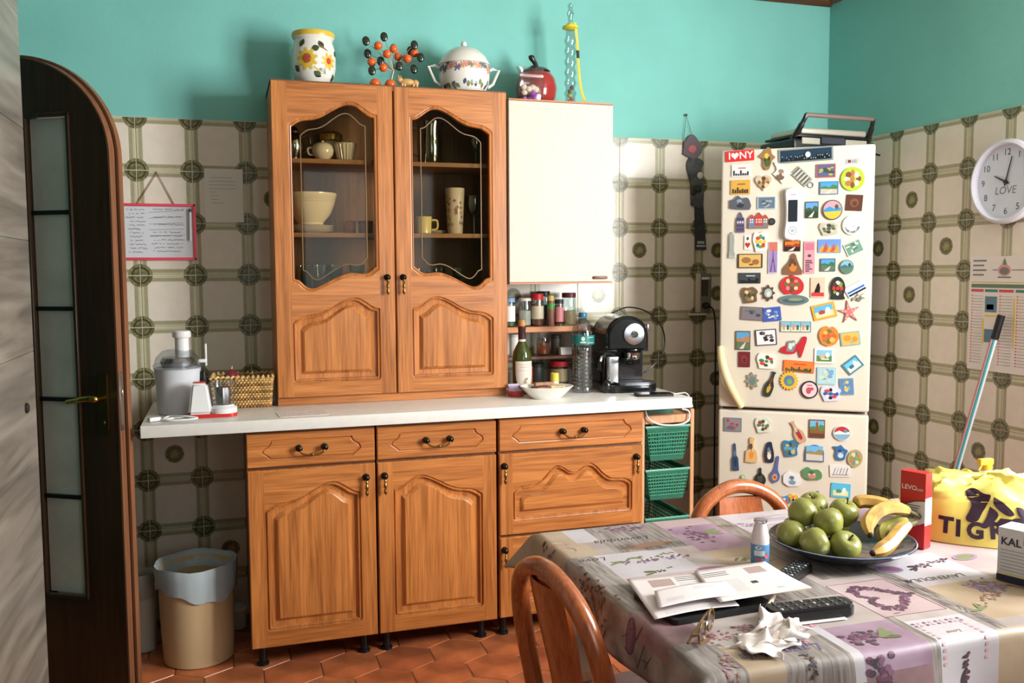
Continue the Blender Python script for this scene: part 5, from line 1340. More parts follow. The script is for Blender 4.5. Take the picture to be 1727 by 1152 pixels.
MAGNETS = [
    (0.071, 1.858, 0.11, 0.042, 2, 'r', (206, 44, 48), 'text:I NY', [(228, 224, 216)], 'slogan_magnet', 'red magnet reading I heart NY in white, top left of the fridge'),
    (0.175, 1.842, 0.063, 0.087, 0, 'bird', (150, 110, 70), 'parts', [(70, 92, 48), (206, 178, 70), (60, 52, 44)], 'bird_magnet', 'green and brown perched bird magnet beside the red slogan'),
    (0.319, 1.851, 0.201, 0.054, 2, 'r', (128, 140, 140), 'nightpano', [(24, 50, 70), (190, 206, 204), (12, 26, 40)], 'panorama_magnet', 'long night skyline magnet in a grey frame near the fridge top'),
    (0.077, 1.8, 0.073, 0.046, 0, 'r', (226, 220, 214), 'skyline', [(226, 220, 214), (60, 62, 80), (180, 40, 40)], 'card_magnet', 'white card magnet with a dark skyline under the red slogan'),
    (0.075, 1.735, 0.075, 0.056, 0, 'r', (206, 158, 70), 'skyline', [(206, 158, 70), (70, 54, 34), (120, 84, 40)], 'card_magnet', 'gold card magnet with dark silhouettes along its foot'),
    (0.163, 1.75, 0.063, 0.062, 0, 'heart', (196, 176, 150), 'blobs', [(120, 82, 50), (176, 140, 90), (90, 60, 40), (206, 186, 150)], 'heart_magnet', 'brown and cream heart magnet left of the white remote'),
    (0.228, 1.782, 0.08, 0.069, -20, 'gull', (226, 220, 210), 'parts', [(110, 90, 74), (150, 120, 100), (206, 196, 184)], 'seagull_magnet', 'white and brown flying seagull magnet below the night skyline'),
    (0.305, 1.768, 0.075, 0.041, -45, 'r', (150, 150, 140), 'bars', [(60, 60, 56), (206, 204, 190)], 'keyring_magnet', 'striped silver keyring strip hanging above the white remote'),
    (0.394, 1.787, 0.071, 0.052, 0, 'r', (180, 90, 80), 'garden', [(86, 92, 130), (176, 160, 80), (60, 76, 60)], 'painting_magnet', 'violet and yellow garden painting magnet near the top right'),
    (0.491, 1.752, 0.085, 0.09, 0, 'd', (172, 200, 50), 'blobs', [(122, 74, 44), (214, 200, 180), (176, 110, 70)], 'round_magnet', 'lime green round magnet with a brown figure'),
    (0.406, 1.721, 0.069, 0.05, 0, 'r', (60, 110, 160), 'land', [(70, 150, 206), (70, 120, 70), (190, 180, 160)], 'coast_magnet', 'blue and green coast photo magnet below the garden painting'),
    (0.074, 1.674, 0.076, 0.056, 0, 'boat', (84, 88, 96), 'parts', [(50, 54, 64), (130, 150, 170), (110, 110, 110)], 'boat_magnet', 'dark grey relief magnet of boats at the left edge'),
    (0.176, 1.671, 0.07, 0.049, 0, 'r', (170, 196, 210), 'garden', [(96, 112, 130), (150, 160, 160), (70, 84, 100)], 'photo_magnet', 'blue grey photo magnet in a pale blue frame left of the remote'),
    (0.345, 1.639, 0.05, 0.064, 0, 'r', (52, 72, 60), 'land', [(96, 150, 206), (60, 84, 60), (40, 60, 44)], 'valley_magnet', 'tall valley photo magnet directly right of the remote'),
    (0.421, 1.637, 0.073, 0.077, 0, 'd', (90, 80, 60), 'round', [(224, 150, 170), (52, 140, 196), (226, 180, 60), (60, 90, 50)], 'round_magnet', 'round magnet with pink sky, blue hill and yellow field'),
    (0.499, 1.662, 0.059, 0.061, -4, 'r', (86, 48, 34), 'disc', [(120, 74, 52), (86, 48, 34)], 'plaque_magnet', 'dark brown square plaque magnet at the right edge'),
    (0.077, 1.597, 0.037, 0.08, 0, 'tower', (96, 88, 116), 'windows', [(60, 54, 76), (206, 200, 206)], 'tower_magnet', 'violet tower shaped magnet near the left edge'),
    (0.145, 1.603, 0.077, 0.063, 0, 'houses', (176, 70, 62), 'houses', [(186, 62, 56), (84, 128, 164), (120, 120, 120), (226, 220, 210)], 'houses_magnet', 'row of red and blue gabled houses magnet'),
    (0.197, 1.597, 0.027, 0.028, 0, 'd', (40, 42, 46), 'dot', [(64, 66, 72)], 'button_magnet', 'small plain black round magnet beside the gabled houses'),
    (0.409, 1.565, 0.069, 0.05, 0, 'blob', (186, 178, 160), 'blobs', [(84, 84, 70), (90, 120, 70), (60, 60, 54), (206, 196, 180)], 'frog_magnet', 'grey and green lumpy figure magnet below the round landscape'),
    (0.493, 1.577, 0.07, 0.074, 0, 'd', (228, 224, 218), 'towncircle', [(206, 160, 110), (90, 150, 186), (110, 110, 120)], 'round_magnet', 'white round magnet with tiny coloured town at its foot'),
    (0.046, 1.508, 0.025, 0.104, 0, 'bridge', (170, 176, 170), 'bars', [(150, 156, 150), (196, 200, 196)], 'tower_magnet', 'slim pale grey tower magnet at the far left edge'),
    (0.106, 1.517, 0.025, 0.056, 0, 'r', (226, 220, 212), 'heartlet', [(186, 40, 40), (80, 70, 60)], 'charm_magnet', 'tiny magnet with a red heart beside the coloured figure'),
    (0.156, 1.519, 0.059, 0.079, 0, 'blob', (226, 222, 214), 'blobs', [(214, 180, 50), (60, 110, 150), (90, 150, 70), (190, 70, 50)], 'clown_magnet', 'white magnet with a bright multicoloured figure'),
    (0.275, 1.501, 0.062, 0.042, 0, 'r', (70, 34, 24), 'land', [(226, 120, 40), (150, 60, 30), (50, 26, 20)], 'sunset_magnet', 'orange sunset photo magnet just below the white remote'),
    (0.34, 1.456, 0.04, 0.124, 0, 'r', (222, 150, 160), 'strip', [(90, 60, 80), (196, 110, 130)], 'strip_magnet', 'tall pink strip magnet in the middle of the door'),
    (0.413, 1.499, 0.084, 0.052, 0, 'r', (110, 150, 206), 'flames', [(226, 150, 50), (190, 80, 40), (100, 140, 206)], 'painting_magnet', 'orange and blue cliff painting magnet'),
    (0.501, 1.491, 0.064, 0.05, 24, 'r', (200, 210, 200), 'garden', [(110, 150, 130), (214, 214, 200), (70, 110, 96)], 'tile_magnet', 'tilted green and white tile magnet near the right edge'),
    (0.116, 1.444, 0.096, 0.056, 0, 'r', (50, 42, 34), 'map', [(206, 168, 96), (150, 104, 60), (120, 80, 50)], 'map_magnet', 'old yellow map magnet in a dark frame'),
    (0.204, 1.457, 0.036, 0.126, 0, 'r', (206, 196, 214), 'spire', [(90, 70, 120), (196, 110, 90), (150, 130, 176)], 'tower_magnet', 'tall lilac strip magnet with a pointed iron tower'),
    (0.278, 1.431, 0.071, 0.083, 0, 'cloak', (126, 86, 60), 'parts', [(206, 120, 50), (96, 62, 44), (60, 70, 44)], 'figure_magnet', 'brown cloaked figure magnet with an orange plaque'),
    (0.408, 1.426, 0.056, 0.05, 0, 'r', (60, 90, 90), 'land', [(80, 150, 210), (60, 110, 70), (90, 110, 90)], 'lake_magnet', 'small blue and green lake photo magnet below the cliff painting'),
    (0.477, 1.418, 0.051, 0.055, 0, 'd', (70, 100, 100), 'round', [(130, 176, 190), (60, 110, 120), (90, 120, 100), (50, 70, 60)], 'round_magnet', 'small round lake magnet right of the lake photo'),
    (0.115, 1.376, 0.085, 0.042, 0, 'r', (30, 30, 32), 'skyline', [(60, 66, 70), (20, 20, 22), (206, 206, 206)], 'photo_magnet', 'black and silver photo magnet under the old map'),
    (0.277, 1.35, 0.087, 0.077, 0, 'mask', (190, 44, 48), 'blobs', [(120, 96, 60), (206, 120, 130), (84, 80, 50), (226, 200, 150)], 'mask_magnet', 'red double mask magnet garlanded with flowers'),
    (0.373, 1.339, 0.053, 0.078, 0, 'r', (222, 186, 160), 'poster', [(24, 20, 24), (196, 56, 62)], 'poster_magnet', 'cream and red poster magnet with a black shape'),
    (0.446, 1.336, 0.056, 0.085, 0, 'wreath', (40, 42, 34), 'blobs', [(206, 50, 50), (120, 150, 70), (226, 214, 206), (80, 50, 60)], 'wreath_magnet', 'dark wreath magnet with red flowers and a green foot'),
    (0.511, 1.334, 0.075, 0.041, 30, 'r', (206, 214, 224), 'bars3', [(30, 34, 44), (40, 96, 176), (230, 230, 230)], 'card_magnet', 'slanted black, blue and white card magnet at the right edge'),
    (0.116, 1.308, 0.064, 0.066, 0, 'blob', (110, 82, 60), 'blobs', [(70, 64, 50), (90, 110, 70), (150, 110, 80), (206, 190, 140)], 'monkey_magnet', 'brown and green curly figure magnet at the left'),
    (0.188, 1.317, 0.054, 0.066, 0, 'ornate', (92, 60, 46), 'disc', [(150, 176, 170), (206, 206, 200)], 'mirror_magnet', 'ornate brown framed oval picture magnet'),
    (0.285, 1.29, 0.113, 0.04, 0, 'd', (96, 116, 118), 'wave', [(130, 140, 110), (70, 90, 96)], 'oval_magnet', 'long grey green oval magnet under the red masks'),
    (0.126, 1.235, 0.087, 0.054, -3, 'r', (110, 100, 90), 'garden', [(120, 110, 120), (96, 110, 70), (60, 70, 96)], 'photo_magnet', 'brown and blue street photo magnet left of the blue tile'),
    (0.203, 1.233, 0.07, 0.056, 6, 'r', (70, 96, 160), 'garden', [(60, 90, 170), (214, 210, 200), (120, 140, 180)], 'tile_magnet', 'blue and white painted tile magnet'),
    (0.398, 1.247, 0.087, 0.06, 14, 'r', (206, 160, 60), 'beach', [(90, 170, 214), (226, 206, 150), (170, 70, 60), (240, 236, 220)], 'beach_magnet', 'beach photo magnet in a tilted yellow frame'),
    (0.489, 1.245, 0.086, 0.092, 10, 'star', (206, 110, 110), 'starbumps', [(226, 170, 160)], 'starfish_magnet', 'pink starfish magnet at the right'),
    (0.522, 1.3, 0.051, 0.036, 20, 'leafy', (150, 146, 132), 'parts', [(120, 116, 104), (176, 172, 160), (90, 88, 80)], 'twig_magnet', 'dry grey twig magnet above the starfish'),
    (0.294, 1.185, 0.116, 0.042, 0, 'r', (120, 150, 150), 'tri', [(120, 180, 206), (206, 140, 100), (226, 214, 190), (70, 96, 70)], 'panorama_magnet', 'wide street panorama magnet above the red shoe'),
    (0.093, 1.127, 0.058, 0.076, 0, 'r', (90, 80, 70), 'land', [(90, 150, 190), (176, 120, 80), (90, 110, 80)], 'photo_magnet', 'tall blue and orange photo magnet at the left edge'),
    (0.182, 1.141, 0.082, 0.064, 5, 'r', (70, 60, 70), 'garden', [(226, 222, 220), (96, 90, 110), (50, 44, 56)], 'drawing_magnet', 'black and white drawing magnet beside the tall photo'),
    (0.286, 1.108, 0.103, 0.08, 0, 'shoe', (186, 36, 48), 'shoepic', [(120, 130, 130), (206, 210, 206)], 'shoe_magnet', 'red high heeled shoe magnet with a silver picture'),
    (0.418, 1.15, 0.074, 0.079, 0, 'fruit', (226, 130, 50), 'blobs', [(206, 90, 50), (176, 120, 60), (120, 110, 60), (240, 180, 90)], 'round_magnet', 'orange fruit shaped magnet with a scene inside'),
    (0.496, 1.142, 0.071, 0.053, 8, 'r', (120, 170, 190), 'map', [(226, 176, 80), (206, 140, 60), (120, 170, 190)], 'map_magnet', 'yellow island map magnet right of the orange fruit'),
    (0.099, 1.051, 0.046, 0.062, 0, 'r', (104, 36, 40), 'disc', [(130, 50, 50), (90, 30, 34)], 'plaque_magnet', 'small dark red plaque magnet near the handle'),
    (0.186, 1.046, 0.077, 0.064, -8, 'blob', (226, 222, 214), 'blobs', [(70, 120, 70), (206, 60, 56), (60, 70, 60), (230, 226, 220)], 'figure_magnet', 'white figure magnet with green and red patches'),
    (0.402, 1.073, 0.072, 0.06, 0, 'r', (222, 222, 216), 'beach', [(130, 190, 226), (90, 130, 70), (206, 170, 120), (240, 240, 236)], 'village_magnet', 'village photo magnet in a white frame'),
    (0.507, 1.039, 0.067, 0.051, 40, 'r', (70, 130, 150), 'beach', [(110, 190, 220), (226, 220, 206), (60, 110, 130), (240, 240, 240)], 'beach_magnet', 'turquoise seaside magnet turned on its corner'),
    (0.308, 1.028, 0.116, 0.045, -3, 'r', (206, 90, 40), 'skylinewide', [(226, 120, 50), (50, 80, 50), (190, 70, 40)], 'panorama_magnet', 'orange sunset panorama magnet with green skyline'),
    (0.412, 0.994, 0.07, 0.068, 0, 'r', (150, 196, 210), 'garden', [(170, 206, 214), (214, 206, 170), (120, 160, 190)], 'cartoon_magnet', 'pale blue picture magnet above the penguin pair'),
    (0.132, 0.966, 0.055, 0.069, 4, 'ornate', (150, 140, 110), 'disc', [(110, 120, 140), (90, 130, 80)], 'frame_magnet', 'ornate silver and green framed magnet near the handle'),
    (0.201, 0.956, 0.036, 0.105, -18, 'bottle', (46, 60, 48), 'parts', [(206, 150, 60), (110, 60, 50), (30, 40, 34)], 'bottle_magnet', 'dark green bottle shaped magnet leaning left'),
    (0.273, 0.971, 0.074, 0.078, 0, 'sun', (226, 176, 56), 'disc', [(90, 120, 160), (120, 160, 90)], 'sunflower_magnet', 'yellow sunflower magnet with a blue centre picture'),
    (0.35, 0.938, 0.066, 0.07, 0, 'd', (34, 32, 36), 'ringpic', [(222, 196, 200), (190, 80, 90)], 'round_magnet', 'pink round magnet with black rim and red emblem'),
    (0.429, 0.925, 0.076, 0.061, 0, 'blob', (206, 210, 226), 'blobs', [(60, 90, 150), (230, 230, 230), (30, 34, 44), (200, 70, 80)], 'penguin_magnet', 'blue and white penguin pair magnet at the foot of the door'),
    (0.487, 0.955, 0.052, 0.065, 4, 'r', (120, 150, 176), 'garden', [(90, 130, 180), (206, 190, 110), (120, 150, 160)], 'tile_magnet', 'blue and yellow tile magnet right of the penguin pair'),
    (0.058, 0.785, 0.07, 0.056, 0, 'r', (120, 120, 124), 'garden', [(130, 130, 134), (176, 60, 70), (90, 100, 120)], 'plate_magnet', 'grey and red licence plate style magnet at top left of the freezer'),
    (0.176, 0.788, 0.062, 0.062, 0, 'blob', (206, 212, 196), 'blobs', [(90, 120, 84), (230, 230, 222), (60, 80, 60), (150, 60, 50)], 'goose_magnet', 'white and green figure magnet at the top of the freezer'),
    (0.308, 0.768, 0.04, 0.095, 28, 'bottle', (196, 160, 130), 'parts', [(176, 40, 56), (206, 186, 150), (120, 80, 60)], 'figure_magnet', 'slanted red capped figure magnet on the freezer door'),
    (0.381, 0.784, 0.06, 0.073, 0, 'r', (120, 80, 54), 'tower2', [(110, 180, 220), (90, 130, 70), (140, 90, 60)], 'photo_magnet', 'brick tower photo magnet under a blue sky'),
    (0.474, 0.772, 0.065, 0.058, 0, 'd', (206, 220, 226), 'round', [(196, 50, 52), (226, 230, 232), (130, 176, 200), (90, 140, 170)], 'oval_magnet', 'oval white and blue magnet with a red top'),
    (0.069, 0.654, 0.03, 0.112, 3, 'spatula', (54, 76, 110), 'parts', [(40, 58, 90), (90, 120, 160), (54, 76, 110)], 'spatula_magnet', 'dark blue spatula shaped magnet on the freezer'),
    (0.132, 0.687, 0.046, 0.102, 0, 'giraffe', (214, 176, 120), 'parts', [(226, 140, 50), (90, 70, 60), (206, 190, 170)], 'giraffe_magnet', 'tan and orange tall animal magnet'),
    (0.201, 0.681, 0.039, 0.082, 0, 'penguin', (40, 48, 70), 'parts', [(226, 222, 214), (90, 120, 160), (206, 150, 60)], 'penguin_magnet', 'single dark penguin magnet on the freezer'),
    (0.282, 0.7, 0.061, 0.069, 0, 'blob', (60, 120, 150), 'blobs', [(90, 160, 190), (120, 110, 70), (40, 80, 110), (200, 180, 120)], 'globe_magnet', 'blue globe like magnet in the middle of the freezer'),
    (0.374, 0.687, 0.071, 0.066, 0, 'archp', (70, 110, 160), 'land', [(110, 180, 230), (150, 140, 90), (206, 200, 190)], 'arch_magnet', 'arched landscape magnet under the brick tower photo'),
    (0.469, 0.695, 0.055, 0.059, 0, 'pot', (60, 110, 160), 'parts', [(206, 216, 226), (40, 80, 130), (110, 160, 200)], 'teapot_magnet', 'blue pot shaped magnet left of the oval one'),
    (0.524, 0.675, 0.054, 0.07, -12, 'd', (176, 160, 110), 'blobs', [(120, 160, 90), (206, 120, 90), (90, 150, 170), (230, 210, 160)], 'oval_magnet', 'tilted oval magnet with mixed green and red print'),
    (0.168, 0.58, 0.046, 0.065, 0, 'gourd', (46, 48, 44), 'parts', [(70, 74, 66), (30, 32, 30), (90, 90, 80)], 'gourd_magnet', 'black squat gourd magnet behind the chair back'),
    (0.229, 0.611, 0.041, 0.111, -8, 'spoon', (84, 104, 160), 'spoonpic', [(206, 160, 90), (176, 70, 60)], 'spoon_magnet', 'blue ceramic spoon magnet with orange pattern'),
    (0.291, 0.576, 0.07, 0.058, -6, 'cloud', (226, 226, 226), 'parts', [(120, 150, 170), (90, 116, 140), (206, 210, 214)], 'elephant_magnet', 'white plate magnet with a blue grey elephant'),
    (0.365, 0.603, 0.076, 0.05, -4, 'cloud', (96, 140, 96), 'parts', [(206, 130, 130), (70, 110, 70), (214, 190, 170)], 'island_magnet', 'green and pink island shaped magnet'),
    (0.47, 0.622, 0.076, 0.047, 3, 'r', (226, 224, 220), 'scribble', [(80, 80, 90), (150, 150, 156)], 'text_magnet', 'white magnet with thin grey line drawing'),
    (0.474, 0.544, 0.072, 0.057, -2, 'r', (90, 190, 220), 'beach', [(90, 190, 230), (226, 226, 170), (80, 150, 120), (240, 244, 246)], 'beach_magnet', 'bright turquoise beach magnet lowest on the freezer'),
    (0.387, 0.512, 0.058, 0.052, 0, 'castle', (130, 130, 128), 'parts', [(100, 100, 100), (160, 160, 156), (80, 80, 80)], 'castle_magnet', 'grey stone castle magnet behind the apples'),
    (0.266, 0.49, 0.041, 0.039, 20, 'cloud', (70, 140, 200), 'parts', [(206, 90, 80), (226, 230, 232), (60, 110, 170)], 'fish_magnet', 'small blue and red fish magnet by the chair back'),
    (0.297, 0.5, 0.041, 0.034, 0, 'cloud', (226, 180, 60), 'parts', [(40, 40, 44), (226, 120, 50), (240, 220, 160)], 'toucan_magnet', 'small yellow and black magnet above the apples'),
    (0.103, 0.573, 0.019, 0.019, 0, 'd', (150, 190, 150), 'dot', [(190, 214, 186)], 'button_magnet', 'tiny pale green magnet just above the chair back'),
]
for idx, (mx, mz, w, h, rot, base, col, style, cols, name, label) in enumerate(MAGNETS):
    rng = random.Random(idx * 7 + 1)
    w2, h2 = w / 2, h / 2
    if base == 'r':
        poly = rrect(-w2, -h2, w2, h2, min(w2, h2) * .08, 2); th = .0035
    else:
        poly = ccw([(x * w2, z * h2) for x, z in npoly(base)]); th = .006
    b = MB(); bv = min(w2, h2) * .06
    b.prism(poly, -th, 0)
    o = b.build(name, pal(col), smooth=False)
    tag(o, label, 'magnet', 'fridge magnets')
    o.matrix_world = FM @ Matrix.Translation((mx, -.0006, mz)) @ Matrix.Rotation(-R(rot), 4, 'Y')
    pic = MB(); pm = []; lay = 0
    if style.startswith('text'):
        vs_, fs_ = text_mesh('I', h * .92, bold=.0006); pic.add([Vector((v.x - w * .36, -th - .0006, v.y)) for v in vs_], fs_, 0)
        vs_, fs_ = text_mesh('NY', h * .92, bold=.0006); pic.add([Vector((v.x + w * .22, -th - .0006, v.y)) for v in vs_], fs_, 0)
        hp = [(x * h * .36 - w * .17, z * h * .34) for x, z in npoly('heart')]
        pic.prism(ccw(hp), -th - .0006, -th + .0002, mi=0); pm = [pal(cols[0])]
    else:
        for p_, c_ in picture(style, cols, rng):
            m_ = pal(c_)
            if m_ not in pm: pm.append(m_)
            lay += 1
            pic.prism(ccw([(x * w2, z * h2) for x, z in p_]), -th - .00025 - .00009 * lay, -th + .0002, mi=pm.index(m_))
    if pic.f: pic.build('lettering' if style.startswith('text') else 'picture', pm, o, smooth=False, fixn=False)
    if name == 'keyring_magnet':
        q = MB(); q.tube([(w2 + .010 + .010 * math.cos(a), -.002, .010 * math.sin(a)) for a in (2 * PI * k / 20 for k in range(20))], .0016, 6, closed=True); q.build('ring', m_steel, o)

# ---------------------------------------------------------------- contact grill on the fridge
GM = Matrix.Translation((2.690, -.475, FH + .0005)) @ Matrix.Rotation(R(4), 4, 'Z')
t = thing('contact_grill', 'black and silver contact grill with long handle on top of the fridge', 'grill'); t.matrix_world = GM
m_bl2 = mat('black_plastic_satin', (22, 22, 24), .35); m_alu = mat('pale_aluminium', (196, 188, 176), .35, .5)
b = MB(); b.box(-.205, -.10, .006, .215, .12, .052, .012, 3); b.build('lower_body', m_bl2, t)
b = MB(); b.box(-.165, -.104, .030, -.075, -.098, .056, .002, 1); b.box(.055, -.104, .030, .165, -.098, .056, .002, 1); b.build('lower_trim', m_alu, t)
b = MB(); b.box(-.185, -.095, .060, .185, .11, .070, .003, 2); b.build('grill_gap', m_bl2, t)
b = MB(); b.box(-.165, -.100, .072, .165, .10, .096, .008, 3); b.build('upper_lid', m_alu, t)
for s in (-1, 1):
    b = MB(); b.tube(bez([(s * .182, -.06, .045), (s * .180, -.10, .085), (s * .172, -.125, .125), (s * .168, -.13, .142)], 5), [.012] * 8 + [.009] * 8, 8); b.build('handle_arm', m_bl2, t)
b = MB(); b.tube([(-.170, -.13, .140), (.170, -.13, .140)], .009, 10); b.build('handle_bar', mat('copper_grey_bar', (150, 128, 122), .35, .5), t)
b = MB(); b.box(-.07, -.106, .034, .05, -.099, .060, .002, 1); b.build('front_latch', mat('slate_latch', (52, 56, 66), .4), t)
for x in (-.17, .17):
    for y in (-.07, .09):
        b = MB(); b.lathe([(.012, 0), (.012, .007)], c=(x, y, 0), seg=10); b.build('foot', m_bl2, t)
b = MB(); b.tube(bez([(.205, .06, .035), (.255, .03, .030), (.262, -.02, .045), (.225, -.04, .06), (.215, .0, .05), (.26, .02, .035), (.285, -.05, .008)], 7), .004, 7); b.build('power_cord', m_bl2, t)

# ================================================================== ON THE WALLS
# whiteboard with pink frame
t = thing('memo_board', 'white memo board with handwritten list in a pink frame', 'board', (.068, -.0005, 1.458))
m_pink = mat('pink_plastic', (222, 74, 96), .35)
W2, H2 = .140, .216
b = MB(); b.box(-W2 + .01, -.006, .008, W2 - .01, 0, H2 - .008); b.build('board', mat('board_white', (206, 206, 212), .25), t, smooth=False)
for x0, z0, x1, z1 in ((-W2, 0, W2, .011), (-W2, H2 - .011, W2, H2), (-W2, 0, -W2 + .012, H2), (W2 - .012, 0, W2, H2)):
    b = MB(); b.box(x0, -.012, z0, x1, 0, z1, .003, 2); b.build('frame_bar', m_pink, t)
b = MB(); b.tube([(-.07, -.005, H2 - .002), (.005, -.005, H2 + .118), (.062, -.005, H2 - .002)], .0018, 6); b.build('hanging_string', mat('rust_string', (140, 74, 60), .7), t)
b = MB(); b.ball((.005, -.004, H2 + .118), .004); b.build('nail', m_steel, t)
b = MB(); b.tube([(W2 - .022, -.016, .075), (W2 - .020, -.016, .185)], .0045, 8, mi=0); b.tube([(W2 - .020, -.016, .185), (W2 - .019, -.016, .198)], .005, 8, mi=1); b.build('marker_pen', [pal((214, 214, 216)), pal((60, 60, 90))], t)
b = MB(); b.lathe([(0, 0), (.009, 0), (.009, .005), (0, .007)], M=Matrix.Translation((-W2 + .010, -.012, .010)) @ MY, seg=14); b.build('corner_magnet', m_pink, t)
rng = random.Random(21); b = MB()
def scrawl(b, x0, x1, z, y, amp, rng, r=.0006):
    x = x0; pts = []
    while x < x1:
        pts.append((x, y, z + rng.uniform(-amp, amp))); x += rng.uniform(.0018, .0034)
        if rng.random() < .10 and len(pts) > 2:
            b.tube(pts, r, 4, caps=False); pts = []; x += .005
    if len(pts) > 2: b.tube(pts, r, 4, caps=False)
for k in range(12):
    z = H2 - .024 - k * .0146
    scrawl(b, -.112 + rng.uniform(0, .02), -.045 + rng.uniform(-.01, .01), z, -.0068, .0032, rng)
    if k % 2 == 0 or k > 6: scrawl(b, -.03 + rng.uniform(0, .02), .10 + rng.uniform(-.02, .01), z + .003, -.0068, .0030, rng)
for k in range(5): b.tube([(-.03, -.0068, H2 - .034 - k * .022), (.095, -.0068, H2 - .024 - k * .024)], .0005, 4)
b.build('handwriting', pal((52, 50, 60)), t)

# note sheet
t = thing('note_sheet', 'white printed sheet taped to the tiles beside the memo board', 'paper', (.315, -.0008, 1.606))
b = MB(); b.box(-.072, -.0008, 0, .072, 0, .207); b.build('sheet', mat('sheet_paper', (222, 216, 206), .8), t, smooth=False)
b = MB()
for k, (x0, x1) in enumerate(((-.05, .03), (-.055, .05), (-.055, .045), (-.055, .05), (-.05, -.03), (-.05, -.02), (-.05, -.025), (-.05, .0))): b.box(x0, -.0012, .172 - k * .014, x1, -.0008, .1735 - k * .014)
b.build('print_lines', pal((140, 136, 140)), t, smooth=False)

# wall hanging
t = thing('wall_hanging', 'dark hanging strip of charms with pink top and white disc', 'wall hanging', (2.385, -.0005, 1.505))
m_cl = mat('dark_felt', (58, 58, 60), .9, noise=.15, nscale=60)
b = MB(); b.prism([(-.010, .20), (.034, .20), (.052, -.004), (-.004, -.004)], -.006, -.001); b.build('lower_strip', m_cl, t)
b = MB(); b.prism(smooth_pts([(-.030, .20), (.026, .19), (.034, .28), (.022, .36), (.030, .40), (-.030, .42), (-.055, .38), (-.034, .30)], 4), -.009, -.001); b.build('charm_cluster', mat('grey_felt', (76, 78, 80), .9, noise=.2, nscale=50), t)
b = MB(); b.prism(smooth_pts([(-.075, .43), (-.02, .41), (.020, .44), (.010, .48), (-.03, .52), (-.07, .48)], 4), -.012, -.001); b.build('hat_shape', mat('mauve_felt', (104, 92, 100), .9), t)
b = MB(); b.ball((-.030, -.012, .452), .022, .008, .020); b.build('pink_face', mat('pink_felt', (176, 100, 104), .8), t)
b = MB(); b.ball((.012, -.012, .335), .015, .005, .016); b.build('white_disc', mat('pale_disc', (200, 196, 186), .5), t)
b = MB(); b.ball((.000, -.012, .275), .020, .007, .016); b.ball((-.020, -.010, .260), .012, .006, .016); b.build('green_charm', mat('dark_green_felt', (44, 52, 34), .9), t)
b = MB(); b.box(.000, -.0075, .010, .046, -.006, .018); b.box(.004, -.0075, .024, .040, -.006, .036); b.build('tag_print', pal((176, 178, 184)), t, smooth=False)
b = MB(); b.tube([(-.074, -.004, .46), (-.058, -.004, .605), (-.010, -.004, .47)], .0015, 5); b.build('cord_loop', mat('brown_cord', (96, 74, 52), .8), t)
b = MB(); b.ball((-.058, -.006, .605), .006); b.build('hook', m_dbrass, t)

# socket with trunking
t = thing('wall_socket', 'white socket trunking with black plug between coffee machine and fridge', 'socket', (2.395, -.0005, 1.203))
b = MB(); b.box(-.010, -.016, .010, .010, 0, .190, .003, 2); b.build('trunking', mat('ivory_plastic', (196, 184, 166), .45), t)
b = MB(); b.box(-.050, -.030, -.004, .034, 0, .006, .002, 1); b.build('ledge', mat('ivory_plastic', (196, 184, 166), .45), t)
b = MB(); b.box(.010, -.010, .005, .068, 0, .190, .003, 2); b.build('socket_plate', mat('grey_socket', (120, 112, 102), .5), t)
b = MB(); b.lathe([(0, 0), (.016, 0), (.017, .02), (.010, .032), (0, .034)], M=Matrix.Translation((.036, -.010, .040)) @ MY, seg=16); b.build('plug', m_bl2, t)
b = MB(); b.box(.016, -.0112, .085, .050, -.0100, .165); b.build('socket_slots', pal((60, 56, 52)), t, smooth=False)
b = MB(); b.box(.014, -.02, .160, .058, -.010, .172, .003, 1); b.build('white_plug', m_white, t)
b = MB(); b.tube(bez([(.036, -.04, .040), (.062, -.04, .02), (.080, -.03, -.06), (.088, -.02, -.25), (.088, -.02, -.55), (.09, -.02, -1.0), (.09, -.02, -1.195)], 6), .004, 7); b.build('power_cord', m_bl2, t)

# clock
CKM = Matrix.Translation((XR - .0008, -1.085, 1.728)) @ Matrix.Rotation(-PI / 2, 4, 'Z')
t = thing('wall_clock', 'round white wall clock with scribbled word on its face', 'clock'); t.matrix_world = CKM
m_ckr = mat('clock_rim_white', (214, 214, 226), .3)
b = MB(); b.lathe([(.135, 0), (.152, .006), (.156, .022), (.152, .036), (.142, .041), (.136, .036), (.134, .017)], M=MY, seg=56, close=False); b.build('rim', m_ckr, t)
b = MB(); b.lathe([(0, .018), (.137, .018)], M=MY, seg=56, close=False); face = b.build('face', mat('clock_face', (216, 222, 236), .4), t)
nums = MB()
for k in range(1, 13):
    vs_, fs_ = text_mesh(str(k), .034); a = PI / 2 - k * PI / 6
    nums.add([Vector((v.x + .108 * math.cos(a), -.0186, v.y + .108 * math.sin(a))) for v in vs_], fs_)
nums.build('numerals', pal((70, 74, 92)), face, smooth=False, fixn=False)
vs_, fs_ = text_mesh('LOVE', .040, shear=.15); b = MB(); b.add([Vector((v.x - .004, -.0186, v.y - .032)) for v in vs_], fs_); b.build('lettering', pal((120, 124, 138)), face, smooth=False, fixn=False)
def hand(nm, ang, l, w):
    h = MB(); a = PI / 2 - ang; d = Vector((math.cos(a), math.sin(a))); n_ = Vector((-d.y, d.x)); p = [d * -.015 + n_ * w, d * -.015 - n_ * w, d * l - n_ * w * .5, d * l + n_ * w * .5]
    h.prism(ccw([(q.x, q.y) for q in p]), -.0235, -.0215); h.build(nm, pal((46, 46, 52)), t, smooth=False)
hand('hour_hand', 2 * PI * (9.85 / 12), .058, .0034); hand('minute_hand', 2 * PI * (2.6 / 60), .094, .0026)
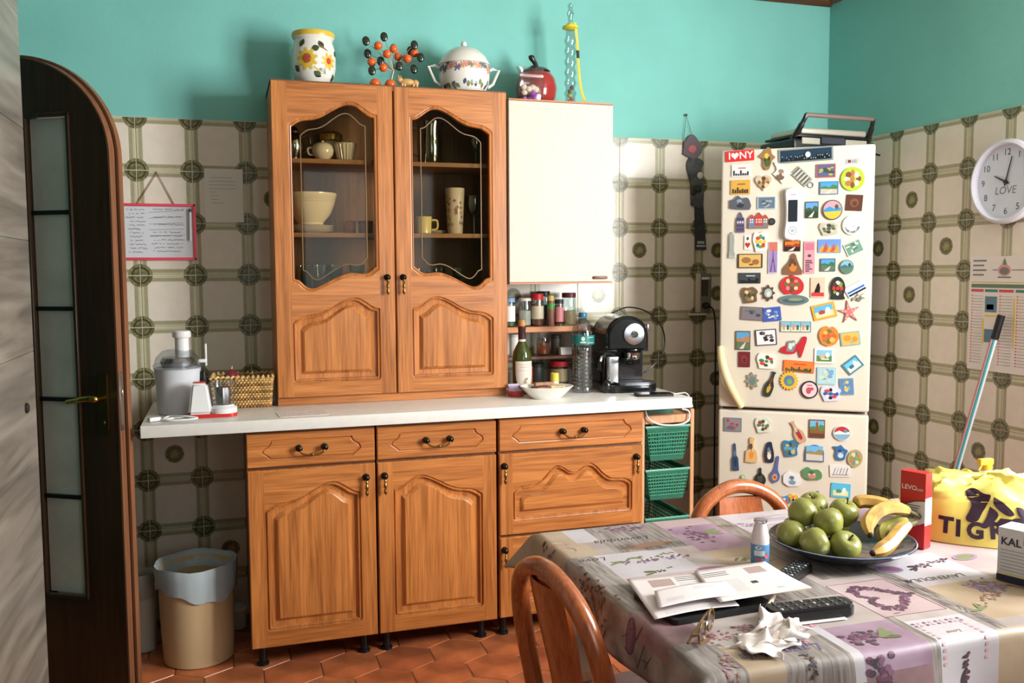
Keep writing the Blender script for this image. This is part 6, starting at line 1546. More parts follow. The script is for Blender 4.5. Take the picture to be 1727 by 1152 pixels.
b = MB(); b.lathe([(0, .028), (.007, .028), (.007, .020)], M=MY, seg=14, close=False); b.build('hub', pal((40, 40, 46)), t)

# calendar
t = thing('wall_calendar', 'long paper wall calendar with red and green month columns', 'calendar'); t.matrix_world = Matrix.Translation((XR - .0006, -1.075, 1.018)) @ Matrix.Rotation(-PI / 2, 4, 'Z')
b = MB(); b.box(-.165, -.0012, 0, .165, 0, .437); b.build('sheet', mat('calendar_paper', (222, 214, 208), .7), t, smooth=False)
cp = MB(); ms = [pal(c) for c in ((96, 120, 96), (200, 70, 80), (214, 190, 80), (90, 120, 140), (120, 112, 112), (206, 150, 140), (70, 120, 110))]
def cr_box(x0, z0, x1, z1, mi): cp.box(x0, -.0018, z0, x1, -.0012, z1, mi=mi)
cr_box(-.155, .318, .155, .332, 0); cr_box(-.155, .338, .155, .341, 2)
for x0, x1, c in ((-.155, -.095, 1), (-.088, -.028, 6), (-.022, .045, 1), (.055, .115, 6), (.12, .155, 1)): cr_box(x0, .302, x1, .312, c)
for k in range(4):
    cr_box(-.150, .418 - k * .018, -.085 - .012 * (k % 2), .424 - k * .018, 4)
for x0, x1 in ((-.152, -.098), (-.018, .042), (.060, .110)):
    for k in range(24): cr_box(x0, .285 - k * .0112, x0 + .006, .289 - k * .0112, 1); cr_box(x0 + .010, .286 - k * .0112, x1, .2872 - k * .0112, 4 if k % 6 else 5)
cr_box(-.086, .225, -.030, .285, 3); cr_box(-.086, .208, -.030, .216, 2); cr_box(-.078, .235, -.045, .255, 0)
cr_box(-.086, .110, -.030, .160, 3); cr_box(-.095, .10, -.088, .20, 2); cr_box(.048, .10, .055, .28, 2)
for x0 in (-.155,): pass
cp.prism(ell(.0, .385, .030, .022, 18), -.0018, -.0012, mi=5); cp.prism(ell(.0, .382, .022, .014, 16), -.0021, -.0012, mi=4); cp.prism([(-.010, .405), (.010, .405), (.006, .418), (0, .430), (-.006, .418)], -.0020, -.0012, mi=0)
cr_box(-.030, .356, .030, .361, 4); cr_box(-.055, .384, -.032, .387, 4); cr_box(.034, .384, .150, .387, 4)
cp.build('print', ms, t, smooth=False)

# mop leaning in the corner
p0 = Vector((3.045, -1.168, 1.300)); p0 = Vector((2.985, -1.150, 1.222)); p1 = Vector((2.985, -1.011, .620)); dirv = (p1 - p0) / (p0.z - p1.z)
top = Vector((3.055, -1.118 - .0, 1.235)); 
# straight pole through the two measured points, foot on the floor
foot = Vector((2.912, -.866, 0))
topv = Vector((3.058, -1.092, 1.235))
def on_pole(s): return topv.lerp(foot + Vector((0, 0, .045)), s)
t = thing('mop', 'floor mop with striped metal pole and black grip leaning on the right wall', 'mop', foot)
def mpart(mb, n, m): o = mb.build(n, m, t); o.location = -foot; return o
b = MB(); b.tube([on_pole(0), on_pole(.075)], .0145, 12); mpart(b, 'grip', m_bl2)
b = MB(); b.tube([on_pole(.07), on_pole(1)], .0105, 12); mpart(b, 'pole', mat('white_metal_pole', (222, 224, 226), .25, .2))
for dx_, c in ((-.006, (60, 150, 160)), (.006, (196, 110, 120))):
    b = MB(); b.tube([on_pole(.076) + Vector((-.0075, dx_ * 1.1, 0)), on_pole(.99) + Vector((-.0075, dx_ * 1.1, 0))], .0042, 7); mpart(b, 'pole_stripe', pal(c))
b = MB(); b.box(foot.x - .045, foot.y - .10, .003, foot.x + .045, foot.y + .10, .05, .015, 3); mpart(b, 'mop_head', mat('grey_mop', (150, 150, 150), .9, noise=.2, nscale=40))

# ================================================================== VEGETABLE RACK
t = thing('basket_trolley', 'narrow wooden trolley with green plastic baskets beside the base cabinets', 'trolley', (1.985, -.32, 0))
def tpart(mb, n, m, smooth=True, parent=None):
    o = mb.build(n, m, parent or t, smooth=smooth)
    if parent is None: o.location = -Vector(t.location)
    return o
m_pine = wood('pine_frame', (196, 140, 100), (222, 170, 130), 'Z', .5)
RX0, RX1, RY0, RY1 = 1.872, 2.112, -.50, -.12
for x in (RX0 + .001, RX1 - .018):
    for y in (RY0, RY1 - .018):
        b = MB(); b.box(x, y, .0, x + .017, y + .018, .848, .002, 1); tpart(b, 'post', m_pine, False)
b = MB(); b.box(RX0 + .02, RY0 + .001, .795, RX1 - .02, RY0 + .017, .828, .002, 1); tpart(b, 'top_rail', m_pine, False)
b = MB(); b.box(RX0 + .02, RY0 + .02, .815, RX1 - .02, RY1 - .02, .826, .002, 1); tpart(b, 'top_board', m_pine, False)
for x in (RX0 + .018, RX1 - .024):
    for z in (.778, .602, .404):
        b = MB(); b.box(x, RY0 + .01, z - .006, x + .006, RY1 - .01, z, .001, 1); tpart(b, 'runner', m_pine, False)
m_grnp = mat('green_plastic', (72, 148, 122), .38)
def crate(zt, h):
    b = MB(); x0, x1, y0, y1 = RX0 + .024, RX1 - .026, RY0 - .004, RY1 - .03
    ins = .022
    def P_(s, u, side):   # s 0 bottom..1 top ; u along
        i = ins * (1 - s); z = zt - h + h * s
        if side == 0: return Vector((x0 + i + (x1 - x0 - 2 * i) * u, y0 + i * .4, z))
        if side == 1: return Vector((x1 - i, y0 + i * .4 + (y1 - y0 - i) * u, z))
        if side == 2: return Vector((x0 + i, y0 + i * .4 + (y1 - y0 - i) * u, z))
        return Vector((x0 + i + (x1 - x0 - 2 * i) * u, y1 - i * .6, z))
    for side in range(4):
        n = 15 if side in (0, 3) else 18
        for s in (.16, .27, .38, .49, .60, .71, .82): b.tube([P_(s, 0, side), P_(s, 1, side)], .0032, 4)
        for k in range(n + 1): b.tube([P_(.12, k / n, side), P_(.88, k / n, side)], .0030, 4)
        for (sa, sb) in ((0, .13), (.86, 1.0)):
            for q in (-.0015, .0015):
                b.add([P_(sa, 0, side), P_(sa, 1, side), P_(sb, 1, side), P_(sb, 0, side)], [(0, 1, 2, 3)])
    b.tube([P_(1, 0, 0), P_(1, 1, 0), P_(1, 1, 1), P_(1, 0, 3)], .006, 6, closed=True)
    i = ins; b.add([P_(0, 0, 0), P_(0, 1, 0), P_(0, 1, 3), P_(0, 0, 3)], [(0, 1, 2, 3)])
    return tpart(b, 'plastic_basket', m_grnp, False)
for zt, h in ((.782, .138), (.606, .122), (.408, .132)): crate(zt, h)
b = MB(); b.box(1.925, -.45, .8265, 2.045, -.30, .855, .006, 2); tag(b.build('storage_tin', mat('green_tin', (60, 110, 96), .3)), 'flat green tin on top of the basket trolley', 'tin')
tag(MB().tube(bez([(1.89, -.505, .852), (1.90, -.515, .82), (1.95, -.518, .795), (2.03, -.518, .790), (2.075, -.515, .805), (2.08, -.51, .84), (2.05, -.508, .852)], 7), .0036, 7).build('cable_loop', m_white), 'loop of white cable hanging over the trolley rail', 'cable')

# ================================================================== CHAIRS
m_chair = wood('cherry_chair_wood', (140, 70, 34), (178, 98, 52), 'Z', .22, coat=.5)
def chair(label, loc, rz):
    t = thing('hoop_back_chair', label, 'chair', loc, rz, 'chairs round the table')
    hp = [(.152, .44), (.163, .54), (.162, .63), (.147, .71), (.113, .772), (.058, .808), (0, .820)]
    full = hp + [(-x, z) for x, z in reversed(hp[:-1])]
    def lean(z): return -.165 - .075 * ((z - .44) / .38) ** 1.2 if z > .44 else -.165
    pts = bez([(x, lean(z), z) for x, z in full], 6)
    b = MB(); b.tube(pts, .0195, 12, flat=1.05); b.build('hoop', m_chair, t)
    sp = [(-.055, .445), (.055, .445), (.062, .60), (.070, .70), (.066, .795), (-.066, .795), (-.070, .70), (-.062, .60)]
    b = MB(); vs = []; fs = []
    rows = [(.445, .055), (.52, .056), (.60, .060), (.68, .067), (.75, .068), (.790, .064)]
    for z, w in rows:
        for k in range(5):
            x = -w + 2 * w * k / 4; yb = lean(z) + .010 * (1 - (x / w) ** 2) * -1
            vs.append(Vector((x, yb - .006, z)))
        for k in range(5):
            x = -w + 2 * w * k / 4; yb = lean(z) + .010 * (1 - (x / w) ** 2) * -1
            vs.append(Vector((x, yb + .006, z)))
    for i in range(len(rows) - 1):
        for k in range(4):
            a = i * 10 + k; c = a + 10
            fs += [(a, a + 1, c + 1, c), (a + 5, c + 5, c + 6, a + 6)]
        for k in (0, 4): a = i * 10 + k; fs.append((a, a + 10, a + 15, a + 5))
    b.add(vs, fs); b.build('splat', m_chair, t, angle=60)
    b = MB(); b.prism(rrect(-.20, -.195, .20, .205, .11, 7), .43, .456, M=Matrix(((1, 0, 0, 0), (0, 0, 1, 0), (0, 1, 0, 0), (0, 0, 0, 1)))); b.build('seat', m_chair, t, angle=30)
    for sx in (-1, 1):
        for sy in (-1, 1):
            b = MB(); b.tube([(sx * .150, sy * .145, .432), (sx * .168, sy * .168, .22), (sx * .182, sy * .190, 0)], [.019, .018, .014], 10); b.build('leg', m_chair, t)
    for sx in (-1, 1):
        b = MB(); b.tube([(sx * .170, -.172, .20), (sx * .170, .172, .20)], .010, 8); b.build('stretcher', m_chair, t)
    return t
chair('hoop backed wooden chair in the foreground at the left end of the table', (1.132, -2.055, 0), R(-80))
chair('hoop backed wooden chair on the far side of the table before the fridge', (1.630, -1.855, 0), PI)

# ================================================================== TABLE
TX0, TX1, TY0, TY1 = 1.030, 2.420, -2.515, -1.690
m_tabw = mat('white_table_leg', (206, 210, 204), .4)
t = thing('dining_table', 'rectangular dining table hidden under the patterned cloth', 'table', ((TX0 + TX1) / 2, (TY0 + TY1) / 2, 0))
def tb(mb, n, m, smooth=True): o = mb.build(n, m, t, smooth=smooth); o.location = -Vector(t.location); return o
b = MB(); b.box(TX0 + .006, TY0 + .006, TZ - .032, TX1 - .006, TY1 - .006, TZ - .003, .004, 2); tb(b, 'table_top', m_tabw)
b = MB(); b.box(TX0 + .06, TY0 + .06, TZ - .10, TX1 - .06, TY1 - .06, TZ - .033); tb(b, 'apron', m_tabw, False)
for x in (TX0 + .055, TX1 - .10):
    for y in (TY0 + .055, TY1 - .10):
        b = MB(); b.box(x, y, 0, x + .045, y + .045, TZ - .034, .004, 2); tb(b, 'leg', m_tabw)

# ---------------------------------------------------------------- tablecloth
DL, DN, DF, DR_ = .105, .150, .100, .120
def hang(d, r=.012):
    if d <= 0: return 0.0, 0.0
    if d < r * PI / 2: a = d / r; return r * math.sin(a), r - r * math.cos(a)
    return r, d - r * PI / 2 + r
def S(u, v):
    x = min(max(u, TX0), TX1); y = min(max(v, TY0), TY1)
    dx = max(TX0 - u, 0, u - TX1); dy = max(TY0 - v, 0, v - TY1)
    sx = -1 if u < TX0 else 1; sy = -1 if v < TY0 else 1
    ox, zx = hang(dx); oy, zy = hang(dy); m_ = min(dx, dy)
    z = max(zx, zy)
    if dx > 0: ox += (.010 + .010 * math.sin(v * 17 + 1)) * min(1, dx / .1) + .62 * m_
    if dy > 0: oy += (.012 + .012 * math.sin(u * 15)) * min(1, dy / .1) + .30 * m_
    return Vector((x + sx * ox, y + sy * oy, TZ - z))
def Sn(u, v):
    e = .002; a = S(u + e, v) - S(u - e, v); c = S(u, v + e) - S(u, v - e); n = a.cross(c)
    n.normalize(); return n
def cloth_mat(name, c0, c1, sc, stretch=(1, 1, 1), rough=.42):
    m = bpy.data.materials.new(name); m.use_nodes = True
    nt = m.node_tree; b = nt.nodes['Principled BSDF']; b.inputs['Roughness'].default_value = rough
    tc = nt.nodes.new('ShaderNodeTexCoord'); mp = nt.nodes.new('ShaderNodeMapping'); mp.inputs['Scale'].default_value = stretch
    n = nt.nodes.new('ShaderNodeTexNoise'); n.inputs['Scale'].default_value = sc; n.inputs['Detail'].default_value = 5
    nt.links.new(tc.outputs['Object'], mp.inputs[0]); nt.links.new(mp.outputs[0], n.inputs['Vector'])
    r = nt.nodes.new('ShaderNodeValToRGB'); r.color_ramp.elements[0].position = .35; r.color_ramp.elements[1].position = .66
    r.color_ramp.elements[0].color = rgb(c0); r.color_ramp.elements[1].color = rgb(c1)
    nt.links.new(n.outputs['Fac'], r.inputs['Fac']); nt.links.new(r.outputs['Color'], b.inputs['Base Color'])
    return m
CM = [cloth_mat('cloth_paper', (160, 146, 142), (184, 172, 168), 9),
      cloth_mat('cloth_grey_planks', (112, 102, 98), (164, 154, 150), 10, (14, 1.5, 1)),
      cloth_mat('cloth_beige', (164, 140, 116), (184, 164, 142), 8),
      cloth_mat('cloth_pink_paper', (178, 152, 154), (194, 174, 176), 7),
      cloth_mat('cloth_lilac_photo', (138, 108, 130), (172, 146, 164), 9),
      cloth_mat('cloth_mauve', (124, 92, 98), (156, 124, 128), 12),
      cloth_mat('cloth_white', (182, 174, 180), (198, 192, 198), 6)]
U0, U1, V0, V1 = TX0 - DL, TX1 + DR_, TY0 - DN, TY1 + DF
PATCH = [  # u0, v0, u1, v1, material
    (.90, -2.70, 1.08, -1.55, 1), (.90, -1.90, 1.10, -1.55, 2), (.90, -2.12, 1.00, -1.90, 1), (1.08, -1.80, 1.14, -1.55, 6), (1.14, -1.90, 1.33, -1.55, 1), (1.08, -2.06, 1.27, -1.90, 6),
    (1.33, -1.95, 1.47, -1.75, 4), (1.33, -1.75, 1.47, -1.55, 3), (1.47, -1.95, 1.52, -1.55, 1), (1.52, -1.90, 1.76, -1.55, 6), (1.76, -1.85, 1.95, -1.55, 4), (1.95, -1.95, 2.15, -1.55, 2), (2.15, -1.90, 2.60, -1.55, 3),
    (1.27, -2.10, 1.33, -1.95, 0), (1.33, -2.12, 1.47, -1.95, 2), (1.47, -2.20, 1.62, -1.90, 1), (1.62, -2.12, 1.80, -1.90, 3),
    (1.08, -2.30, 1.26, -2.06, 3), (1.26, -2.28, 1.45, -2.12, 1), (1.26, -2.24, 1.42, -2.12, 2), (1.455, -2.41, 1.60, -2.23, 3), (1.60, -2.52, 1.64, -2.20, 1),
    (1.64, -2.30, 1.82, -2.12, 6), (1.82, -2.25, 2.02, -2.0, 3), (1.64, -2.48, 1.86, -2.30, 2), (1.86, -2.46, 2.06, -2.25, 0), (2.06, -2.40, 2.40, -2.0, 4), (2.02, -2.2, 2.3, -1.95, 6),
    (.98, -2.40, 1.10, -2.24, 5), (.98, -2.72, 1.16, -2.42, 1), (1.09, -2.72, 1.16, -2.43, 2), (1.10, -2.44, 1.28, -2.30, 0), (1.16, -2.72, 1.29, -2.44, 1), (1.29, -2.72, 1.31, -2.40, 6), (1.31, -2.72, 1.45, -2.42, 4), (1.31, -2.72, 1.45, -2.56, 5), (1.45, -2.72, 1.47, -2.41, 1),
    (1.47, -2.72, 1.60, -2.44, 6), (1.60, -2.72, 1.72, -2.52, 2), (1.72, -2.72, 1.86, -2.48, 5), (1.86, -2.72, 2.2, -2.46, 3), (2.2, -2.72, 2.6, -2.4, 1)]
st = .01
nu = int(round((U1 - U0) / st)); nv = int(round((V1 - V0) / st))
cl = MB(); vs = []
for j in range(nv + 1):
    for i in range(nu + 1): vs.append(S(U0 + (U1 - U0) * i / nu, V0 + (V1 - V0) * j / nv))
fs = []; mi = []
for j in range(nv):
    vc = V0 + (V1 - V0) * (j + .5) / nv
    for i in range(nu):
        uc = U0 + (U1 - U0) * (i + .5) / nu; k = 0
        for a, c_, d, e, m_ in PATCH:
            if a <= uc < d and c_ <= vc < e: k = m_
        fs.append((j * (nu + 1) + i, j * (nu + 1) + i + 1, (j + 1) * (nu + 1) + i + 1, (j + 1) * (nu + 1) + i)); mi.append(k)
cl.v = [tuple(p) for p in vs]; cl.f = fs; cl.mi = mi
cloth = cl.build('tablecloth', CM, smooth=True, fixn=False, angle=80)
tag(cloth, 'patchwork oilcloth printed with lavender, hearts and handwriting, draped over the table', 'tablecloth')
cloth.modifiers.new('thickness', 'SOLIDIFY').thickness = .0012
cloth.modifiers['thickness'].offset = -1
# flat print that follows the drape
prints = MB(); PM = [pal(c) for c in ((104, 66, 86), (130, 92, 116), (92, 100, 62), (120, 128, 92), (70, 62, 70), (150, 126, 160), (176, 132, 150), (206, 196, 200), (140, 104, 84), (112, 108, 140), (206, 160, 166), (236, 230, 230))]
LAYER = [0]
def put(poly, mi, lift=None):
    LAYER[0] += 1; l = .0003 + .0000005 * LAYER[0]
    tri = tessellate_polygon([[Vector((x, y, 0)) for x, y in poly]])
    prints.add([S(x, y) + Sn(x, y) * l for x, y in poly], [tuple(q) for q in tri], mi)
def oval(x, y, rx, ry, a, mi, n=8):
    c, s = math.cos(a), math.sin(a)
    put([(x + rx * math.cos(k * 2 * PI / n) * c - ry * math.sin(k * 2 * PI / n) * s, y + rx * math.cos(k * 2 * PI / n) * s + ry * math.sin(k * 2 * PI / n) * c) for k in range(n)], mi)
def sprig(x, y, a, l, rng, cols=(0, 1), w=.012, n=34, leaf=2):
    d = Vector((math.cos(a), math.sin(a))); p = Vector((-d.y, d.x))
    for k in range(n):
        s = rng.random(); q = Vector((x, y)) + d * l * s + p * rng.uniform(-w, w) * (1 - .5 * abs(s - .4))
        oval(q.x, q.y, rng.uniform(.003, .006), rng.uniform(.002, .004), rng.uniform(0, PI), rng.choice(cols), 6)
    for k in range(4):
        q = Vector((x, y)) - d * .004 * k; oval(q.x + rng.uniform(-.012, .012), q.y + rng.uniform(-.01, .01), .014, .004, a + rng.uniform(-.8, .8), leaf, 8)
def line(x0, y0, x1, y1, w, mi, n=10):
    d = Vector((x1 - x0, y1 - y0)); d.normalize(); p = Vector((-d.y, d.x)) * w / 2
    for k in range(n):
        a = Vector((x0, y0)).lerp(Vector((x1, y1)), k / n); b_ = Vector((x0, y0)).lerp(Vector((x1, y1)), (k + 1) / n)
        put([tuple(a - p), tuple(b_ - p), tuple(b_ + p), tuple(a + p)], mi)
def words(body, x, y, size, mi, shear=.35, turn=True, ang=0.0, bold=0.0):
    vs_, fs_ = text_mesh(body, size, shear=shear, bold=bold); s = -1 if turn else 1; out = []; LAYER[0] += 1
    c, sn = math.cos(ang), math.sin(ang)
    for v in vs_:
        tx, ty = s * v.x, s * v.y; u = x + tx * c - ty * sn; w = y + tx * sn + ty * c
        out.append(S(u, w) + Sn(u, w) * (.0003 + .0000005 * LAYER[0]))
    prints.add(out, fs_, mi)
rng = random.Random(17)
# photo of berries with leaves
for k in range(46): oval(1.385 + rng.gauss(0, .016), -1.835 + rng.gauss(0, .026), .006, .005, 0, rng.choice((0, 0, 1, 4)), 7)
for a in (0, .5, -.5): oval(1.435, -1.815 + a * .02, .026, .008, a, rng.choice((2, 3)), 9)
for k in range(18): oval(1.36 + rng.uniform(-.02, .09), -1.92 + rng.uniform(-.012, .012), .005, .004, 0, 6, 6)
words('Lavendula', 1.200, -1.805, .036, 4); words('Love', 1.075, -1.925, .034, 4)
for x0, y0 in ((1.17, -1.87), (1.22, -1.86)): oval(x0 + .04, y0, .045, .016, 0, 8, 12)
sprig(1.125, -1.965, .02, .17, rng, (0, 5, 1), .016, 60, 3); sprig(1.17, -1.945, .1, .10, rng, (2, 3), .01, 14, 3)
oval(1.298, -2.062, .040, .017, -.1, 6, 20); oval(1.298, -2.062, .036, .014, -.1, 1, 20)
sprig(1.16, -2.045, .3, .06, rng, (2, 4), .006, 10)
sprig(1.40, -2.02, .4, .07, rng, (8, 3), .006, 12); line(1.34, -2.0, 1.46, -2.0, .0012, 8); line(1.34, -2.09, 1.46, -2.05, .0012, 8)
# heart wreath in a framed square
for a, c_, d, e in ((1.457, -2.408, 1.598, -2.408), (1.457, -2.232, 1.598, -2.232), (1.457, -2.408, 1.457, -2.232), (1.598, -2.408, 1.598, -2.232)): line(a, c_, d, e, .0016, 1)
for k in range(280):
    a = 2 * PI * rng.random(); hx_ = 16 * math.sin(a) ** 3; hz = 13 * math.cos(a) - 5 * math.cos(2 * a) - 2 * math.cos(3 * a) - math.cos(4 * a)
    f = rng.uniform(.72, 1.02); oval(1.526 - hz * .0040 * f, -2.320 + hx_ * .0042 * f, rng.uniform(.004, .008), rng.uniform(.003, .006), rng.uniform(0, PI), rng.choice((0, 0, 1, 4)), 6)
line(1.485, -2.398, 1.50, -2.397, .002, 4, 2)
oval(1.652, -2.185, .030, .022, -.4, 5, 20); oval(1.652, -2.185, .024, .016, -.4, 1, 18)
words('LAVENDULA', 1.705, -2.262, .026, 4, .1); sprig(1.72, -2.195, .25, .11, rng, (0, 4), .012, 30, 4)
words('a', 1.636, -2.262, .03, 4, .2)
for k in range(70): oval(1.765 + rng.gauss(0, .022), -2.335 + rng.gauss(0, .016), .0055, .004, rng.uniform(0, PI), rng.choice((9, 5, 9, 1)), 6)
for k in range(5): line(1.80 + .004 * k, -2.34, 1.84, -2.37 - .008 * k, .0018, 8, 3)
# checked border square
for k in range(9):
    for (x, y) in ((1.478 + k * .0125, -2.452), (1.478 + k * .0125, -2.462)):
        put([(x, y - .003), (x + .006, y - .003), (x + .006, y + .003), (x, y + .003)], 10 if k % 2 else 1)
    for x in (1.482, 1.576): put([(x - .003, -2.47 - k * .012), (x + .004, -2.47 - k * .012), (x + .004, -2.464 - k * .012), (x - .003, -2.464 - k * .012)], 10)
words('Love', 1.53, -2.50, .016, 8); sprig(1.528, -2.60, 1.5, .05, rng, (4, 0), .008, 24, 4)
line(1.50, -2.615, 1.56, -2.615, .0016, 4)
# lower photo: purple flowers and green leaf running over the edge
for k in range(50): oval(1.355 + rng.gauss(0, .020), -2.475 + rng.gauss(0, .014), .006, .005, 0, rng.choice((0, 0, 1, 4)), 7)
for a in (-.3, .4, 1.0): oval(1.405, -2.478 + a * .015, .022, .008, a, rng.choice((2, 3)), 9)
for k in range(60): oval(1.34 + rng.gauss(0, .014), -2.58 + rng.uniform(-.07, .05), .007, .006, 0, rng.choice((0, 4, 1)), 7)
words('Lavendula', 1.190, -2.478, .040, 9)
sprig(1.09, -2.395, .2, .12, rng, (0, 6, 8), .022, 70, 8); sprig(1.24, -2.40, 0, .08, rng, (6, 10), .014, 30, 6)
# left hanging side
for k in range(90): oval(1.00 + rng.uniform(-.06, .035), -2.05 + rng.gauss(0, .045), .006, .003, rng.uniform(0, PI), rng.choice((0, 4, 8)), 6)
oval(.985, -2.255, .034, .017, .1, 0, 18); oval(.985, -2.255, .030, .014, .1, 1, 18)
for k in range(8): line(.99 + rng.uniform(-.04, .03), -2.33 + .012 * k, .96 + rng.uniform(-.03, .04), -2.31 + .012 * k, .0016, 4, 3)
oval(1.015, -1.85, .05, .03, .2, 6, 16); oval(1.03, -1.80, .03, .018, .2, 10, 14)
for k in range(16): oval(.99 + rng.uniform(-.05, .03), -1.80 + rng.uniform(-.04, .05), .006, .004, 0, 0, 6)
# far side and right side
for k in range(26): line(1.54 + rng.uniform(0, .14), -1.74 - .005 * k, 1.62 + rng.uniform(0, .12), -1.73 - .005 * k, .0012, rng.choice((5, 6, 10)), 2)
for k in range(40): oval(1.24 + rng.gauss(0, .03), -1.725 + rng.gauss(0, .012), .006, .004, 0, rng.choice((0, 1, 6)), 6)
for k in range(30): oval(1.85 + rng.gauss(0, .03), -1.73 + rng.gauss(0, .012), .006, .004, 0, rng.choice((1, 5, 6)), 6)
words('vula', 1.70, -2.585, .045, 0, .4); oval(1.87, -2.17, .035, .02, .2, 5, 16); oval(1.87, -2.17, .028, .014, .2, 3, 16)
for k in range(20): line(1.605 + rng.uniform(0, .03), -2.22 - k * .014, 1.612 + rng.uniform(0, .025), -2.24 - k * .014, .0012, 4, 2)
for k in range(14): line(1.10, -2.0 - k * .0, 1.10, -2.05, .0008, 7, 1)
for (x, y, a, l, cs) in ((1.50, -1.78, -.2, .10, (5, 6)), (1.56, -2.03, .9, .12, (0, 1, 9)), (1.68, -1.98, .3, .10, (1, 6)), (1.13, -2.14, .2, .08, (0, 6)), (1.30, -2.20, .1, .10, (1, 9)), (1.66, -2.42, .5, .12, (8, 10)), (1.92, -2.35, .3, .14, (1, 5)), (1.76, -2.55, 1.2, .10, (0, 10)), (1.20, -2.60, 1.4, .10, (4, 8)), (1.06, -2.55, 1.3, .10, (6, 8)), (1.16, -2.47, .2, .10, (6, 10))):
    sprig(x, y, a, l, rng, cs, .014, 30, 3)
for x, y in ((1.16, -1.85), (1.22, -1.88), (1.28, -1.86)):
    for k in range(5): line(x, y - .006 * k, x + .045, y - .006 * k + .001, .0012, 4, 2)
po = prints.build('lavender_print', PM, cloth, smooth=False, fixn=False); po['kind'] = 'stuff'

# ---------------------------------------------------------------- fruit plate
FL = Matrix(((1, 0, 0, 0), (0, 0, 1, 0), (0, 1, 0, 0), (0, 0, 0, 1)))
Z0 = TZ + .0016
PC = Vector((1.620, -2.068, Z0))
b = MB(); b.lathe([(.070, 0), (.075, .002), (.110, .010), (.145, .026), (.158, .036), (.156, .039), (.142, .030), (.108, .015), (.070, .007), (0, .006)], seg=48)
t = thing('fruit_plate', 'wide dark blue plate heaped with apples and bananas', 'plate', PC)
b.build('plate_body', mat('dark_blue_glaze', (26, 30, 44), .12, coat=.5), t)
b = MB(); b.lathe([(.157, .0375), (.1585, .0390), (.156, .0398)], seg=48, close=False); b.build('rim_line', mat('pale_blue_glaze', (120, 130, 160), .15), t)
m_apple = mat('green_apple_skin', (136, 136, 66), .30, noise=.12, nscale=16, coat=.3); m_stem = mat('apple_stem', (70, 54, 34), .7)
def apple(p, r, rx, ry, lab):
    t = thing('green_apple', lab, 'apple', p, 0, 'green apples on the plate'); t.rotation_euler = (rx, ry, random.Random(lab).random() * 3)
    pf = [(0, -r * .80), (r * .20, -r * .88), (r * .45, -r * .86), (r * .78, -r * .58), (r * .98, -r * .08), (r * 1.0, r * .22), (r * .88, r * .60), (r * .60, r * .84), (r * .34, r * .88), (r * .14, r * .78), (0, r * .62)]
    b = MB(); b.lathe(pf, seg=24); b.build('flesh', m_apple, t, angle=180)
    b = MB(); b.tube([(0, 0, r * .60), (r * .08, 0, r * .95), (r * .2, 0, r * 1.12)], [.0022, .0018, .0024], 6); b.build('stem', m_stem, t)
    b = MB(); b.ball((0, 0, -r * .82), r * .10, r * .10, r * .07, 8, 5); b.build('calyx', m_stem, t)
AP = [((1.504, -2.045, .0475), .0335, .3, .6, 'green apple at the left rim of the plate'), ((1.519, -2.107, .0460), .0335, 1.2, .0, 'green apple showing its dark eye, front left on the plate'),
      ((1.580, -2.131, .0390), .0335, .6, -.2, 'green apple nearest the viewer, stem up'), ((1.577, -2.078, .0800), .0330, .2, .4, 'green apple resting on top of the front apples'),
      ((1.546, -2.024, .0900), .0330, .5, .9, 'green apple on the heap behind the topmost front one'), ((1.600, -1.990, .0920), .0330, -.4, .2, 'green apple at the top back of the heap'),
      ((1.648, -2.036, .0830), .0335, .2, -.3, 'green apple beside the bananas high on the heap'), ((1.560, -1.985, .0380), .0330, 0, 0, 'green apple low at the back of the plate'),
      ((1.664, -1.988, .0360), .0330, 0, .2, 'green apple low in the middle of the plate')]
for (x, y, z), r_, rx, ry, lab in AP: apple((x, y, Z0 + z), r_, rx, ry, lab)
m_ban = mat('ripe_banana_skin', (188, 148, 80), .45, noise=.24, nscale=26); m_bang = mat('greenish_banana_skin', (150, 142, 70), .45, noise=.2, nscale=22); m_tip = mat('banana_tip', (46, 36, 26), .7)
def banana(pts, lab, m, r0=.0165):
    P = bez(pts, 6); n = len(P); t = thing('banana', lab, 'banana', P[0], 0, 'bananas on the plate'); P = [p - Vector(pts[0]) for p in P]
    body = P[1:int(n * .84)]; k = len(body)
    b = MB(); b.tube(body, [r0 * (.45 + .55 * min(1, 4.5 * s, 3.0 * (1.12 - s))) for s in (i / (k - 1) for i in range(k))], 6); b.build('peel', m, t, angle=25)
    st_ = P[int(n * .84) - 1:]; b = MB(); b.tube(st_, [.0062] * (len(st_) - 1) + [.0075], 6); b.build('stalk', mat('banana_stalk', (96, 84, 50), .7), t)
    b = MB(); b.ball(P[1] * .7, .0075, .0075, .0075, 8, 6); b.build('tip', m_tip, t)
def bp(x, y, z): return Vector((x, y, Z0 + z))
banana([bp(1.640, -2.140, .060), bp(1.652, -2.115, .078), bp(1.690, -2.095, .096), bp(1.735, -2.085, .101), bp(1.778, -2.085, .092), bp(1.815, -2.090, .074)], 'spotted yellow banana arching over the others', m_ban)
banana([bp(1.625, -2.165, .030), bp(1.650, -2.160, .033), bp(1.690, -2.145, .042), bp(1.725, -2.128, .056), bp(1.755, -2.118, .066), bp(1.785, -2.112, .070)], 'yellow banana lying along the front rim of the plate', m_ban)
banana([bp(1.690, -2.120, .035), bp(1.705, -2.100, .045), bp(1.725, -2.085, .055), bp(1.750, -2.085, .062), bp(1.775, -2.090, .066), bp(1.800, -2.098, .066)], 'greenish banana behind the front yellow one', m_bang, .015)
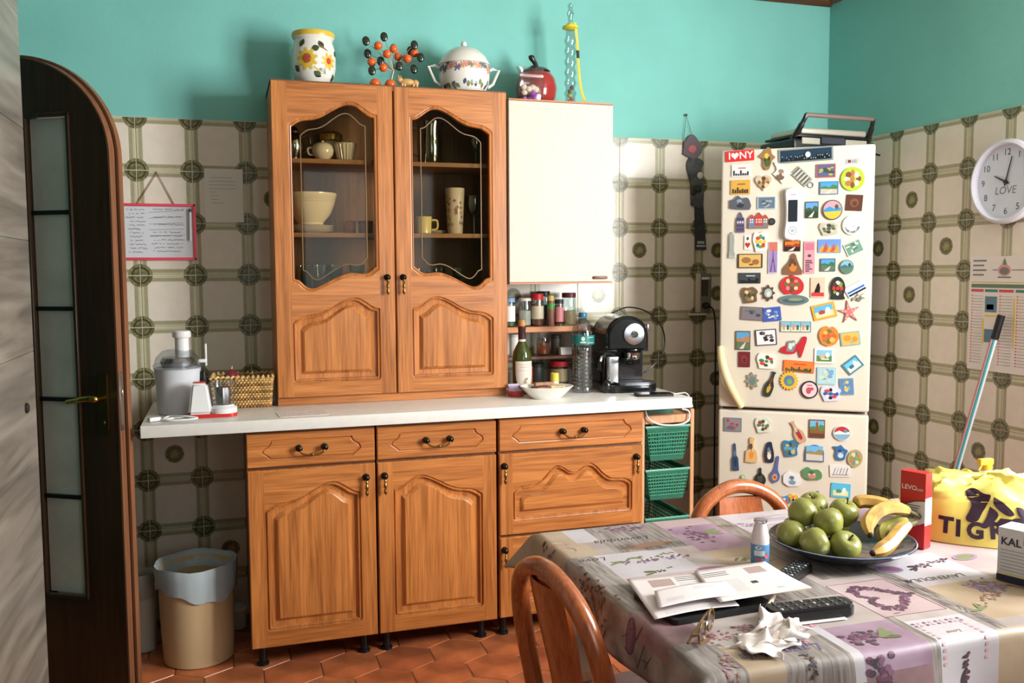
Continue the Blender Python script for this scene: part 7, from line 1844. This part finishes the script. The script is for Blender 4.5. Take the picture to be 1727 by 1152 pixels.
banana([bp(1.692, -2.018, .096), bp(1.700, -2.018, .100), bp(1.718, -2.026, .103), bp(1.745, -2.045, .100), bp(1.780, -2.062, .088), bp(1.812, -2.074, .074)], 'banana at the back of the bunch', m_ban, .0155)

# small yogurt drink
t = thing('drink_bottle', 'small white and blue yogurt drink bottle beside the fruit plate', 'bottle', (1.406, -2.072, Z0))
pf = [(.017, 0), (.0195, .003), (.0195, .050), (.0190, .062), (.0150, .080), (.0125, .090), (.0125, .096)]
b = MB(); b.lathe(pf, seg=24); b.build('bottle_body', mat('milky_plastic', (216, 202, 204), .35), t)
b = MB(); b.lathe([(.0199, .004), (.0199, .048)], seg=24, close=False); lo = b.build('wrap_label', mat('blue_label', (86, 140, 186), .4), t)
b = MB(); decal_on_lathe(b, lambda z: .0202, [(-2.2, .030, rrect(-.012, -.006, .012, .006), 0), (-2.2, .016, rrect(-.010, -.003, .010, .003), 1), (-2.3, .042, ell(0, 0, .008, .004), 0), (-1.4, .024, ell(0, 0, .006, .006), 1)], None); b.build('label_print', [pal((214, 222, 230)), pal((190, 110, 120))], lo, fixn=False)
b = MB(); b.lathe([(.0135, .094), (.0145, .096), (.0140, .101), (0, .1015)], seg=20); b.build('foil_cap', m_steel, t)

# red medicine carton
t = thing('medicine_carton', 'tall red and white cough syrup carton behind the plate', 'carton', (1.797, -2.046, Z0), R(-68.8))
bw, bdp, bh = .060, .030, .176
b = MB(); b.box(0, 0, 0, bw, bdp, bh * .34, mi=0); b.box(0, 0, bh * .18, bw, bdp, bh * .62, mi=1); b.box(0, 0, bh * .60, bw, bdp, bh, mi=0)
b = MB(); b.box(0, 0, 0, bw, bdp, bh, .0006, 1); b.build('carton', mat('carton_red', (192, 38, 40), .4), t, smooth=False)
b = MB(); b.prism([(0, .040), (bw * .35, .043), (bw, .062), (bw, .112), (bw * .6, .108), (0, .092)], -.0006, 0); b.build('white_panel', pal((214, 208, 206)), t, smooth=False)
b = MB(); b.box(bw, 0, .055, bw + .0005, bdp, .118); b.build('white_side', pal((222, 220, 220)), t, smooth=False)
b = MB()
vs_, fs_ = text_mesh('LEVO', .0150, 'LEFT', bold=.0003); b.add([Vector((v.x + .0035, -.0008, v.y + .139)) for v in vs_], fs_)
vs_, fs_ = text_mesh('tuss', .0110, 'LEFT'); b.add([Vector((v.x + .0375, -.0008, v.y + .1378)) for v in vs_], fs_); b.build('lettering', pal((230, 214, 212)), t, smooth=False, fixn=False)
b = MB()
for k in range(6): b.box(.006, -.0009, .098 - k * .006, .050 - .004 * (k % 3), -.0007, .0995 - k * .006)
b.prism(smooth_pts([(0, .094), (bw * .5, .109), (bw, .114)], 5) + list(reversed(smooth_pts([(0, .090), (bw * .5, .106), (bw, .112)], 5))), -.0010, -.0006)
b.prism(ell(.014, .048, .010, .007), -.0010, -.0006); b.build('small_print', pal((84, 60, 62)), t, smooth=False)

# white carton at the right edge
t = thing('supplement_carton', 'white carton with dark foot at the right end of the table', 'carton', (1.815, -2.312, Z0), R(-69))
kw, kd, kh = .150, .060, .112
b = MB(); b.box(0, 0, 0, kw, kd, kh, .0006, 1); b.build('carton', mat('carton_white', (212, 208, 208), .4), t, smooth=False)
b = MB(); b.box(-.0006, -.0006, .0005, kw + .0006, kd + .0006, .014); b.build('navy_band', pal((34, 38, 62)), t, smooth=False)
b = MB(); b.box(0, -.0006, .0145, kw, 0, .019); b.build('yellow_line', pal((214, 200, 140)), t, smooth=False)
vs_, fs_ = text_mesh('KAL', .022, 'LEFT', bold=.0005); b = MB(); b.add([Vector((v.x + .006, -.0008, v.y + .084)) for v in vs_], fs_); b.build('lettering', pal((46, 46, 56)), t, smooth=False, fixn=False)
b = MB()
for k in range(7): b.box(.006, -.0008, .066 - k * .007, .10 - .012 * (k % 3), -.0006, .0672 - k * .007)
b.build('small_print', pal((150, 148, 152)), t, smooth=False)
b = MB(); b.prism(leafp(.020, .006, .9), -.0008, -.0006, M=Matrix.Translation((.050, 0, .084))); b.build('leaf_mark', pal((120, 150, 90)), t, smooth=False)

# yellow carrier bag
BG = Matrix.Translation((2.055, -2.045, Z0)) @ Matrix.Rotation(R(-39), 4, 'Z')
t = thing('carrier_bag', 'yellow plastic carrier bag with purple lettering and tiger emblem', 'bag'); t.matrix_world = BG
m_bag = mat('yellow_plastic_film', (232, 215, 108), .36, noise=.05, nscale=9, coat=.2)
BA, BB, BHH = .190, .125, .140
vs = []; fs = []; NU, NV = 56, 30; rng = random.Random(4)
def bag_pt(i, j):
    th = 2 * PI * i / NU; ph = (PI / 2) * j / NV
    cx, sx = math.cos(th), math.sin(th)
    sq = lambda v, e: math.copysign(abs(v) ** e, v)
    rad = math.cos(ph) ** .55; z = BHH * math.sin(ph) ** .75
    x = BA * sq(cx, .75) * rad; y = BB * sq(sx, .75) * rad
    skew = .02 * (z / BHH)
    wr = .0050 * math.sin(9 * th + 3 * ph) + .0035 * math.sin(17 * th - 5 * ph + 1) + .003 * math.sin(23 * x * 10 + 7 * z * 10)
    f = min(1, z / .03) * (0.25 if (sx < 0 and abs(cx) < .85 and z < .10) else 1)
    k = 1 + wr * f / .10
    zz = z * (1 - .10 * (x / BA) ** 2 + .03 * math.sin(5 * x * 10))
    lean = -.10 * max(0, -x / BA) * z
    return Vector((x * k + lean, y * k + skew, zz + (wr * f if j > NV * .5 else 0)))
for j in range(NV + 1):
    for i in range(NU): vs.append(bag_pt(i, j))
for j in range(NV):
    for i in range(NU): fs.append((j * NU + i, j * NU + (i + 1) % NU, (j + 1) * NU + (i + 1) % NU, (j + 1) * NU + i))
fs.append(tuple(range(NU)))
b = MB(); b.add(vs, fs); b.build('bag_body', m_bag, t, angle=75)
b = MB(); b.tube(bez([(-.05, .02, BHH - .014), (-.02, .0, BHH - .004), (.03, .01, BHH - .004), (.09, .03, BHH - .018)], 6), [.004, .008, .010, .011] + [.012] * 11 + [.010, .008, .006, .004], 8, flat=.6); b.build('rolled_handle', m_bag, t)
bv = BVHTree.FromPolygons([tuple(v) for v in vs], fs)
def on_bag(x, z):
    h = bv.ray_cast(Vector((x, -.5, z)), Vector((0, 1, 0)))
    if h[0] is None: return Vector((x, 0, z))
    return h[0] + Vector((0, -.0022, 0))
m_purp = mat('dark_purple_ink', (52, 28, 48), .45)
def bag_text(ch, x, z, size, ang):
    vs_, fs_ = text_mesh(ch, size, bold=.0022)
    bmx = bmesh.new(); bvs = [bmx.verts.new((v.x, v.y, 0)) for v in vs_]
    for f in fs_:
        try: bmx.faces.new([bvs[i] for i in f])
        except ValueError: pass
    bmesh.ops.triangulate(bmx, faces=bmx.faces); bmesh.ops.subdivide_edges(bmx, edges=bmx.edges, cuts=2, use_grid_fill=True)
    c, s = math.cos(ang), math.sin(ang)
    for v in bmx.verts: v.co = on_bag(x + v.co.x * c - v.co.y * s, z + v.co.x * s + v.co.y * c)
    q = MB(); q.bm(bmx); q.build('letter', m_purp, t, smooth=False, fixn=False)
for ch, x, z, a in (('T', -.098, .040, -.06), ('I', -.072, .036, -.03), ('G', -.036, .034, 0), ('R', .008, .038, .10), ('O', .052, .050, .3), ('S', .088, .066, .45)): bag_text(ch, x, z, .050, a)
def bag_poly(pts):
    P = smooth_pts(pts + [pts[0]], 4)[:-1]; tri = tessellate_polygon([[Vector((x, y, 0)) for x, y in P]])
    bmx = bmesh.new(); bvs = [bmx.verts.new((x, z, 0)) for x, z in P]
    for q in tri:
        try: bmx.faces.new([bvs[i] for i in q])
        except ValueError: pass
    bmesh.ops.subdivide_edges(bmx, edges=bmx.edges, cuts=2, use_grid_fill=True)
    for v in bmx.verts: v.co = on_bag(v.co.x, v.co.y)
    q = MB(); q.bm(bmx); return q
E0, E1 = -.018, .088
def em(pts): return [(E0 + x, E1 + z) for x, z in pts]
for pts in ([(-.036, .030), (-.020, .036), (.000, .030), (.014, .028), (.006, .006), (-.004, -.012), (-.014, -.030), (-.030, -.034), (-.038, -.026), (-.030, -.010), (-.026, .006), (-.034, .018)],
            [(.020, .026), (.040, .014), (.062, -.008), (.050, -.014), (.032, -.004), (.020, .010)],
            [(.012, .004), (.030, -.014), (.006, -.044), (-.004, -.040), (.006, -.018)],
            [(.066, .006), (.080, .004), (.092, -.012), (.082, -.020), (.070, -.010)],
            [(.034, -.020), (.060, -.022), (.040, -.034), (.024, -.036)]):
    bag_poly(em(pts)).build('tiger_emblem', m_purp, t, smooth=False, fixn=False)

# spray bottle behind the bag
t = thing('spray_bottle', 'small spray bottle with yellow trigger standing behind the carrier bag', 'bottle', (2.325, -1.775, Z0))
b = MB(); b.lathe([(.022, 0), (.026, .004), (.026, .06), (.014, .078), (.011, .084)], seg=18); b.build('bottle_body', mat('pale_bottle', (220, 216, 206), .35), t)
b = MB(); b.lathe([(.013, .082), (.013, .096)], seg=14); b.box(-.030, -.008, .096, .016, .008, .114, .004, 2); b.tube([(-.02, 0, .098), (-.030, 0, .082)], [.004, .003], 6); b.build('trigger_head', mat('amber_yellow', (226, 178, 52), .35), t)

# ---------------------------------------------------------------- papers, remotes and small things
t = thing('tablet', 'black tablet lying under the papers', 'tablet', (1.172, -2.238, Z0), R(4))
b = MB(); b.prism(rrect(-.112, -.078, .112, .078, .010), 0, .009, M=FL); b.build('case', mat('black_matte', (18, 18, 20), .5), t, smooth=False)
b = MB(); b.prism(rrect(-.100, -.068, .100, .068, .004), .009, .0094, M=FL); b.build('screen', mat('phone_screen', (10, 10, 14), .06), t, smooth=False)
m_paper = mat('letter_paper', (222, 212, 212), .75)
def sheet(name, label, cat, corners, zf, prints_, nx=18, ny=10, m=None):
    """curved sheet through four table points; zf(s,t) = height"""
    o3 = Vector((corners[0][0], corners[0][1], Z0)); A_, B_, C_, D_ = [Vector((x, y, 0)) for x, y in corners]
    P_ = lambda s, q: A_.lerp(B_, s).lerp(D_.lerp(C_, s), q) + Vector((0, 0, zf(s, q) + Z0)) - o3
    b = MB(); b.add([P_(i / nx, j / ny) for j in range(ny + 1) for i in range(nx + 1)], [(j * (nx + 1) + i, j * (nx + 1) + i + 1, (j + 1) * (nx + 1) + i + 1, (j + 1) * (nx + 1) + i) for j in range(ny) for i in range(nx)])
    t = thing(name, label, cat, o3)
    o = b.build('page', m or m_paper, t, fixn=False); md = o.modifiers.new('thickness', 'SOLIDIFY'); md.thickness = .0006
    q = MB()
    for s0, t0, s1, t1, mi in prints_:
        n = 6; up = Vector((0, 0, .0007))
        for k in range(n):
            a0 = s0 + (s1 - s0) * k / n; a1 = s0 + (s1 - s0) * (k + 1) / n
            q.add([P_(a0, t0) + up, P_(a1, t0) + up, P_(a1, t1) + up, P_(a0, t1) + up], [(0, 1, 2, 3)], mi)
    if prints_: q.build('print', [pal((120, 112, 122)), pal((176, 150, 146)), pal((190, 186, 190)), pal((60, 56, 66))], t, smooth=False, fixn=False)['kind'] = 'stuff'
    return t
rng = random.Random(9)
txt = lambda s0, t0, s1, n, dt, mi: [(s0, t0 + k * dt, s1 - rng.uniform(0, .04), t0 + k * dt + dt * .35, mi) for k in range(n)]
sheet('letter', 'large white letter spread at the left of the papers', 'paper', [(1.075, -2.098), (1.255, -2.110), (1.215, -2.300), (1.033, -2.312)], lambda s, q: .0110 + .004 * q * math.sin(PI * s), [(.22, .10, .50, .30, 1)] + txt(.55, .08, .80, 3, .05, 3) + txt(.15, .82, .75, 4, .04, 2) + txt(.55, .25, .9, 4, .05, 2))
sheet('letter', 'white letter with a raised near edge at the right of the papers', 'paper', [(1.225, -2.108), (1.390, -2.116), (1.380, -2.292), (1.170, -2.306)], lambda s, q: .0150 + .010 * q * q + .006 * s * (1 - q), [(.62, .10, .86, .30, 1), (.52, .52, .60, .60, 3)] + txt(.05, .12, .40, 3, .05, 3) + txt(.10, .40, .45, 8, .05, 2) + [(.70, .80, .78, .86, 2)])
sheet('envelope', 'slim white envelope lying on top of the letters', 'envelope', [(1.085, -2.205), (1.245, -2.200), (1.232, -2.275), (1.052, -2.288)], lambda s, q: .0215 + .004 * math.sin(PI * s), txt(.12, .62, .36, 2, .10, 2) + txt(.5, .2, .8, 2, .10, 2), m=mat('envelope_paper', (226, 216, 218), .7))
sheet('note', 'narrow white slip under the long black remote', 'paper', [(1.250, -2.345), (1.390, -2.350), (1.382, -2.398), (1.236, -2.392)], lambda s, q: .0006, txt(.1, .3, .9, 2, .2, 2))
def remote(label, c, ang, l, w, h, rows, cols, z=0.0):
    t = thing('remote_control', label, 'remote', (c[0], c[1], Z0 + z), ang)
    b = MB(); b.prism(rrect(-l / 2, -w / 2, l / 2, w / 2, w * .32, 5), 0, h * .7, M=FL); b.prism(rrect(-l / 2 + .002, -w / 2 + .002, l / 2 - .002, w / 2 - .002, w * .30, 5), h * .7, h, M=FL); b.build('shell', m_bl2, t, angle=30)
    for i in range(rows):
        for j in range(cols):
            q = MB(); q.lathe([(.0034, 0), (.0034, .0012), (.0022, .0020), (0, .0020)], c=(-l * .38 + l * .76 * i / max(1, rows - 1), -w * .30 + w * .60 * j / max(1, cols - 1), h), seg=8); q.build('button', pal((86, 88, 94)) if (i + j) % 5 else pal((176, 176, 180)), t)
    return t
remote('long black remote control with rounded ends near the tissue', (1.325, -2.362), R(-3), .172, .046, .022, 8, 3, .0022)
remote('black keypad remote poking out from behind the letters', (1.432, -2.160), R(34), .120, .042, .016, 7, 4)
# pen
p0 = Vector((1.315, -2.262, Z0 + .0055)); p1 = Vector((1.206, -2.380, Z0 + .0045)); dv = p1 - p0
t = thing('pen', 'white ballpoint pen with black grip and silver tip', 'pen', p0)
b = MB(); b.tube([Vector(), dv * .72], .0048, 10); b.build('barrel', mat('ivory_barrel', (222, 208, 184), .35), t)
b = MB(); b.tube([dv * .72, dv * .88], .0050, 10); b.build('grip', m_bl2, t); b = MB(); b.tube([dv * .88, dv * .95, dv], [.0046, .0034, .0012], 10); b.build('tip', m_chrome, t)
# eyeglasses
t = thing('eyeglasses', 'folded brown eyeglasses lying by the tissue', 'glasses', (1.094, -2.392, Z0), R(48))
m_tort = mat('amber_frame', (120, 84, 36), .2, coat=.4)
for s in (-1, 1):
    lp = [(s * .032 + .025 * math.cos(a), .001, .022 + .018 * math.sin(a)) for a in (2 * PI * k / 24 for k in range(24))]
    b = MB(); b.tube(lp, .0022, 6, closed=True); b.build('rim', m_tort, t)
    b = MB(); b.prism([(x, z) for x, _, z in lp], .0002, .0014); b.build('lens', glass_mat('spectacle_lens', (232, 226, 232), .02, .20), t, smooth=False)
    b = MB(); b.tube(bez([(s * .057, .001, .028), (s * .058, .012, .024), (s * .02, .016 + .004 * s, .012), (-s * .050, .018 + .004 * s, .006)], 5), .0022, 6); b.build('temple', m_tort, t)
b = MB(); b.tube(bez([(-.008, .001, .026), (0, .0, .030), (.008, .001, .026)], 4), .002, 6); b.build('bridge', m_chrome, t)
# crumpled tissue
t = thing('tissue', 'crumpled white paper tissue at the front of the table', 'tissue', (1.190, -2.440, Z0), R(32))
def tis(u, v):
    x = .072 * u; y = .042 * v
    z = .004 + .024 * math.exp(-((u + .35) ** 2 + v * v) * 3.5) * (.6 + .4 * math.sin(7 * v + 3 * u)) + .036 * max(0, u - .1) ** 1.3 * (.55 + .45 * v) + .006 * math.sin(9 * u + 4 * v) * math.cos(8 * v - 3 * u)
    x += .012 * math.sin(5 * v + u); y = y * (1 - .45 * max(0, u)) + .018 * max(0, u) + .010 * math.sin(6 * u + 2 * v)
    return Vector((x, y, max(.0030, z)))
NT = 26; b = MB(); b.add([tis(-1 + 2 * i / NT, -1 + 2 * j / NT) for j in range(NT + 1) for i in range(NT + 1)], [(j * (NT + 1) + i, j * (NT + 1) + i + 1, (j + 1) * (NT + 1) + i + 1, (j + 1) * (NT + 1) + i) for j in range(NT) for i in range(NT)])
m_tis = mat('tissue_paper', (226, 216, 212), .85)
o = b.build('folded_sheet', m_tis, t, fixn=False, angle=70); o.modifiers.new('thickness', 'SOLIDIFY').thickness = .0008
b = MB(); N_ = 14; b.add([Vector((.01 + .06 * i / N_ - .02 * math.sin(j), -.045 + .05 * j / 6 + .01 * math.sin(i * .7), .010 + .016 * math.sin(PI * j / 6) * (i / N_) + .004 * math.sin(i + j))) for j in range(7) for i in range(N_ + 1)], [(j * (N_ + 1) + i, j * (N_ + 1) + i + 1, (j + 1) * (N_ + 1) + i + 1, (j + 1) * (N_ + 1) + i) for j in range(6) for i in range(N_)])
o = b.build('inner_ply', m_tis, t, fixn=False, angle=70); o.modifiers.new('thickness', 'SOLIDIFY').thickness = .0008

# ================================================================== ON THE FLOOR
t = thing('waste_bin', 'cream plastic waste bin with a pale bag liner under the worktop', 'bin', (.178, -.315, 0))
b = MB(); b.lathe([(.115, 0), (.122, .004), (.128, .12), (.134, .335), (.137, .345), (.130, .345), (.120, .01), (0, .008)], seg=40); b.build('bucket', mat('cream_plastic', (206, 180, 140), .38), t)
b = MB(); vs = []; fs = []; N_ = 48; rng = random.Random(6)
lv = [(.139, .262), (.1405, .285), (.1415, .315), (.143, .345), (.140, .362), (.132, .356), (.122, .30)]
for i, (r_, z) in enumerate(lv):
    for k in range(N_):
        a = 2 * PI * k / N_; w = .003 * math.sin(7 * a + i) + .002 * math.sin(13 * a - i); dz = .022 * math.sin(2 * a + .6) + .006 * math.sin(9 * a) if i == 0 else (.010 * math.sin(2 * a + .6) if i == 1 else .003 * math.sin(5 * a))
        vs.append(Vector(((r_ + abs(w)) * math.cos(a), (r_ + abs(w)) * math.sin(a), z + dz)))
for i in range(len(lv) - 1):
    for k in range(N_): fs.append((i * N_ + k, i * N_ + (k + 1) % N_, (i + 1) * N_ + (k + 1) % N_, (i + 1) * N_ + k))
b.add(vs, fs); b.build('bag_liner', mat('pale_blue_film', (176, 190, 196), .35), t, fixn=False)
t = thing('small_bucket', 'small white bucket with a bag, half hidden by the open door', 'bucket', (-.030, -.175, 0))
b = MB(); b.lathe([(.050, 0), (.055, .004), (.062, .22), (.065, .226), (.060, .226), (.050, .01), (0, .008)], seg=28); b.build('bucket', mat('white_bucket', (200, 198, 186), .4), t)
b = MB(); b.lathe([(.0655, .205), (.067, .225), (.064, .262), (.055, .295), (.046, .280), (.05, .24)], seg=24, close=False); b.build('bag_liner', mat('grey_film', (170, 166, 156), .4), t)
b = MB(); b.lathe([(.0562, .052), (.0572, .072)], seg=28, close=False); b.build('dark_band', LEGM, t)
t = thing('plastic_tub', 'small white tub on the floor by the wall behind the bin', 'tub', (.318, -.075, 0))
b = MB(); b.lathe([(.028, 0), (.031, .003), (.035, .075), (.037, .08)], seg=24); b.build('tub', mat('white_bucket', (200, 198, 186), .4), t)
b = MB(); b.lathe([(.039, .078), (.039, .088), (.034, .091), (0, .091)], seg=24); b.build('lid', m_white, t)
